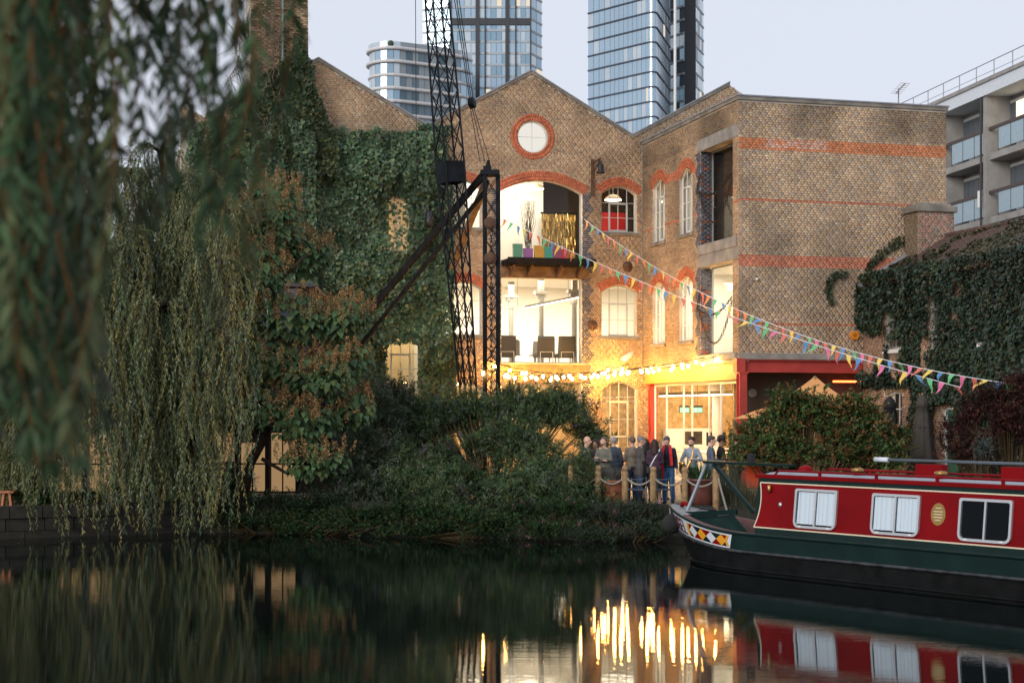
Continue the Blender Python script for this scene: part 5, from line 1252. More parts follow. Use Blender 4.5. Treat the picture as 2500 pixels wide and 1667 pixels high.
for i in range(5):     # diamonds, with red corner triangles between
    c_ = D0 + DW * (2 * i)
    if i < 4:
        cc_ = c_ + DW
        patch(((cc_ - DW, mid), (cc_, NF), (cc_ + DW, mid), (cc_, FF)), 'boat_white' if i % 2 == 0 else 'boat_yellow', .014, 'painted_diamond', band)
    u, dn = (FF, NF) if i % 2 == 0 else (NF, FF)
    for v, sgn in ((FF, 1), (NF, -1)):
        if (i % 2 == 0) == (sgn > 0) or True:
            a = max(D0, c_ - DW); b = min(D0 + 8 * DW, c_ + DW)
            if (i + (sgn > 0)) % 2: patch(((c_ if i else D0, mid), (b, v), (a, v), (c_ if i else D0, mid)), 'boat_red', .012, 'painted_triangle', band)
patch(((D0 - .13, .5), (D0 - .06, NF), (D0 + .02, NF), (D0 - .01, .5)), 'boat_yellow', .016, 'painted_crescent', band); patch(((D0 - .13, .5), (D0 - .01, .5), (D0 + .02, FF), (D0 - .06, FF)), 'boat_yellow', .016, 'painted_crescent', band)
De = D0 + 8 * DW; patch(((De - .06, .5), (De, NF), (De + .07, NF), (De + .0, .5)), 'boat_yellow', .016, 'painted_crescent', band); patch(((De - .06, .5), (De, .5), (De + .07, FF), (De, FF)), 'boat_yellow', .016, 'painted_crescent', band)
LET = {'A': [((0, 0), (.5, 1)), ((.5, 1), (1, 0)), ((.22, .38), (.78, .38))], 'N': [((0, 0), (0, 1)), ((0, 1), (1, 0)), ((1, 0), (1, 1))],
       'G': [((1, .8), (.75, 1)), ((.75, 1), (.25, 1)), ((.25, 1), (0, .75)), ((0, .75), (0, .25)), ((0, .25), (.25, 0)), ((.25, 0), (.75, 0)), ((.75, 0), (1, .2)), ((1, .2), (1, .48)), ((1, .48), (.55, .48))],
       'E': [((0, 0), (0, 1)), ((0, 1), (1, 1)), ((0, .5), (.75, .5)), ((0, 0), (1, 0))], 'L': [((0, 0), (0, 1)), ((0, 0), (1, 0))]}
for i, chx in enumerate('ANGEL'):
    mb = MB(); sx = .22 + i * .175; w_, h0, h1 = .135, .16, .84; th = .024
    for (a, b) in LET[chx]:
        A = np.array([sx + a[0] * w_, (h0 + a[1] * (h1 - h0))]); B = np.array([sx + b[0] * w_, h0 + b[1] * (h1 - h0)])
        d = (B - A) * np.array([1, .45]); d = d / np.linalg.norm(d); nn = np.array([-d[1], d[0] / .45]) * th
        A = A - d * np.array([1, 1 / .45]) * th * .6; B = B + d * np.array([1, 1 / .45]) * th * .6
        q = [A - nn, B - nn, B + nn, A + nn]; mb.add([bp_(p[0], p[1], .016) for p in q], [(0, 1, 2, 3)])
    mb.build('name_letter', pmat('letter_maroon', (.09, .012, .03), .5) if i == 0 else bpy.data.materials['letter_maroon'], band)
# bow fender and stem post
MB().sphere((.05, -.02, .74), .26, 12, sc=(.8, 1, .85)).build('rope_fender', pmat('fender', (.018, .018, .018), .95, bump=1, bscale=18), boat, True)
MB().tube([(.02, 0, 1.13), (-.06, 0, 1.1), (-.04, 0, .9)], .018, 6).build('fender_chain', M['iron_grey'], boat)
MB().tube([(.3, .02, 1.12), (.32, .02, 1.2), (.5, .02, 1.17)], .045, 8).build('tee_stud', M['boat_red'], boat, True)
MB().tube([(.55, .3, 1.09), (.8, .1, 1.1), (1.0, .35, 1.07), (.8, .45, 1.1), (.6, .2, 1.12)], .025, 6).build('coiled_rope', M['black'], boat)
# cratch frame
cr = MB(); cr.bar((.50, -.05, .98), (1.08, 0, 2.09), .05); cr.build('cratch_leg', M['roof_grey'], boat)
cr = MB(); cr.bar((1.28, 0, 2.06), (2.2, .25, 1.08), .075); cr.build('cratch_leg', M['hull_green'], boat)
cr = MB(); cr.bar((1.05, 0, 2.10), (3.5, 0, 2.09), .2, .05); cr.build('cratch_plank', M['hull_green'], boat)
cr = MB(); cr.bar((.5, -.2, .97), (2.3, -.35, 1.12), .05, .1); cr.build('cratch_beam', M['hull_green'], boat)
cr = MB(); cr.hexa([(.6, -.28, .5), (3.3, -.7, .5), (3.3, -.68, .5), (.6, -.26, .5), (.6, -.28, .9), (2.2, -.36, 1.06), (2.2, -.34, 1.06), (.6, -.26, .9)]); cr.build('cratch_panel', M['hull_green'], boat)
MB().box(2.3, 2.42, -.06, .06, 2.12, 2.3).build('navigation_lamp', M['black'], boat); 
# cabin
CWb, CWt, CZ0, CZ1, CX = .93, .81, .775, 1.90, 14.0
def sp(x, z, off=0, side=-1): return (x, side * (CWb - (CWb - CWt) * (z - CZ0) / (CZ1 - CZ0) + off), z)
cab = MB(); sec_ = [(-CWb, CZ0 - .3), (-CWb, CZ0), (-CWt, CZ1), (-.5, CZ1 + .06), (0, CZ1 + .085), (.5, CZ1 + .06), (CWt, CZ1), (CWb, CZ0), (CWb, CZ0 - .3)]
fr_ = [(SB0 + .1 * max(0, (1.35 - abs(z - 1.3) * 2)) * 0 + (.0 if z > 1.5 else 0), y, z) for y, z in sec_]; bk_ = [(CX, y, z) for y, z in sec_]
n = len(sec_)
for i in range(n - 1): cab.add([fr_[i], fr_[i + 1], bk_[i + 1], bk_[i]], [(0, 1, 2, 3)], 1 if 2 <= i <= 5 else 0)
cab.add(fr_, [tuple(range(n))], 0); cab.add(bk_, [tuple(range(n))[::-1]], 0)
cabin = cab.build('cabin', [M['hull_green'], M['roof_grey']], boat)
def spanel(pts, mat, off, name, th=.003):
    mb = MB(); q = [sp(x, z, off) for x, z in pts]; r_ = [sp(x, z, off - th) for x, z in pts]; k = len(pts)
    mb.add(q + r_, [tuple(range(k))] + [(i, (i + 1) % k, k + (i + 1) % k, k + i) for i in range(k)]); return mb.build(name, M[mat], cabin)
fedge = [(SB0 + .06 + .10 * (1 - (2 * t - 1) ** 2) * .9 - .09 * (1 - t), .90 + .87 * t) for t in [i / 8 for i in range(9)]]
spanel([(CX - .2, .90), (CX - .2, 1.77)] + fedge[::-1], 'boat_red', .004, 'side_panel')
for z in (.893, 1.765): spanel([(fedge[0][0] if z < 1 else fedge[-1][0], z), (CX - .2, z), (CX - .2, z + .024), (fedge[0][0] if z < 1 else fedge[-1][0], z + .024)], 'cream', .007, 'coach_line')
for a, b in zip(fedge, fedge[1:]): spanel([(a[0] - .012, a[1]), (a[0] + .014, a[1]), (b[0] + .014, b[1]), (b[0] - .012, b[1])], 'cream', .0075, 'coach_line')
def rrect(x0, x1, z0, z1, r_, n=4):
    out = []
    for (cx, cz, a0, rr) in ((x1 - r_, z0 + r_, -90, r_), (x1 - .04, z1 - .04, 0, .04), (x0 + .04, z1 - .04, 90, .04), (x0 + r_, z0 + r_, 180, r_)):
        for i in range(n + 1): a = R(a0 + 90 * i / n); out.append((cx + rr * math.cos(a), cz + rr * math.sin(a)))
    return out
def bwin(x0, x1, z0, z1, curtains, lab):
    o1 = rrect(x0, x1, z0, z1, .12); i1 = rrect(x0 + .045, x1 - .045, z0 + .045, z1 - .045, .085); mb = MB(); k = len(o1)
    for i in range(k):
        j = (i + 1) % k
        mb.hexa([sp(*o1[i], .0), sp(*o1[j], .0), sp(*i1[j], .0), sp(*i1[i], .0), sp(*o1[i], .05), sp(*o1[j], .05), sp(*i1[j], .05), sp(*i1[i], .05)])
    xm = (x0 + x1) / 2; mb.hexa([sp(xm - .018, z0 + .04, .008), sp(xm + .018, z0 + .04, .008), sp(xm + .018, z0 + .04, .047), sp(xm - .018, z0 + .04, .047), sp(xm - .018, z1 - .04, .008), sp(xm + .018, z1 - .04, .008), sp(xm + .018, z1 - .04, .047), sp(xm - .018, z1 - .04, .047)])
    w_ = mb.build('window', M['alu'], cabin)
    q = [sp(*p, .0065) for p in i1]; MB().poly(q).build('dark_interior', M['dark_glass'], w_)
    if curtains:
        for a, b in ((x0 + .05 + .02, xm - .03), (xm + .035, x1 - .055)):
            mb = MB(); nn = 60
            for i in range(nn):
                u0, u1 = a + (b - a) * i / nn, a + (b - a) * (i + 1) / nn; f_ = lambda u: .024 + .0085 * math.sin(u * 64 + 2 * math.sin(u * 9)) + .005 * math.sin(u * 29 + 1)
                mb.add([sp(u0, z0 + .075, f_(u0)), sp(u1, z0 + .075, f_(u1)), sp(u1, z1 - .06, f_(u1 + .01)), sp(u0, z1 - .06, f_(u0 + .01))], [(0, 1, 2, 3)])
            mb.build('curtain', M['curtain'], w_)
    for a, b in ((x0 + .04, xm - .017), (xm + .017, x1 - .04)):
        h = [p for p in i1 if a - .01 <= p[0] <= b + .01]; mb = MB(); mb.add([sp(a, z0 + .05, .042), sp(b, z0 + .05, .042), sp(b, z1 - .05, .042), sp(a, z1 - .05, .042)], [(0, 1, 2, 3)]); mb.build('pane', M['boat_glass'], w_)
    for x in (x0 + .17, x1 - .17): MB().hexa([sp(x - .035, z0 + .015, .05), sp(x + .035, z0 + .015, .05), sp(x + .035, z0 + .045, .05), sp(x - .035, z0 + .045, .05), sp(x - .035, z0 + .015, .056), sp(x + .035, z0 + .015, .056), sp(x + .035, z0 + .045, .056), sp(x - .035, z0 + .045, .056)]).build('catch', M['frame_white'], w_)
bwin(4.37, 5.41, .96, 1.70, True, ''); bwin(6.23, 7.30, .96, 1.69, True, ''); bwin(8.13, 9.19, .96, 1.69, False, ''); bwin(10.2, 11.2, .96, 1.69, True, '')
# plaque, light, catch
mb = MB(); mb.add([sp(7.68 + .155 * math.cos(a), 1.38 + .195 * math.sin(a), .012) for a in np.linspace(0, 6.283, 25)[:-1]], [tuple(range(24))]); pq = mb.build('oval_plaque', M['brass'], cabin)
for k, z in enumerate((1.48, 1.42, 1.37, 1.32, 1.27)): w_ = .06 + .035 * (k in (1, 2, 3)); MB().add([sp(7.68 - w_, z, .0135), sp(7.68 + w_, z, .0135), sp(7.68 + w_, z + .014, .0135), sp(7.68 - w_, z + .014, .0135)], [(0, 1, 2, 3)]).build('plaque_lettering', M['cream'], pq)
MB().lathe([(.03, -.07), (.045, -.06), (.045, .05), (.02, .07)], sp(3.7, 1.67, .05), 10).build('side_lamp', M['brass'], cabin, True)
MB().lathe([(.045, 0), (.045, .02), (.02, .04)], sp(3.98, 1.37, .0), 12, M=Matrix.Rotation(R(90), 3, 'X')).build('fairlead', M['alu'], cabin, True)
# roof rails, vents, boxes, pole
for side in (-1, 1):
    q = lambda x: (x, side * (CWt - .05), CZ1 + .0)
    MB().hexa([(SB0 - .06, side * (CWt + .035), CZ1 - .03), (CX + .05, side * (CWt + .035), CZ1 - .03), (CX + .05, side * (CWt - .02), CZ1 - .03), (SB0 - .06, side * (CWt - .02), CZ1 - .03), (SB0 - .06, side * (CWt + .035), CZ1 + .035), (CX + .05, side * (CWt + .035), CZ1 + .035), (CX + .05, side * (CWt - .02), CZ1 + .045), (SB0 - .06, side * (CWt - .02), CZ1 + .045)]).build('roof_edge', M['boat_red'], cabin)
    mb = MB(); mb.tube([(SB0 + .35, side * (CWt - .08), CZ1 + .03), (SB0 + .45, side * (CWt - .08), CZ1 + .115), (CX - .3, side * (CWt - .08), CZ1 + .115)], .022, 8)
    for x in np.arange(SB0 + 1.5, CX - .3, 1.35): mb.box(x - .03, x + .03, side * (CWt - .08) - .015, side * (CWt - .08) + .015, CZ1, CZ1 + .11)
    mb.build('grab_rail', M['boat_red'], cabin)
for x in (5.4, 7.3, 9.35, 11.5):
    MB().lathe([(.07, 0), (.07, .07), (.09, .08)], (x, -.3, CZ1 + .06), 14).build('vent_base', M['boat_red'], cabin); MB().lathe([(.1, .08), (.125, .1), (.11, .135), (.03, .15)], (x, -.3, CZ1 + .06), 14).build('vent_cap', M['brass'], cabin, True)
for x in (6.7, 8.55, 12.0):
    MB().box(x - .3, x + .3, .12, .3, CZ1 + .06, CZ1 + .3).build('pole_rack', M['boat_red'], cabin, bevel=.01)
MB().tube([(5.5, .2, CZ1 + .36), (11.5, .2, CZ1 + .36)], .028, 10).build('boat_pole', M['pole_grey'], cabin, True); MB().tube([(5.4, .2, CZ1 + .36), (5.72, .2, CZ1 + .36)], .045, 10).build('pole_tip', M['boat_white'], cabin, True); MB().tube([(8.95, .2, CZ1 + .36), (9.2, .2, CZ1 + .36)], .04, 10).build('pole_collar', M['boat_yellow'], cabin, True)
MB().lathe([(.15, 0), (.16, .04), (.1, .1), (.02, .13)], (3.75, .1, CZ1 + .08), 14).build('cap_lamp', M['boat_red'], cabin, True)
# stern
MB().box(CX, BL_ - .1, -.8, .8, .6, .72).build('stern_deck', M['gunwale'], boat)
# ------------------------------------------------------------------ people
def remesh(name, mb, voxel, smooth=4):
    me = mb.mesh(name); o = bpy.data.objects.new(name, me); COL.objects.link(o)
    r = o.modifiers.new('r', 'REMESH'); r.mode = 'VOXEL'; r.voxel_size = voxel; r.use_smooth_shade = True
    if smooth: s = o.modifiers.new('s', 'SMOOTH'); s.factor = .5; s.iterations = smooth
    dg = bpy.context.evaluated_depsgraph_get(); out = bpy.data.meshes.new_from_object(o.evaluated_get(dg)); bpy.data.objects.remove(o); bpy.data.meshes.remove(me)
    out.materials.clear(); return out
def capsule(mb, a, b, ra, rb, n=10):
    a = Vector(a); b = Vector(b); d = (b - a); L = d.length; d.normalize()
    pts = []; rs = []
    for t in (-90, -50, -20): pts.append(a + d * (ra * math.sin(R(t)))); rs.append(max(.001, ra * math.cos(R(t))))
    pts.append(a); rs.append(ra); pts.append(b); rs.append(rb)
    for t in (20, 50, 90): pts.append(b + d * (rb * math.sin(R(t)))); rs.append(max(.001, rb * math.cos(R(t))))
    mb.tube(pts, rs, n)
SK = {'fair': (.62, .36, .26), 'tan': (.46, .26, .17), 'brown': (.2, .1, .06)}
_pm = {}
def cmat(c, rough=.85):
    k = tuple(c) + (rough,)
    if k not in _pm: _pm[k] = pmat('cloth', c, rough, var=.18, scale=14, bump=.3, bscale=40)
    return _pm[k]
def person(label, px, Y, head, H=1.75, skin='fair', hair=(.05, .04, .03), hairstyle='short', top=(.1, .1, .1), bottom=(.03, .04, .08), skirt=None, coat=0, arms='down', look=(0, 0), beard=False, bald=False, wide=1.0, shoes=(.02, .02, .02), group='guests on the terrace'):
    """facing local -Y; heading turns that. One continuous body; clothing, hair and shoes are children."""
    p = at(px, 1000, Y); t_ = thing('person', label, 'person', (p.x, Y, GZ), R(head), group); k = H / 1.75
    V = lambda x, y, z: Vector((x * k, y * k, z * k))
    sh, el, wr, hd_ = {}, {}, {}, {}
    for s in (-1, 1):
        sh[s] = V(.155 * s * wide, .0, 1.405)
        if arms == 'down': el[s] = V(.215 * s, .03, 1.13); wr[s] = V(.21 * s, -.05, .88)
        elif arms == 'crossed': el[s] = V(.225 * s, -.06, 1.14); wr[s] = V(-.06 * s, -.22, 1.17 + .03 * s)
        elif arms == 'pockets': el[s] = V(.30 * s, .10, 1.14); wr[s] = V(.19 * s, -.04, .95)
        elif arms == 'front': el[s] = V(.2 * s, -.04, 1.13); wr[s] = V(.10 * s, -.27, 1.1)
        elif arms == 'cup': el[s] = V(.22 * s, .04, 1.13); wr[s] = V(.14 * s, -.24, 1.16) if s < 0 else V(.24 * s, -.02, .92)
        elif arms == 'sax': el[s] = V(.28 * s, -.03, 1.14); wr[s] = V(.10, -.26, 1.16) if s > 0 else V(-.10, -.24, .93)
    hc = V(0, -.02, 1.625); up = Quaternion((0, 0, 1), R(look[0])) @ Quaternion((1, 0, 0), R(look[1]))
    hp_ = lambda x, y, z: hc + up @ (Vector((x, y, z)) * k)
    body = MB()
    body.sphere(hp_(0, .012, .022), .096 * k, 14, sc=(.82, 1.02, 1.12)); body.sphere(hp_(0, -.028, -.045), .068 * k, 12, sc=(.85, .95, 1.05))
    capsule(body, hp_(0, -.088, .012), hp_(0, -.112, -.022), .009 * k, .016 * k, 8)
    for s in (-1, 1): body.sphere(hp_(.08 * s, .015, -.005), .028 * k, 8, sc=(.35, .8, 1.2))
    for s in (-1, 1): body.sphere(hp_(.034 * s, -.075, .032), .016 * k, 6, sc=(1.3, .6, .6))
    capsule(body, V(0, .02, 1.42), hp_(0, .02, -.06), .062 * k, .055 * k)
    body.sphere(V(0, .01, 1.28), .15 * k, 12, sc=(1.05, .68, 1.25)); body.sphere(V(0, .01, 1.05), .13 * k, 12, sc=(1.05, .75, 1.3)); body.sphere(V(0, .015, .93), .15 * k, 12, sc=(1.08, .8, .8))
    for s in (-1, 1):
        capsule(body, sh[s] * 1, el[s], .048 * k, .038 * k); capsule(body, el[s], wr[s], .038 * k, .026 * k)
        capsule(body, V(.05 * s, 0, 1.42), sh[s], .06 * k, .055 * k)
        # hand: palm, four fingers, thumb
        d = (wr[s] - el[s]).normalized(); w_ = d.cross(Vector((0, 0, 1))); w_ = w_.normalized() if w_.length > .2 else Vector((0, 1, 0)); nn = w_.cross(d).normalized()
        pc = wr[s] + d * .05 * k; capsule(body, wr[s], pc + d * .03 * k, .026 * k, .03 * k, 8); 
        for i, (o_, L_) in enumerate(((-.027, .062), (-.009, .074), (.009, .07), (.026, .055))):
            b0 = pc + d * .035 * k + w_ * o_ * k; b1 = b0 + d * L_ * .55 * k + nn * -.006 * k; b2 = b1 + (d * .75 - nn * .65).normalized() * L_ * .5 * k
            capsule(body, b0, b1, .0095 * k, .009 * k, 6); capsule(body, b1, b2, .009 * k, .0075 * k, 6)
        b0 = wr[s] + d * .025 * k - w_ * .025 * k; capsule(body, b0, b0 + (d * .6 - w_ * .7 - nn * .3).normalized() * .06 * k, .012 * k, .009 * k, 6)
        capsule(body, V(.085 * s, .01, .92), V(.1 * s, -.005, .5), .085 * k, .056 * k); capsule(body, V(.1 * s, -.005, .5), V(.105 * s, .02, .09), .056 * k, .037 * k)
        capsule(body, V(.105 * s, .03, .05), V(.115 * s, -.12, .035), .038 * k, .03 * k)
    link_mesh('body', remesh('body', body, .0095 * k, 2), _pm.setdefault(('skin', skin), pmat('skin_' + skin, SK[skin], .5, var=.08, scale=20)), t_)
    # clothing shells
    c = MB(); c.sphere(V(0, .01, 1.29), .165 * k, 14, sc=(1.0 * wide, .72, 1.12)); c.sphere(V(0, .012, 1.08), .15 * k, 14, sc=(1.02 * wide, .78, 1.3)); c.sphere(V(0, .015, .97), .165 * k, 14, sc=(1.08 * wide, .82, .6))
    capsule(c, V(0, .02, 1.43), V(0, .01, 1.475), .075 * k, .062 * k)
    for s in (-1, 1):
        capsule(c, V(.04 * s, .005, 1.415), sh[s] + V(0, 0, -.005), .068 * k, .06 * k); capsule(c, sh[s], el[s], .06 * k, .05 * k); capsule(c, el[s], wr[s], .05 * k, .038 * k)
    if coat:
        for s in (-1, 1): capsule(c, V(.075 * s, .01, .98), V(.085 * s, .01, .98 - coat), .118 * k, .112 * k)
    link_mesh('jacket' if coat else 'sweater', remesh('top', c, .016 * k, 3), cmat(top), t_)
    c = MB()
    if skirt:
        c.tube([V(0, .015, 1.02), V(0, .01, .85), V(0, .01, skirt)], [.15 * k, .18 * k, .21 * k], 18)
        link_mesh('skirt', remesh('skirt', c, .018 * k, 2), cmat(bottom), t_)
    else:
        c.sphere(V(0, .015, .94), .16 * k, 12, sc=(1.08, .82, .75))
        for s in (-1, 1):
            capsule(c, V(.085 * s, .01, .9), V(.1 * s, -.005, .5), .1 * k, .075 * k); capsule(c, V(.1 * s, -.005, .5), V(.105 * s, .02, .1), .075 * k, .062 * k)
        link_mesh('trousers', remesh('trousers', c, .016 * k, 3), cmat(bottom), t_)
    for s in (-1, 1):
        c = MB(); capsule(c, V(.105 * s, .035, .045), V(.118 * s, -.14, .04), .047 * k, .042 * k); capsule(c, V(.105 * s, .03, .06), V(.105 * s, .025, .1), .048 * k, .045 * k)
        link_mesh('shoe', remesh('shoe', c, .014, 1), cmat(shoes), t_)
    # hair
    h = MB(); hm = _pm.setdefault(('hair', tuple(hair)), pmat('hair', hair, .6, var=.35, scale=30, bump=.6, bscale=90))
    if not bald:
        h.sphere(hp_(0, .028, .045), .1 * k, 14, sc=(.88, 1.02, 1.05)); h.sphere(hp_(0, -.01, .085), .075 * k, 12, sc=(1, 1.05, .6))
        if hairstyle == 'long':
            capsule(h, hp_(0, .055, .03), V(0, .085, 1.40), .095 * k, .085 * k, 12)
            for s in (-1, 1): capsule(h, hp_(.06 * s, .02, .04), V(.085 * s, .05, 1.4), .05 * k, .055 * k)
        if hairstyle == 'curly':
            rr = random.Random(7)
            for i in range(46):
                a = rr.uniform(0, 6.28); b = rr.uniform(-.2, 1.5); q = Vector((.115 * math.cos(a) * math.cos(b), .02 + .1 * math.sin(a) * math.cos(b), .03 + .11 * math.sin(b)))
                if q.y < -.05 and q.z < .08: continue
                h.sphere(hp_(*q), .035 * k, 6)
        link_mesh('hair', remesh('hair', h, .011 * k, 1), hm, t_)
    if beard:
        b = MB(); b.sphere(hp_(0, -.045, -.075), .052 * k, 10, sc=(1.1, .95, .8)); link_mesh('beard', remesh('beard', b, .009, 1), hm, t_)
    for s in (-1, 1): MB().sphere(hp_(.034 * s, -.089, .022), .0085 * k, 6, sc=(1.3, .6, .8)).build('eye', M['black'], t_, True)
    MB().tube([hp_(-.022, -.094, -.062), hp_(0, -.1, -.06), hp_(.022, -.094, -.062)], .0045 * k, 5).build('mouth', pmat('lip', (.22, .07, .06), .5) if 'lip' not in bpy.data.materials else bpy.data.materials['lip'], t_)
    t_['_k'] = k; hh = (px * 7919 + int(Y * 10) * 104729) % 1000 / 1000; t_.rotation_euler = (R(-3 + 5 * hh), R(4 * (hh * 7 % 1) - 2), R(head))
    return t_, hp_, wr
GREY = (.16, .16, .155); NAVY = (.012, .016, .03)
person('man in grey-green sweater with folded arms looking up', 1478, 41.9, -25, 1.77, 'fair', (.12, .09, .07), 'short', (.15, .145, .115), (.05, .05, .05), arms='crossed', look=(-25, -14), beard=True)
person('person in blue-grey jacket behind the man with folded arms', 1503, 42.8, 160, 1.76, 'fair', (.35, .32, .3), 'short', (.045, .06, .085), (.03, .04, .06), coat=.1, arms='down')
person('laughing woman with dark curly hair beside the bush', 1450, 42.6, -30, 1.68, 'tan', (.02, .014, .011), 'curly', (.05, .04, .05), (.03, .03, .03), arms='down')
person('older balding man in pale jacket at the edge of the bush', 1432, 42.2, 70, 1.78, 'fair', (.3, .28, .26), 'short', (.3, .28, .25), (.1, .09, .08), arms='down', bald=True)
person('man in beige jacket turned toward the building', 1541, 42.6, 205, 1.76, 'fair', (.11, .085, .065), 'short', (.2, .16, .12), (.02, .03, .06), coat=.06, arms='front')
person('grey-haired man in long grey tweed blazer and jeans', 1560, 41.6, 100, 1.80, 'fair', (.2, .19, .185), 'short', (.075, .066, .062), (.035, .055, .1), coat=.2, arms='front')
person('black-haired woman in black dress facing the group', 1580, 42.3, 150, 1.70, 'tan', (.012, .011, .012), 'long', (.015, .013, .015), (.014, .013, .015), skirt=.45, arms='front')
pw, hpw, wrw = person('brown-haired woman in purple top and black skirt, back turned', 1601, 41.3, 172, 1.71, 'fair', (.035, .014, .01), 'long', (.05, .02, .042), (.009, .009, .01), skirt=.42, arms='front', shoes=(.45, .3, .38), wide=1.1)
person('blonde woman half hidden behind the man with the red scarf', 1617, 43.4, 20, 1.70, 'fair', (.32, .2, .1), 'long', (.2, .18, .16), (.05, .05, .06), arms='down')
ps, hps, wrs = person('grey-bearded man in navy sweater and bright blue jeans with red scarf', 1633, 41.7, -12, 1.78, 'fair', (.1, .09, .085), 'short', NAVY, (.03, .10, .22), arms='cup', look=(-18, 18), beard=True, wide=1.12)
px_, hpx, wrx = person('dark-haired man in pale denim jacket playing the saxophone', 1692, 42.2, -22, 1.76, 'fair', (.03, .018, .012), 'short', (.30, .34, .39), (.012, .012, .012), arms='sax', look=(-15, 5), beard=True)
person('short-haired man in blue-grey shirt looking away past the tree', 1736, 41.6, 85, 1.80, 'fair', (.05, .045, .04), 'short', (.08, .10, .14), (.07, .08, .1), arms='front')
person('dark-haired man in black top beside the small tree', 1762, 42.0, 95, 1.79, 'tan', (.02, .016, .014), 'curly', (.012, .012, .013), (.03, .03, .03), arms='front')
person('person with black hair in dark clothes behind the small tree', 1792, 42.8, 140, 1.8, 'tan', (.012, .011, .012), 'short', (.02, .02, .022), (.03, .03, .03), arms='down')
# scarf, strap, cup, saxophone, handbag
M['scarf'] = pmat('scarf', (.55, .012, .012), .8, var=.2, scale=20)
kk = ps['_k']
sc = MB(); 
for s, zb in ((-1, .66), (1, 1.0)):
    pts = [Vector((0, .085, 1.50)), Vector((.075 * s, .04, 1.51)), Vector((.1 * s, -.1, 1.43)), Vector((.11 * s, -.155, 1.3)), Vector((.12 * s, -.16, 1.1)), Vector((.125 * s, -.17, zb))]
    for a, b in zip(pts, pts[1:]): sc.bar(a * kk, b * kk, .075, .022, up=(0, 1, 0))
scf = sc.build('scarf', M['scarf']); scf.location = ps.location; scf.rotation_euler = ps.rotation_euler; tag(scf, 'long red scarf hanging loose round the bearded man', 'scarf')
cu_ = MB(); cpos = wrs[-1] + Vector((0, -.09, .0)); cu_.lathe([(.032, -.05), (.04, .06), (.036, .062), (.03, -.04)], cpos, 14)
cup = cu_.build('paper_cup', M['frame_white']); cup.location = ps.location; cup.rotation_euler = ps.rotation_euler; tag(cup, 'white cup held by the man with the red scarf', 'cup')
kk = pw['_k']; st_ = MB(); pts = [Vector((-.12, .09, 1.5)), Vector((0, .145, 1.3)), Vector((.1, .14, 1.12)), Vector((.15, .1, 1.02))]
for a, b in zip(pts, pts[1:]): st_.bar(a * kk, b * kk, .03, .012, up=(0, 1, 0))
bag = thing('shoulder_bag', 'small bag on a pale strap across the purple top', 'bag', pw.location, pw.rotation_euler[2]); st_.build('strap', M['boat_white'], bag)
MB().box(.16 * kk, .25 * kk, -.08, .1, .82, 1.0).build('pouch', M['black'], bag, bevel=.02)
sax = thing('saxophone', 'brass saxophone held by the man in the pale denim jacket', 'saxophone', px_.location, px_.rotation_euler[2]); M['sax'] = pmat('sax_brass', (.75, .42, .12), .25, metal=1)
sx_ = MB(); sx_.tube([(.04, -.14, 1.5), (.05, -.22, 1.5), (.07, -.27, 1.42), (.05, -.27, 1.2), (-.08, -.27, .92), (-.13, -.28, .82), (-.19, -.29, .79), (-.25, -.3, .83), (-.25, -.31, .93), (-.22, -.33, 1.02), (-.21, -.34, 1.07)], [.007, .01, .014, .022, .034, .04, .044, .048, .055, .07, .098], 14, cap=False); sx_.build('body', M['sax'], sax, True)
ky = MB()
for i in range(9): t = i / 8; p = Vector((.05, -.27, 1.2)).lerp(Vector((-.08, -.27, .92)), t); ky.lathe([(.018, 0), (.018, .01)], p + Vector((-.02, -.03, 0)), 8, M=Matrix.Rotation(R(90), 3, 'X'))
ky.bar((.06, -.31, 1.2), (-.1, -.31, .9), .008); ky.build('keys', M['sax'], sax)
# ------------------------------------------------------------------ foliage
T_LANCE = (np.array([(0, 0, 0), (.4, .5, .05), (1, 0, -.06), (.4, -.5, .05)]), np.array([(0, 1, 2), (0, 2, 3)]))
T_IVY = (np.array([(0, 0, 0), (.12, .5, .05), (.55, .4, .02), (1, 0, -.1), (.55, -.4, .02), (.12, -.5, .05)]), np.array([(0, 1, 2), (0, 2, 3), (0, 3, 4), (0, 4, 5)]))
T_HEART = (np.array([(0, 0, 0), (.02, .34, .03), (.3, .5, .03), (.68, .26, -.03), (1, 0, -.18), (.68, -.26, -.03), (.3, -.5, .03), (.02, -.34, .03), (.45, 0, -.05)]),
           np.array([(0, 1, 8), (1, 2, 8), (2, 3, 8), (3, 4, 8), (4, 5, 8), (5, 6, 8), (6, 7, 8), (7, 0, 8)]))
def leafmesh(name, P, D, N, L, W, C, T):
    P = np.asarray(P, float); D = nrm(D); N = np.asarray(N, float); N = nrm(N - D * (N * D).sum(1, keepdims=True)); S = np.cross(D, N)
    tv, tf = T; n = len(P); L = np.asarray(L)[:, None]; W = np.asarray(W)[:, None]
    V = np.stack([P + D * (l * L) + S * (w * W) + N * (h * L) for l, w, h in tv], 1)
    F = (np.arange(n)[:, None, None] * len(tv) + tf[None]).reshape(-1, 3)
    return np_mesh(name, V.reshape(-1, 3), F, np.repeat(np.asarray(C), len(tv), 0))
def pick(rs, n, pal, jit=.25):
    c = np.array(pal)[rs.integers(0, len(pal), n)]; return c * (1 + rs.uniform(-jit, jit, (n, 1)))
def unit(rs, n): return nrm(rs.normal(size=(n, 3)))

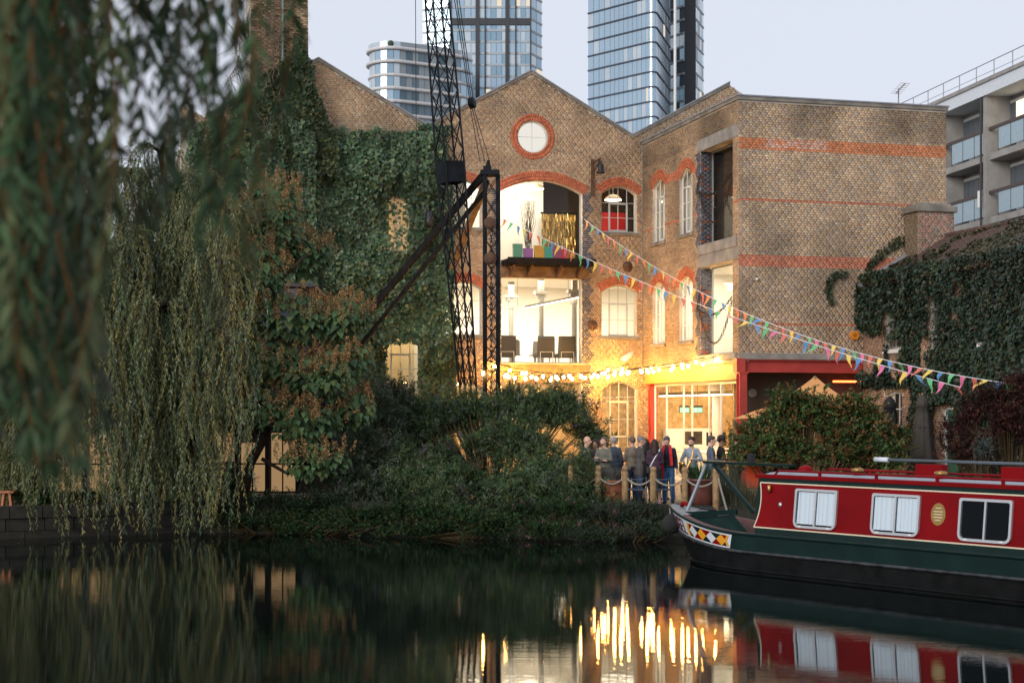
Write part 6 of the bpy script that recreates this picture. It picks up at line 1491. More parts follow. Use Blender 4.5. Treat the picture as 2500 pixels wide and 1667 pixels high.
# ---- ivy on the warehouse and the stack
def ivy(name, label, pts, normal, pal, seed, thick, size, frame, stems=True):
    rs = np.random.default_rng(seed); n = len(pts); P = np.array(pts)
    nz = np.array([mnoise.noise((p[0] * .8, p[1] * .8, p[2] * .55 + seed)) + .6 * mnoise.noise((p[0] * 2.3, p[1] * 2, p[2] * 1.5)) for p in P])
    nor = np.array(normal); off = thick * np.clip(.45 + .75 * nz, .06, 1.3) * rs.uniform(.55, 1.05, n)
    Q = P + nor[None] * off[:, None]
    D = np.array([0, 0, -1.])[None] + unit(rs, n) * .75 + nor[None] * .35; N = nor[None] * 1.0 + unit(rs, n) * .65 + np.array([0, 0, .45])[None]
    L = rs.uniform(.5, 1.4, n) * size; C = pick(rs, n, pal, .4)
    t_ = inframe(thing(name, label, 'ivy'), frame)
    o = link_mesh('foliage', leafmesh('ivy', Q, D, N, L, L * .95, C, T_IVY), M['ivy'], t_); o['kind'] = 'stuff'
    return t_
rs = np.random.default_rng(1); pts = []
win_i = [(OW['i_low'], .05), (OW['i_up'], .0)]
while len(pts) < 54000:
    u = rs.uniform(-16.8, -6.5); z = rs.uniform(GZ, 14.2); nzv = mnoise.noise((u * 1.1, z * .7, 9)); n2 = mnoise.noise((u * 2.6, z * 2.1, 4))
    if u > -7.35 + .35 * nzv + .15 * n2 - (.0 if z > 6 else -.1): 
        continue
    if z > 13.25 + .18 * nzv + .2 * n2 + (.25 if u > -8.6 else 0): continue
    if -9.8 < u < -8.62 and 3.5 < z < 5.62 + .1 * n2: continue
    if -9.7 < u < -9.0 and 8.9 < z < 10.9 and rs.random() < .82: continue
    pts.append((u, -.5 if -14.8 < u < -12.45 else -.02, z))
ivy('wall_ivy', 'thick dark green ivy cloaking the left half of the warehouse', pts, (0, -1, 0), [(.055, .105, .05), (.065, .12, .06), (.095, .145, .09), (.035, .07, .035), (.12, .155, .07)], 3, .7, .125, ware)
pts = []
while len(pts) < 5200:
    u = rs.uniform(-15.4, -11.6); z = rs.uniform(11.5, 17.2); nzv = .4 * mnoise.noise((u * 1.5, z * 1.2, 2))
    top_ = 16.6 - 2.2 * abs(u + 13.0 + .1) ** 1.1 + nzv * 1.3 if u > -13.1 else 15.9 - .9 * abs(u + 13.1) + nzv
    if z > top_ or (u > -12.45 and z > 14.6 - 1.9 * (u + 12.45) * 1.2): continue
    pts.append((u, -.52, z))
ivy('stack_ivy', 'pointed sheet of ivy climbing the tall chimney stack', pts, (0, -1, 0), [(.035, .055, .022), (.05, .07, .03), (.08, .085, .03), (.028, .045, .02)], 6, .3, .15, stk)
dv = inframe(thing('dead_vine', 'tangle of brown dead vine stems on the chimney side', 'vine'), stk); mb = MB(); rr = random.Random(12)
for i in range(170):
    p = Vector((rr.uniform(-15.2, -13.5), -.55 - rr.uniform(0, .25), rr.uniform(13.2, 17.6))); pts_ = [p]; d = Vector((rr.uniform(-.4, .4), 0, rr.choice((-1, 1, -1))))
    for k in range(6): d = d + Vector((rr.uniform(-.5, .5), rr.uniform(-.2, .2), rr.uniform(-.35, .3))); p = p + d.normalized() * rr.uniform(.15, .3); p.y = min(p.y, -.5); pts_.append(p)
    mb.tube(pts_, [.014, .012, .011, .009, .008, .006, .004], 4)
o = mb.build('stems', pmat('dead_stem', (.17, .12, .085), .9, var=.3), dv); o['kind'] = 'stuff'
# ---- ivy on the cottage, climbing bits on the wing
pts = []; rs = np.random.default_rng(9)
while len(pts) < 33000:
    x = rs.uniform(.0, 10.4); z = rs.uniform(GZ + .3, 7.65); nv_ = mnoise.noise((x * .75, z * .5, 31)); n2 = mnoise.noise((x * 2.2, z * 1.7, 5))
    dens = 1.15 * nv_ + .35 * n2 + .25 + .30 * (x - 3) / 4 + (.55 if z > 6.9 else 0) - (1.5 if z < 3.9 and x < 3.2 else 0) + (.4 if 2.7 < x < 3.7 else 0) - (1.6 if z < 3.4 and x > 4.7 and x < 6.2 else 0)
    if any(k0 + .05 < x < k1 - .25 and z0 < z < z1 for k0, k1, z0, z1 in ((1.5, 2.5, 5.1, 6.3), (4.2, 5.2, 5.0, 6.6))) and rs.random() < .75: continue
    if dens < -.08: continue
    pts.append((4.36, -x, z))
ivy('cottage_ivy', 'dark creeper hanging over the cottage front and windows', pts, (-1, 0, 0), [(.02, .042, .024), (.028, .054, .032), (.04, .05, .026), (.012, .022, .016)], 14, .38, .095, cot)
pts = []
while len(pts) < 8500:
    s_ = rs.uniform(0, SL); x = rs.uniform(.4, 10.4); nv_ = mnoise.noise((x * .6, s_ * .8, 41))
    if nv_ + .5 * mnoise.noise((x * 2, s_ * 2, 3)) + .25 - .25 * s_ + (.6 if s_ < .5 else 0) + .07 * (x - 3) < -.12: continue
    pts.append(rp(s_, x, .08))
ivy('roof_creeper', 'mossy creeper straggling over the cottage roof tiles', pts, (-.5, 0, .86), [(.06, .055, .025), (.045, .055, .025), (.085, .06, .032), (.03, .035, .02)], 15, .12, .095, cot)
pts = []
for (cx, cz, ra, a0, a1, nn) in ((3.05, 7.0, .55, 60, 230, 150), (4.2, 6.6, 1.2, 100, 150, 0)):
    for i in range(nn): a = R(rs.uniform(a0, a1)); r_ = ra + rs.uniform(-.1, .1); pts.append((cx + .5 + r_ * math.cos(a) * .8, -.01, cz + .1 + r_ * math.sin(a)))
for i in range(190): t = rs.uniform(0, 1); pts.append((4.5 + 1.4 * t ** 1.3 + rs.uniform(-.12, .12), -.01, 7.5 + 1.35 * t ** .6 + rs.uniform(-.13, .13)))
for i in range(90): t = rs.uniform(0, 1); pts.append((4.1 + .35 * t + rs.uniform(-.06, .06), -.01, 7.3 - .9 * t + rs.uniform(-.1, .1)))
ivy('wall_creeper', 'thin creeper strands looping over the plain brick wing wall', pts, (0, -1, 0), [(.05, .055, .025), (.035, .05, .025)], 17, .12, .12, wing)

# ---- shoots bush
def bush(name, label, cat, lobes, base, n, leafL, leafW, pal, seed, nleaf=16, droop=.3, T=T_LANCE, flowers=None, trunk=None, mat='leaf', spread=.5, shootL=.5, extra_parent=None, group=None):
    """lobes: (centre, radii). Arching shoots carry the leaves; stems run back to the base"""
    rs = np.random.default_rng(seed); B = Vector(base); t_ = thing(name, label, cat, base, 0, group); w_ = np.array([l[1][0] * l[1][2] for l in lobes]); w_ = w_ / w_.sum()
    P, D, N, L, C, stems, tips = [], [], [], [], [], MB(), []; clus = unit(rs, 26); crad = rs.uniform(.78, 1.16, 26)
    for i in range(n):
        c, r_ = lobes[rs.choice(len(lobes), p=w_)]; ci = rs.integers(0, 26); d = nrm(clus[ci] + unit(rs, 1)[0] * .38)
        if d[2] < -.55: d[2] *= -.5
        d = d / np.linalg.norm(d); rad = (1 - .5 * rs.random() ** 1.8) * crad[ci] * (1 + .3 * mnoise.noise((d[0] * 2.6 + seed, d[1] * 2.6 + c[0], d[2] * 2.6)))
        long_ = rs.random() < .13
        if long_: rad = rs.uniform(1.05, 1.5)
        tip = np.array(c) + d * np.array(r_) * rad; o_ = nrm(d * .8 + np.array([0, 0, .35]) + unit(rs, 1)[0] * spread); ln = shootL * rs.uniform(.6, 1.35) * (1.25 if long_ else 1)
        p0 = tip - o_ * ln; cpal = pick(rs, 1, pal, .2)[0]
        t = ((np.arange(nleaf) + rs.random(nleaf)) / nleaf)[:, None]
        sd = nrm(np.cross(o_[None], unit(rs, nleaf)))
        P.append(p0 + o_ * ln * t + np.array([0, 0, -droop * ln]) * t * t); D.append(o_ * .55 + sd * .85 + np.array([0, 0, -.25 * droop])); N.append(np.array([0, 0, 1]) + unit(rs, nleaf) * .6)
        L.append(leafL * rs.uniform(.65, 1.15, nleaf) * (1 - .35 * t[:, 0])); C.append(cpal[None] * rs.uniform(.8, 1.25, (nleaf, 1)))
        tips.append((p0 + o_ * ln + np.array([0, 0, -droop * ln]), o_))
        if i % 14 == 0: stems.tube([Vector(B) * .35 + Vector(p0) * .65 - Vector((0, 0, .25)), Vector(p0), Vector(tip)], [.016, .01, .005], 4)
    P = np.concatenate(P) - np.array(B); L = np.concatenate(L)
    o = link_mesh('crown', leafmesh('crown', P, np.concatenate(D), np.concatenate(N), L, L * (leafW / leafL), np.concatenate(C), T), M[mat], t_); o['kind'] = 'stuff'
    so2 = stems; so2.v = [tuple(Vector(v) - B) for v in so2.v]; q = so2.build('twigs', M['twig'], o); q['kind'] = 'stuff'
    tk = MB()
    for c, r_ in lobes[:9]:
        m = Vector(c) - B; tk.tube([Vector((0.1 * rs.normal(), .1 * rs.normal(), -.05)), m * .45 + Vector((0, 0, -.1)), m * .9], [trunk or .06, (trunk or .06) * .7, .02], 6)
    tk.build('trunk', M['bark'], t_, True)
    if flowers:
        fc_, fn, fl_ = flowers; FP, FD, FC = [], [], []
        for j in rs.choice(len(tips), min(fn, len(tips)), replace=False):
            p, o_ = tips[j]
            for k in range(26):
                t = rs.random(); rad = .035 * (1 - t) + .006; FP.append(p - np.array(B) + nrm(o_ + np.array([0, 0, .4])) * fl_ * t + unit(rs, 1)[0] * rad); FD.append(unit(rs, 1)[0]); FC.append(np.array(fc_) * rs.uniform(.6, 1.3))
        FL_ = np.full(len(FP), .045); q = link_mesh('flower_spikes', leafmesh('spikes', np.array(FP), np.array(FD), unit(rs, len(FP)), FL_, FL_ * .8, np.array(FC), T_LANCE), M[mat], o); q['kind'] = 'stuff'
    return t_, tips
BUD = [(.07, .12, .05), (.09, .14, .06), (.06, .105, .05), (.12, .16, .06), (.13, .16, .11)]
def A(px, py, Y): return tuple(at(px, py, Y))
def mound(seed, pxs, tops, ybot, Ytop, Ybot, n, r0, r1):
    rr = random.Random(seed); out = []
    for i in range(n):
        m = max(1, n * 2 // 5); top = i < m; px = pxs[0] + (pxs[-1] - pxs[0]) * ((i + rr.random()) / m if top else rr.random()); yt = float(np.interp(px, pxs, tops)); f = rr.uniform(0, .12) if top else rr.uniform(.15, 1); Y = Ytop + (Ybot - Ytop) * f; r = rr.uniform(r0, r1); k = r * FPX / Y
        py = yt + k * .85 + f * max(0, ybot - yt - k * 1.2); out.append((tuple(at(px, py, Y)), (r * rr.uniform(1.0, 1.35), r, r * rr.uniform(.8, 1.1))))
    return out
bush('buddleia_bush', 'big arching buddleia bush with faded mauve spikes on the bank', 'bush', mound(5, [920, 1000, 1080, 1160, 1240, 1330, 1400, 1455], [1000, 955, 940, 935, 918, 905, 915, 1010], 1225, 46.0, 40.8, 56, .5, .85),
     A(1200, 1205, 42.8), 6000, .20, .042, BUD, 51, 20, .35, flowers=((.13, .1, .15), 120, .22), trunk=.09, shootL=.6)
bush('buddleia_bush', 'lower grey-green shrub between the buddleia and the large-leaved tree', 'bush', [(A(930, 1040, 44.5), (.9, .9, 1.1)), (A(900, 1120, 42.6), (1.1, .8, .9)), (A(960, 970, 45.4), (.9, .7, .7)), (A(900, 960, 46), (.7, .6, .6)), (A(880, 1190, 41.6), (1.1, .7, .6))], A(920, 1215, 42.4), 1900, .17, .038, [(.07, .11, .055), (.09, .12, .07), (.12, .14, .10)], 52, 16, .3, flowers=((.15, .13, .15), 40, .2), shootL=.5)
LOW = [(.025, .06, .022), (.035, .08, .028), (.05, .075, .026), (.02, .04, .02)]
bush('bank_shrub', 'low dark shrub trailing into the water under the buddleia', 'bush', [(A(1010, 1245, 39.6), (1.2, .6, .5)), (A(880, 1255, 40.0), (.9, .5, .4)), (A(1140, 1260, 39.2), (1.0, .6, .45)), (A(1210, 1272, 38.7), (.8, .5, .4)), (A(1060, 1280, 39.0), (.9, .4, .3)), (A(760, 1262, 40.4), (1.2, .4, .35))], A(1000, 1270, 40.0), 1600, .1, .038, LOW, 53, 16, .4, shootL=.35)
bush('bank_shrub', 'fresh green ferny shrub at the water below the rope fence', 'bush', [(A(1290, 1245, 39.0), (.8, .5, .5)), (A(1400, 1235, 38.8), (.9, .6, .5)), (A(1350, 1285, 38.2), (.9, .5, .35))], A(1340, 1285, 38.6), 1000, .10, .026, [(.03, .065, .022), (.04, .08, .028), (.025, .05, .022)], 54, 16, .35, flowers=((.2, .1, .12), 14, .12), shootL=.38)
bush('bank_shrub', 'dense mounded shrub between the rope fence and the boat bow', 'bush', [(A(1500, 1255, 38.6), (.9, .6, .45)), (A(1590, 1285, 37.6), (.6, .4, .35)), (A(1470, 1300, 37.8), (.7, .4, .3)), (A(1560, 1240, 38.9), (.6, .4, .35))], A(1520, 1290, 38.2), 1000, .09, .028, [(.03, .055, .03), (.04, .065, .032), (.055, .06, .045)], 55, 16, .35, flowers=((.22, .11, .13), 10, .1), shootL=.34)
bush('bank_shrub', 'leafy shrub growing through the rope fence at the terrace corner', 'bush', [(A(1420, 1150, 40.6), (.4, .4, .9)), (A(1390, 1190, 40.3), (.5, .4, .5))], A(1410, 1235, 40.6), 240, .13, .03, BUD, 56, 14, .35, shootL=.45)
bush('bank_shrub', 'dark shrubs crowding the quay under the large-leaved tree', 'bush', [(A(640, 1220, 41.0), (1.0, .5, .4)), (A(760, 1225, 40.8), (1.0, .5, .45)), (A(560, 1235, 41.0), (.5, .4, .35))], A(690, 1250, 41.3), 700, .1, .035, [(.016, .03, .014), (.022, .04, .018)], 57, 14, .4, shootL=.35)
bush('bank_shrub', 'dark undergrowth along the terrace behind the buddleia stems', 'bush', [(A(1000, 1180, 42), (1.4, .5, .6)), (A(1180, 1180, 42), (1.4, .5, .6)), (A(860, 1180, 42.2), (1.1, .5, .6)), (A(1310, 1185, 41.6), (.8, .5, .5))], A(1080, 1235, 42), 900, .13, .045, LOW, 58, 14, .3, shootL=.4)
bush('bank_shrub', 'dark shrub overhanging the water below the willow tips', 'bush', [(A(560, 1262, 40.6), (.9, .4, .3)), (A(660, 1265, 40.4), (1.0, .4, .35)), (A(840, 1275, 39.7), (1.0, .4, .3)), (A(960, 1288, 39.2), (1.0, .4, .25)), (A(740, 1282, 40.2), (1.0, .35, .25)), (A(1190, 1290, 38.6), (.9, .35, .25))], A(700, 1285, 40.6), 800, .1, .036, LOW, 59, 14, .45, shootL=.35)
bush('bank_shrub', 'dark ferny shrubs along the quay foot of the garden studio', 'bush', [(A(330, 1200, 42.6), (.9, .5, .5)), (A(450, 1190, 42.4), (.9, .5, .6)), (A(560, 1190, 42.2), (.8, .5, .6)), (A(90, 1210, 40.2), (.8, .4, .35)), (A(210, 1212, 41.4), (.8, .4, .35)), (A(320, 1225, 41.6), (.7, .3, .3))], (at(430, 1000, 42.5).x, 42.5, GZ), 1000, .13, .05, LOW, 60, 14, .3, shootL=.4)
for i_, (px_, Y_, r_) in enumerate(((150, 56, 3.0), (330, 60, 2.6), (20, 52, 3.0))):
    bush('background_tree', ('broad dark tree standing between the two far willows', 'dark tree standing at the end wall of the warehouse', 'dark tree filling the bank behind the end willow')[i_], 'tree', [(A(px_, 700, Y_), (r_, 1.5, r_ * 1.0)), (A(px_ + 60, 860, Y_), (r_, 1.5, r_)), (A(px_ - 60, 950, Y_), (r_, 1.5, r_))], (at(px_, 1000, Y_).x, Y_, GZ), 900, .22, .11, [(.03, .05, .025), (.04, .06, .03), (.025, .04, .02)], 120 + i_, 16, .3, T=T_IVY, trunk=.2, shootL=.9)
# small rose-like tree before the covered bay
ROS = [(.055, .105, .03), (.08, .13, .04), (.11, .14, .045), (.04, .075, .03), (.15, .12, .045), (.2, .10, .04)]
bush('small_tree', 'small bushy tree with bronzed leaves behind the narrowboat', 'tree', mound(8, [1818, 1845, 1880, 1935, 1965, 2010, 2080, 2130, 2185], [1010, 1005, 985, 915, 925, 960, 935, 985, 1040], 1135, 41.9, 40.9, 54, .34, .62),
     (at(1960, 1000, 41.4).x, 41.4, GZ), 3000, .12, .075, ROS, 61, 14, .2, T=T_IVY, trunk=.08, shootL=.4, flowers=((.35, .12, .06), 16, .08))
MAP = [(.05, .018, .016), (.065, .025, .02), (.035, .014, .014), (.09, .035, .025), (.03, .022, .018)]
bush('red_maple', 'dark red maple shrub at the end of the bunting', 'tree', mound(9, [2320, 2380, 2440, 2500, 2580, 2640], [1010, 945, 905, 880, 885, 950], 1120, 38.6, 37.6, 30, .32, .55), (at(2470, 1000, 38).x, 38, GZ), 1800, .11, .04, MAP, 62, 18, .3, trunk=.07, shootL=.42)
bush('silver_shrub', 'small silver-leaved shrub in front of the red maple', 'bush', [(A(2395, 1090, 37.2), (.35, .3, .35))], (at(2395, 1000, 37.2).x, 37.2, GZ), 60, .12, .03, [(.09, .12, .11), (.12, .15, .13)], 63, 12, .2, shootL=.35)
# lavender and strap leaves in the pots, grasses by the boat
def tuft(name, label, parent, n, h, sp_, pal, seed, mat, w=.02, loc=None, z0=0.0, curl=.5):
    rs = np.random.default_rng(seed); t_ = thing(name, label, 'plant', loc) if parent is None else None; V, F, C = [], [], []
    for i in range(n):
        a = rs.uniform(0, 6.283); lean = rs.uniform(.1, 1) * sp_; H = h * rs.uniform(.6, 1.1); b0 = np.array([rs.normal() * .05 + .3 * sp_ * math.cos(a), rs.normal() * .05 + .3 * sp_ * math.sin(a), z0]); col = pick(rs, 1, pal, .25)[0]
        sd = np.array([-math.sin(a), math.cos(a), 0]) * w; base_i = len(V)
        for k in range(5):
            t = k / 4; p = b0 + np.array([math.cos(a), math.sin(a), 0]) * lean * t ** 1.6 + np.array([0, 0, H * (t - curl * .5 * t * t * lean)]); V += [p - sd * (1 - t * .95), p + sd * (1 - t * .95)]; C += [col, col]
        F += [(base_i + 2 * k, base_i + 2 * k + 1, base_i + 2 * k + 3, base_i + 2 * k + 2) for k in range(4)]
    o = link_mesh('leaves', np_mesh('tuft', np.array(V), np.array(F), np.array(C)), M[mat], parent or t_); o['kind'] = 'stuff'; return t_
tuft('', '', potA, 420, .42, .38, [(.16, .17, .14), (.12, .13, .1), (.2, .19, .19)], 71, 'lavender', .008, z0=.6)
tuft('', '', potB, 110, .62, .5, [(.03, .08, .03), (.045, .1, .035)], 72, 'strap', .022, z0=.68, curl=1.0)
tuft('', '', potC, 40, .35, .3, [(.03, .07, .03)], 73, 'strap', .016, z0=.5)
for i, (px, Y, h, s_) in enumerate(((1765, 39.6, 1.0, .55), (1800, 39.4, .9, .5), (1830, 39.2, .8, .5), (1780, 40.2, 1.3, .5))):
    tuft('ornamental_grass', ('tall feathery grass clump behind the cratch frame', 'fine grass clump beside the last fence post', 'short grass clump beside the cabin front', 'tallest grass clump among the guests')[i], None, 420, h, s_, [(.06, .075, .04), (.08, .085, .05), (.1, .09, .06)], 80 + i, 'lavender', .006, (at(px, 1000, Y).x, Y, GZ))

# ---- large-leaved tree with bronze seed heads
rs = np.random.default_rng(91); B = Vector((at(600, 1000, 42.0).x, 42.0, GZ))
cat_ = thing('large_leaved_tree', 'spreading tree with big heart-shaped leaves and bronze seed heads', 'tree', B)
lob = [(A(660, 560, 42.5), (.9, .8, 1.2)), (A(620, 660, 42), (1.0, .9, .9)), (A(740, 620, 43), (.8, .7, .6)), (A(700, 780, 41.8), (1.4, .9, .7)), (A(830, 780, 42), (.8, .7, .55)), (A(640, 880, 41.6), (1.1, .9, .6)), (A(770, 920, 41.5), (1.1, .8, .6)), (A(640, 990, 41.2), (1.0, .7, .5)), (A(740, 1030, 41), (1.0, .7, .5)), (A(690, 480, 43), (.5, .5, .5)), (A(770, 1120, 40.8), (.9, .5, .45)), (A(860, 1000, 42), (.6, .5, .5)), (A(850, 760, 42.6), (.6, .5, .4)), (A(840, 880, 42), (.8, .6, .5))]
P, D, N, L, C = [], [], [], [], []; sp_pts = []
for (c, r_) in lob:
    for i in range(int(640 * r_[0] * r_[2])):
        d = unit(rs, 1)[0]; d[1] = -abs(d[1]) if rs.random() < .7 else d[1]; q = np.array(c) + d * np.array(r_) * (1 - .5 * rs.random() ** 2)
        P.append(q - np.array(B)); D.append(np.array([d[0] * .7, d[1] * .7, -.75]) + unit(rs, 1)[0] * .35); N.append(np.array([d[0] * .4, d[1] * .4 - .3, .8]) + unit(rs, 1)[0] * .3); L.append(rs.uniform(.13, .25)); C.append(pick(rs, 1, [(.07, .125, .055), (.085, .145, .06), (.06, .11, .055), (.11, .145, .055)], .25)[0])
        if i % 4 == 0 and d[2] > -.2: sp_pts.append(q - np.array(B) + d * .1)
P = np.array(P); D = np.array(D); N = np.array(N); L = np.array(L); C = np.array(C)
order = np.argsort(P[:, 1] - L * 8); first = set(order[:300].tolist()); rest = np.array([i for i in range(len(P)) if i not in first])
crown = link_mesh('crown', leafmesh('crown', P[rest], D[rest], N[rest], L[rest], L[rest] * .85, C[rest], T_HEART), M['leaf'], cat_); crown['kind'] = 'stuff'
lm = [leafmesh('leaf', np.zeros((1, 3)), np.array([[0, 0, -1.]]), np.array([[0, -1., 0]]), [.2], [.17], np.array([c]), T_HEART) for c in ((.07, .125, .055), (.085, .145, .06), (.06, .11, .055), (.11, .145, .055))]
for m_ in lm: m_.materials.append(M['leaf'])
for j, i in enumerate(first):
    o = bpy.data.objects.new('leaf', lm[j % 4]); COL.objects.link(o); o.parent = crown; o.location = P[i]; d = Vector(nrm(D[i])); n_ = Vector(N[i]); n_ = (n_ - d * n_.dot(d)).normalized(); s_ = d.cross(n_)
    o.rotation_euler = Matrix((s_ * -1 * -1, n_ * -1, d * -1)).transposed().to_euler(); o.scale = (L[i] / .2,) * 3
FP, FD, FC = [], [], []
for q in sp_pts:
    hgt = rs.uniform(.22, .4); lean = unit(rs, 1)[0] * .12
    for k in range(46):
        t = rs.random(); rad = .09 * (1 - t) + .012; FP.append(q + np.array([lean[0] * t, lean[1] * t, hgt * t]) + unit(rs, 1)[0] * rad); FD.append(unit(rs, 1)[0]); FC.append(pick(rs, 1, [(.36, .20, .09), (.28, .16, .08), (.42, .25, .11), (.2, .15, .06)], .3)[0])
FL_ = rs.uniform(.03, .06, len(FP)); q = link_mesh('seed_heads', leafmesh('seed_heads', np.array(FP), np.array(FD), unit(rs, len(FP)), FL_, FL_ * .8, np.array(FC), T_LANCE), M['leaf'], crown); q['kind'] = 'stuff'
tk = MB(); rel = lambda px, py, Y: at(px, py, Y) - B
tk.tube([Vector((-.15, 0, -.1)), rel(610, 1130, 41.8), rel(655, 1050, 41.8), rel(690, 960, 41.9), rel(670, 800, 42.2), rel(665, 600, 42.5)], [.17, .14, .12, .10, .08, .04], 8)
for a, b, c in (((655, 1050), (720, 1000), (790, 930)), ((690, 960), (760, 860), (830, 800)), ((670, 800), (620, 720), (600, 650)), ((640, 1080), (600, 980), (590, 900)), ((640, 1120), (700, 1155), (760, 1160)), ((670, 700), (730, 640), (760, 610)), ((760, 1160), (790, 1185), (830, 1210))): tk.tube([rel(*a, 41.8), rel(*b, 41.5), rel(*c, 41.4)], [.055, .04, .015], 6)
tk.build('trunk', M['bark'], cat_, True)

# ---- willows: limbs arch over and strands hang from them
def willow(label, base, limbs, nst, lenr, leafL, pal, seed, zmin, step, twigr=.0035, spread=.35, leafW=.014, tr=.3, twigm='twig', nper=4):
    rs = np.random.default_rng(seed); B = np.array(base); t_ = thing('willow_tree', label, 'tree', base, 0, 'weeping willows'); tk = MB(); P, D, N, L, C = [], [], [], [], []; tw = MB()
    for li, (pts, r0) in enumerate(limbs): tk.tube([Vector(p) - Vector(base) for p in pts], list(np.linspace(r0, r0 * .25, len(pts))), 7)
    segs = [(np.array(a), np.array(b)) for pts, r0 in limbs for a, b in zip(pts[1:], pts[2:])] ; w_ = np.array([np.linalg.norm(b - a) for a, b in segs]); w_ /= w_.sum()
    for i in range(nst):
        a, b = segs[rs.choice(len(segs), p=w_)]; p = a + (b - a) * rs.random(); out = unit(rs, 1)[0]; out[2] = abs(out[2]) * .6; p = p + out * spread * rs.random()
        pts = [p]; ln = rs.uniform(*lenr); d = np.array([out[0] * 1.0, out[1] * 1.0, .5 + .4 * rs.random()]); s_ = 0; lim = zmin + rs.exponential(.35); cp = pick(rs, 1, pal, .15)[0]; ph = rs.uniform(0, 6)
        while s_ < ln and p[2] > lim:
            d = nrm(d * .80 + np.array([.12 * math.sin(s_ * 2.2 + ph), .12 * math.cos(s_ * 1.7 + ph), -.42])); p = p + d * step * 2; pts.append(p); s_ += step * 2
        if len(pts) < 3: continue
        tw.tube([Vector(q) - Vector(base) for q in pts[::2]], list(np.linspace(twigr, twigr * .35, len(pts[::2]))), 3, cap=False)
        Q = np.array(pts); nl = nper; A_ = np.repeat(Q[:-1], nl, 0); B_ = np.repeat(Q[1:], nl, 0); m = len(A_); dd = nrm(B_ - A_); s1 = nrm(np.cross(dd, unit(rs, m)))
        P.append(A_ + (B_ - A_) * rs.random((m, 1)) - B); D.append(dd * .85 + s1 * .6 + np.array([0, 0, -.25])); N.append(unit(rs, m)); L.append(leafL * rs.uniform(.6, 1.2, m)); C.append(np.where(rs.random((m, 1)) < .1, np.array([[.26, .29, .22]]), cp[None]) * rs.uniform(.7, 1.35, (m, 1)))
    P = np.concatenate(P); D = np.concatenate(D); N = np.concatenate(N); L = np.concatenate(L); C = np.concatenate(C)
    o = link_mesh('crown', leafmesh('crown', P, D, N, L, L * 0 + leafW, C, T_LANCE), M['leaf'], t_); o['kind'] = 'stuff'
    q = tw.build('twigs', M[twigm], o); q['kind'] = 'stuff'; tk.build('trunk', M['bark'], t_, True); return t_
WIL = [(.15, .19, .085), (.20, .22, .09), (.12, .17, .09), (.25, .22, .08), (.10, .14, .085), (.27, .24, .10)]
b0 = (at(430, 1000, 42.5).x, 42.5, GZ)
lim = lambda *q: [Vector(b0)] + [at(px, py, Y) for px, py, Y in q]
willow('weeping willow with long pale strands trailing to the water', b0, [(lim((430, 900, 42.5), (400, 560, 42), (340, 420, 41.2), (280, 420, 40.2), (250, 480, 39.8)), .28), (lim((430, 900, 42.5), (420, 560, 42), (440, 430, 41), (500, 440, 40), (560, 520, 39.8)), .26), (lim((430, 900, 42.5), (390, 640, 41.5), (340, 600, 40), (290, 620, 39.5)), .2), (lim((430, 900, 42.5), (430, 660, 41.5), (470, 600, 40), (540, 640, 39.4)), .2), (lim((430, 950, 42.5), (420, 800, 41), (400, 740, 39.5), (360, 760, 39)), .16), (lim((430, 950, 42.5), (460, 850, 41), (520, 800, 39.6), (570, 840, 39.2)), .16), (lim((430, 600, 42.5), (410, 480, 42), (390, 370, 41.5), (360, 350, 41)), .15), (lim((430, 900, 42.5), (380, 700, 41), (300, 560, 39.6), (240, 620, 39)), .15), (lim((430, 950, 42.5), (360, 860, 40.6), (280, 800, 39.2), (230, 830, 38.8)), .13)],
       1650, (2.2, 7.2), .125, WIL, 101, .08, .06, leafW=.026, spread=.6)
b1 = (at(60, 1000, 42).x, 42.0, GZ)
lim1 = lambda *q: [Vector(b1)] + [at(px, py, Y) for px, py, Y in q]
willow('weeping willow at the end of the quay, mostly behind the nearer branches', b1, [(lim1((60, 800, 42), (60, 450, 41), (110, 380, 40), (170, 450, 39.5)), .25), (lim1((60, 800, 42), (40, 560, 41), (20, 500, 40), (-40, 560, 39.5)), .22), (lim1((60, 800, 42), (80, 700, 40.6), (120, 660, 39.5), (150, 720, 39)), .18)], 900, (2.4, 7.5), .125, [(.09, .12, .05), (.12, .14, .06), (.15, .15, .06)], 102, .05, .06, leafW=.026, spread=.6)
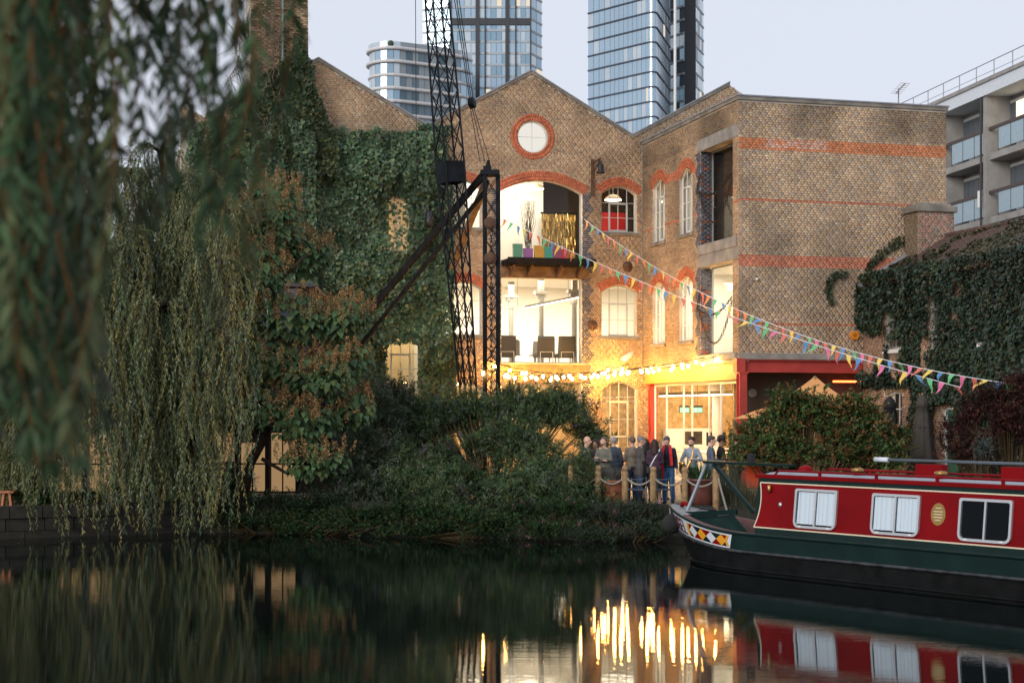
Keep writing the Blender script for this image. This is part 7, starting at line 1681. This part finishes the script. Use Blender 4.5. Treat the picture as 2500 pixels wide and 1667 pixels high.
# near willow: a limb over the photographer, its strands hang close before the lens
b2 = (-3.4, 2.6, 1.3)
near = [([Vector(b2), Vector((-3.2, 3.0, 4.2)), Vector((-2.4, 3.6, 5.3)), Vector((-1.3, 4.1, 5.25)), Vector((-.75, 4.4, 5.0))], .2),
        ([Vector(b2), Vector((-3.2, 3.0, 4.0)), Vector((-2.3, 4.0, 4.9)), Vector((-1.55, 4.6, 4.9)), Vector((-1.15, 4.9, 4.7))], .14)]
NW = [(.04, .08, .035), (.06, .11, .05), (.10, .14, .09), (.025, .045, .025), (.15, .17, .12), (.08, .10, .045)]
def near_strands(label, name, spec, seed):
    """(px0,px1,Ymin,Ymax,n,zmin range in photo rows) strands hanging from the overhead limb"""
    rs = np.random.default_rng(seed); t_ = thing(name, label, 'tree', b2); tk = MB()
    for pts, r0 in near: tk.tube([p - Vector(b2) for p in pts], list(np.linspace(r0, .03, len(pts))), 8)
    P, D, N, L, C = [], [], [], [], []; tw = MB()
    for (p0, p1, y0, y1, n, e0, e1) in spec:
        for i in range(n):
            Y = rs.uniform(y0, y1); px = rs.uniform(p0, p1); end = at(px, rs.uniform(e0, e1), Y); top_ = Vector((end.x + rs.normal() * .12, Y + rs.normal() * .05, 5.15 + .2 * rs.random())); ph = rs.uniform(0, 6); cp = pick(rs, 1, NW, .2)[0]
            nn = max(4, int((top_.z - end.z) / .05)); pts = [np.array(top_.lerp(end, k / nn)) + np.array([.05 * math.sin(k * .17 + ph), .04 * math.cos(k * .13 + ph), 0]) * min(1, k / 8) for k in range(nn + 1)]
            tw.tube([Vector(q) - Vector(b2) for q in pts[::3]], list(np.linspace(.0045, .0016, len(pts[::3]))), 4, cap=False)
            for k in range(1, nn):
                a_, b_ = pts[k - 1], pts[k]; dd = nrm(b_ - a_)
                for j in range(4):
                    if rs.random() < .12: continue
                    s1 = nrm(np.cross(dd, unit(rs, 1)[0])); P.append(a_ + (b_ - a_) * rs.random() - np.array(b2)); D.append(dd * .8 + s1 * .6 + np.array([0, 0, -.2])); N.append(unit(rs, 1)[0]); L.append(.095 * rs.uniform(.6, 1.2)); C.append(cp * rs.uniform(.6, 1.5))
    L = np.array(L); o = link_mesh('crown', leafmesh('crown', np.array(P), np.array(D), np.array(N), L, L * .2, np.array(C), T_LANCE), M['leaf'], t_); o['kind'] = 'stuff'
    q = tw.build('twigs', pmat('orange_twig', (.16, .075, .028), .8, spec=.1), o); q['kind'] = 'stuff'; tk.build('trunk', M['bark'], t_, True)
near_strands('near willow whose blurred strands hang before the view', 'willow_tree', [(-40, 185, 4.2, 5.5, 46, 800, 1150), (20, 215, 3.6, 4.6, 16, 900, 1180), (-20, 60, 3.5, 4.5, 8, 300, 900), (290, 430, 4.4, 5.4, 5, 130, 420), (430, 560, 4.2, 5.4, 5, 60, 400), (540, 610, 4.0, 5.0, 6, 500, 720), (380, 450, 4.2, 5, 4, 420, 650), (300, 360, 4.0, 5.0, 4, 500, 700), (740, 800, 3.8, 4.2, 1, 40, 60)], 111)

# ---- fallen leaves afloat near the bank
rs = np.random.default_rng(200); n = 130; fx = rs.uniform(-12, 3.5, n); fy = np.interp(fx, [-13, -8, 0, 4], [37.6, 39.5, 38.2, 36.8]) - rs.exponential(1.2, n) - .3
fl_ = link_mesh('floating_leaves', leafmesh('floating', np.stack([fx, fy, np.full(n, .006)], 1), np.concatenate([unit(rs, n)[:, :2], np.zeros((n, 1))], 1), np.tile([0, 0, 1.], (n, 1)), rs.uniform(.05, .11, n), rs.uniform(.012, .03, n), pick(rs, n, [(.12, .1, .04), (.2, .15, .06), (.08, .1, .05)], .3), T_LANCE), M['leaf'])
tag(fl_, 'fallen willow leaves floating on the dark water near the bank', 'leaves'); fl_['kind'] = 'stuff'
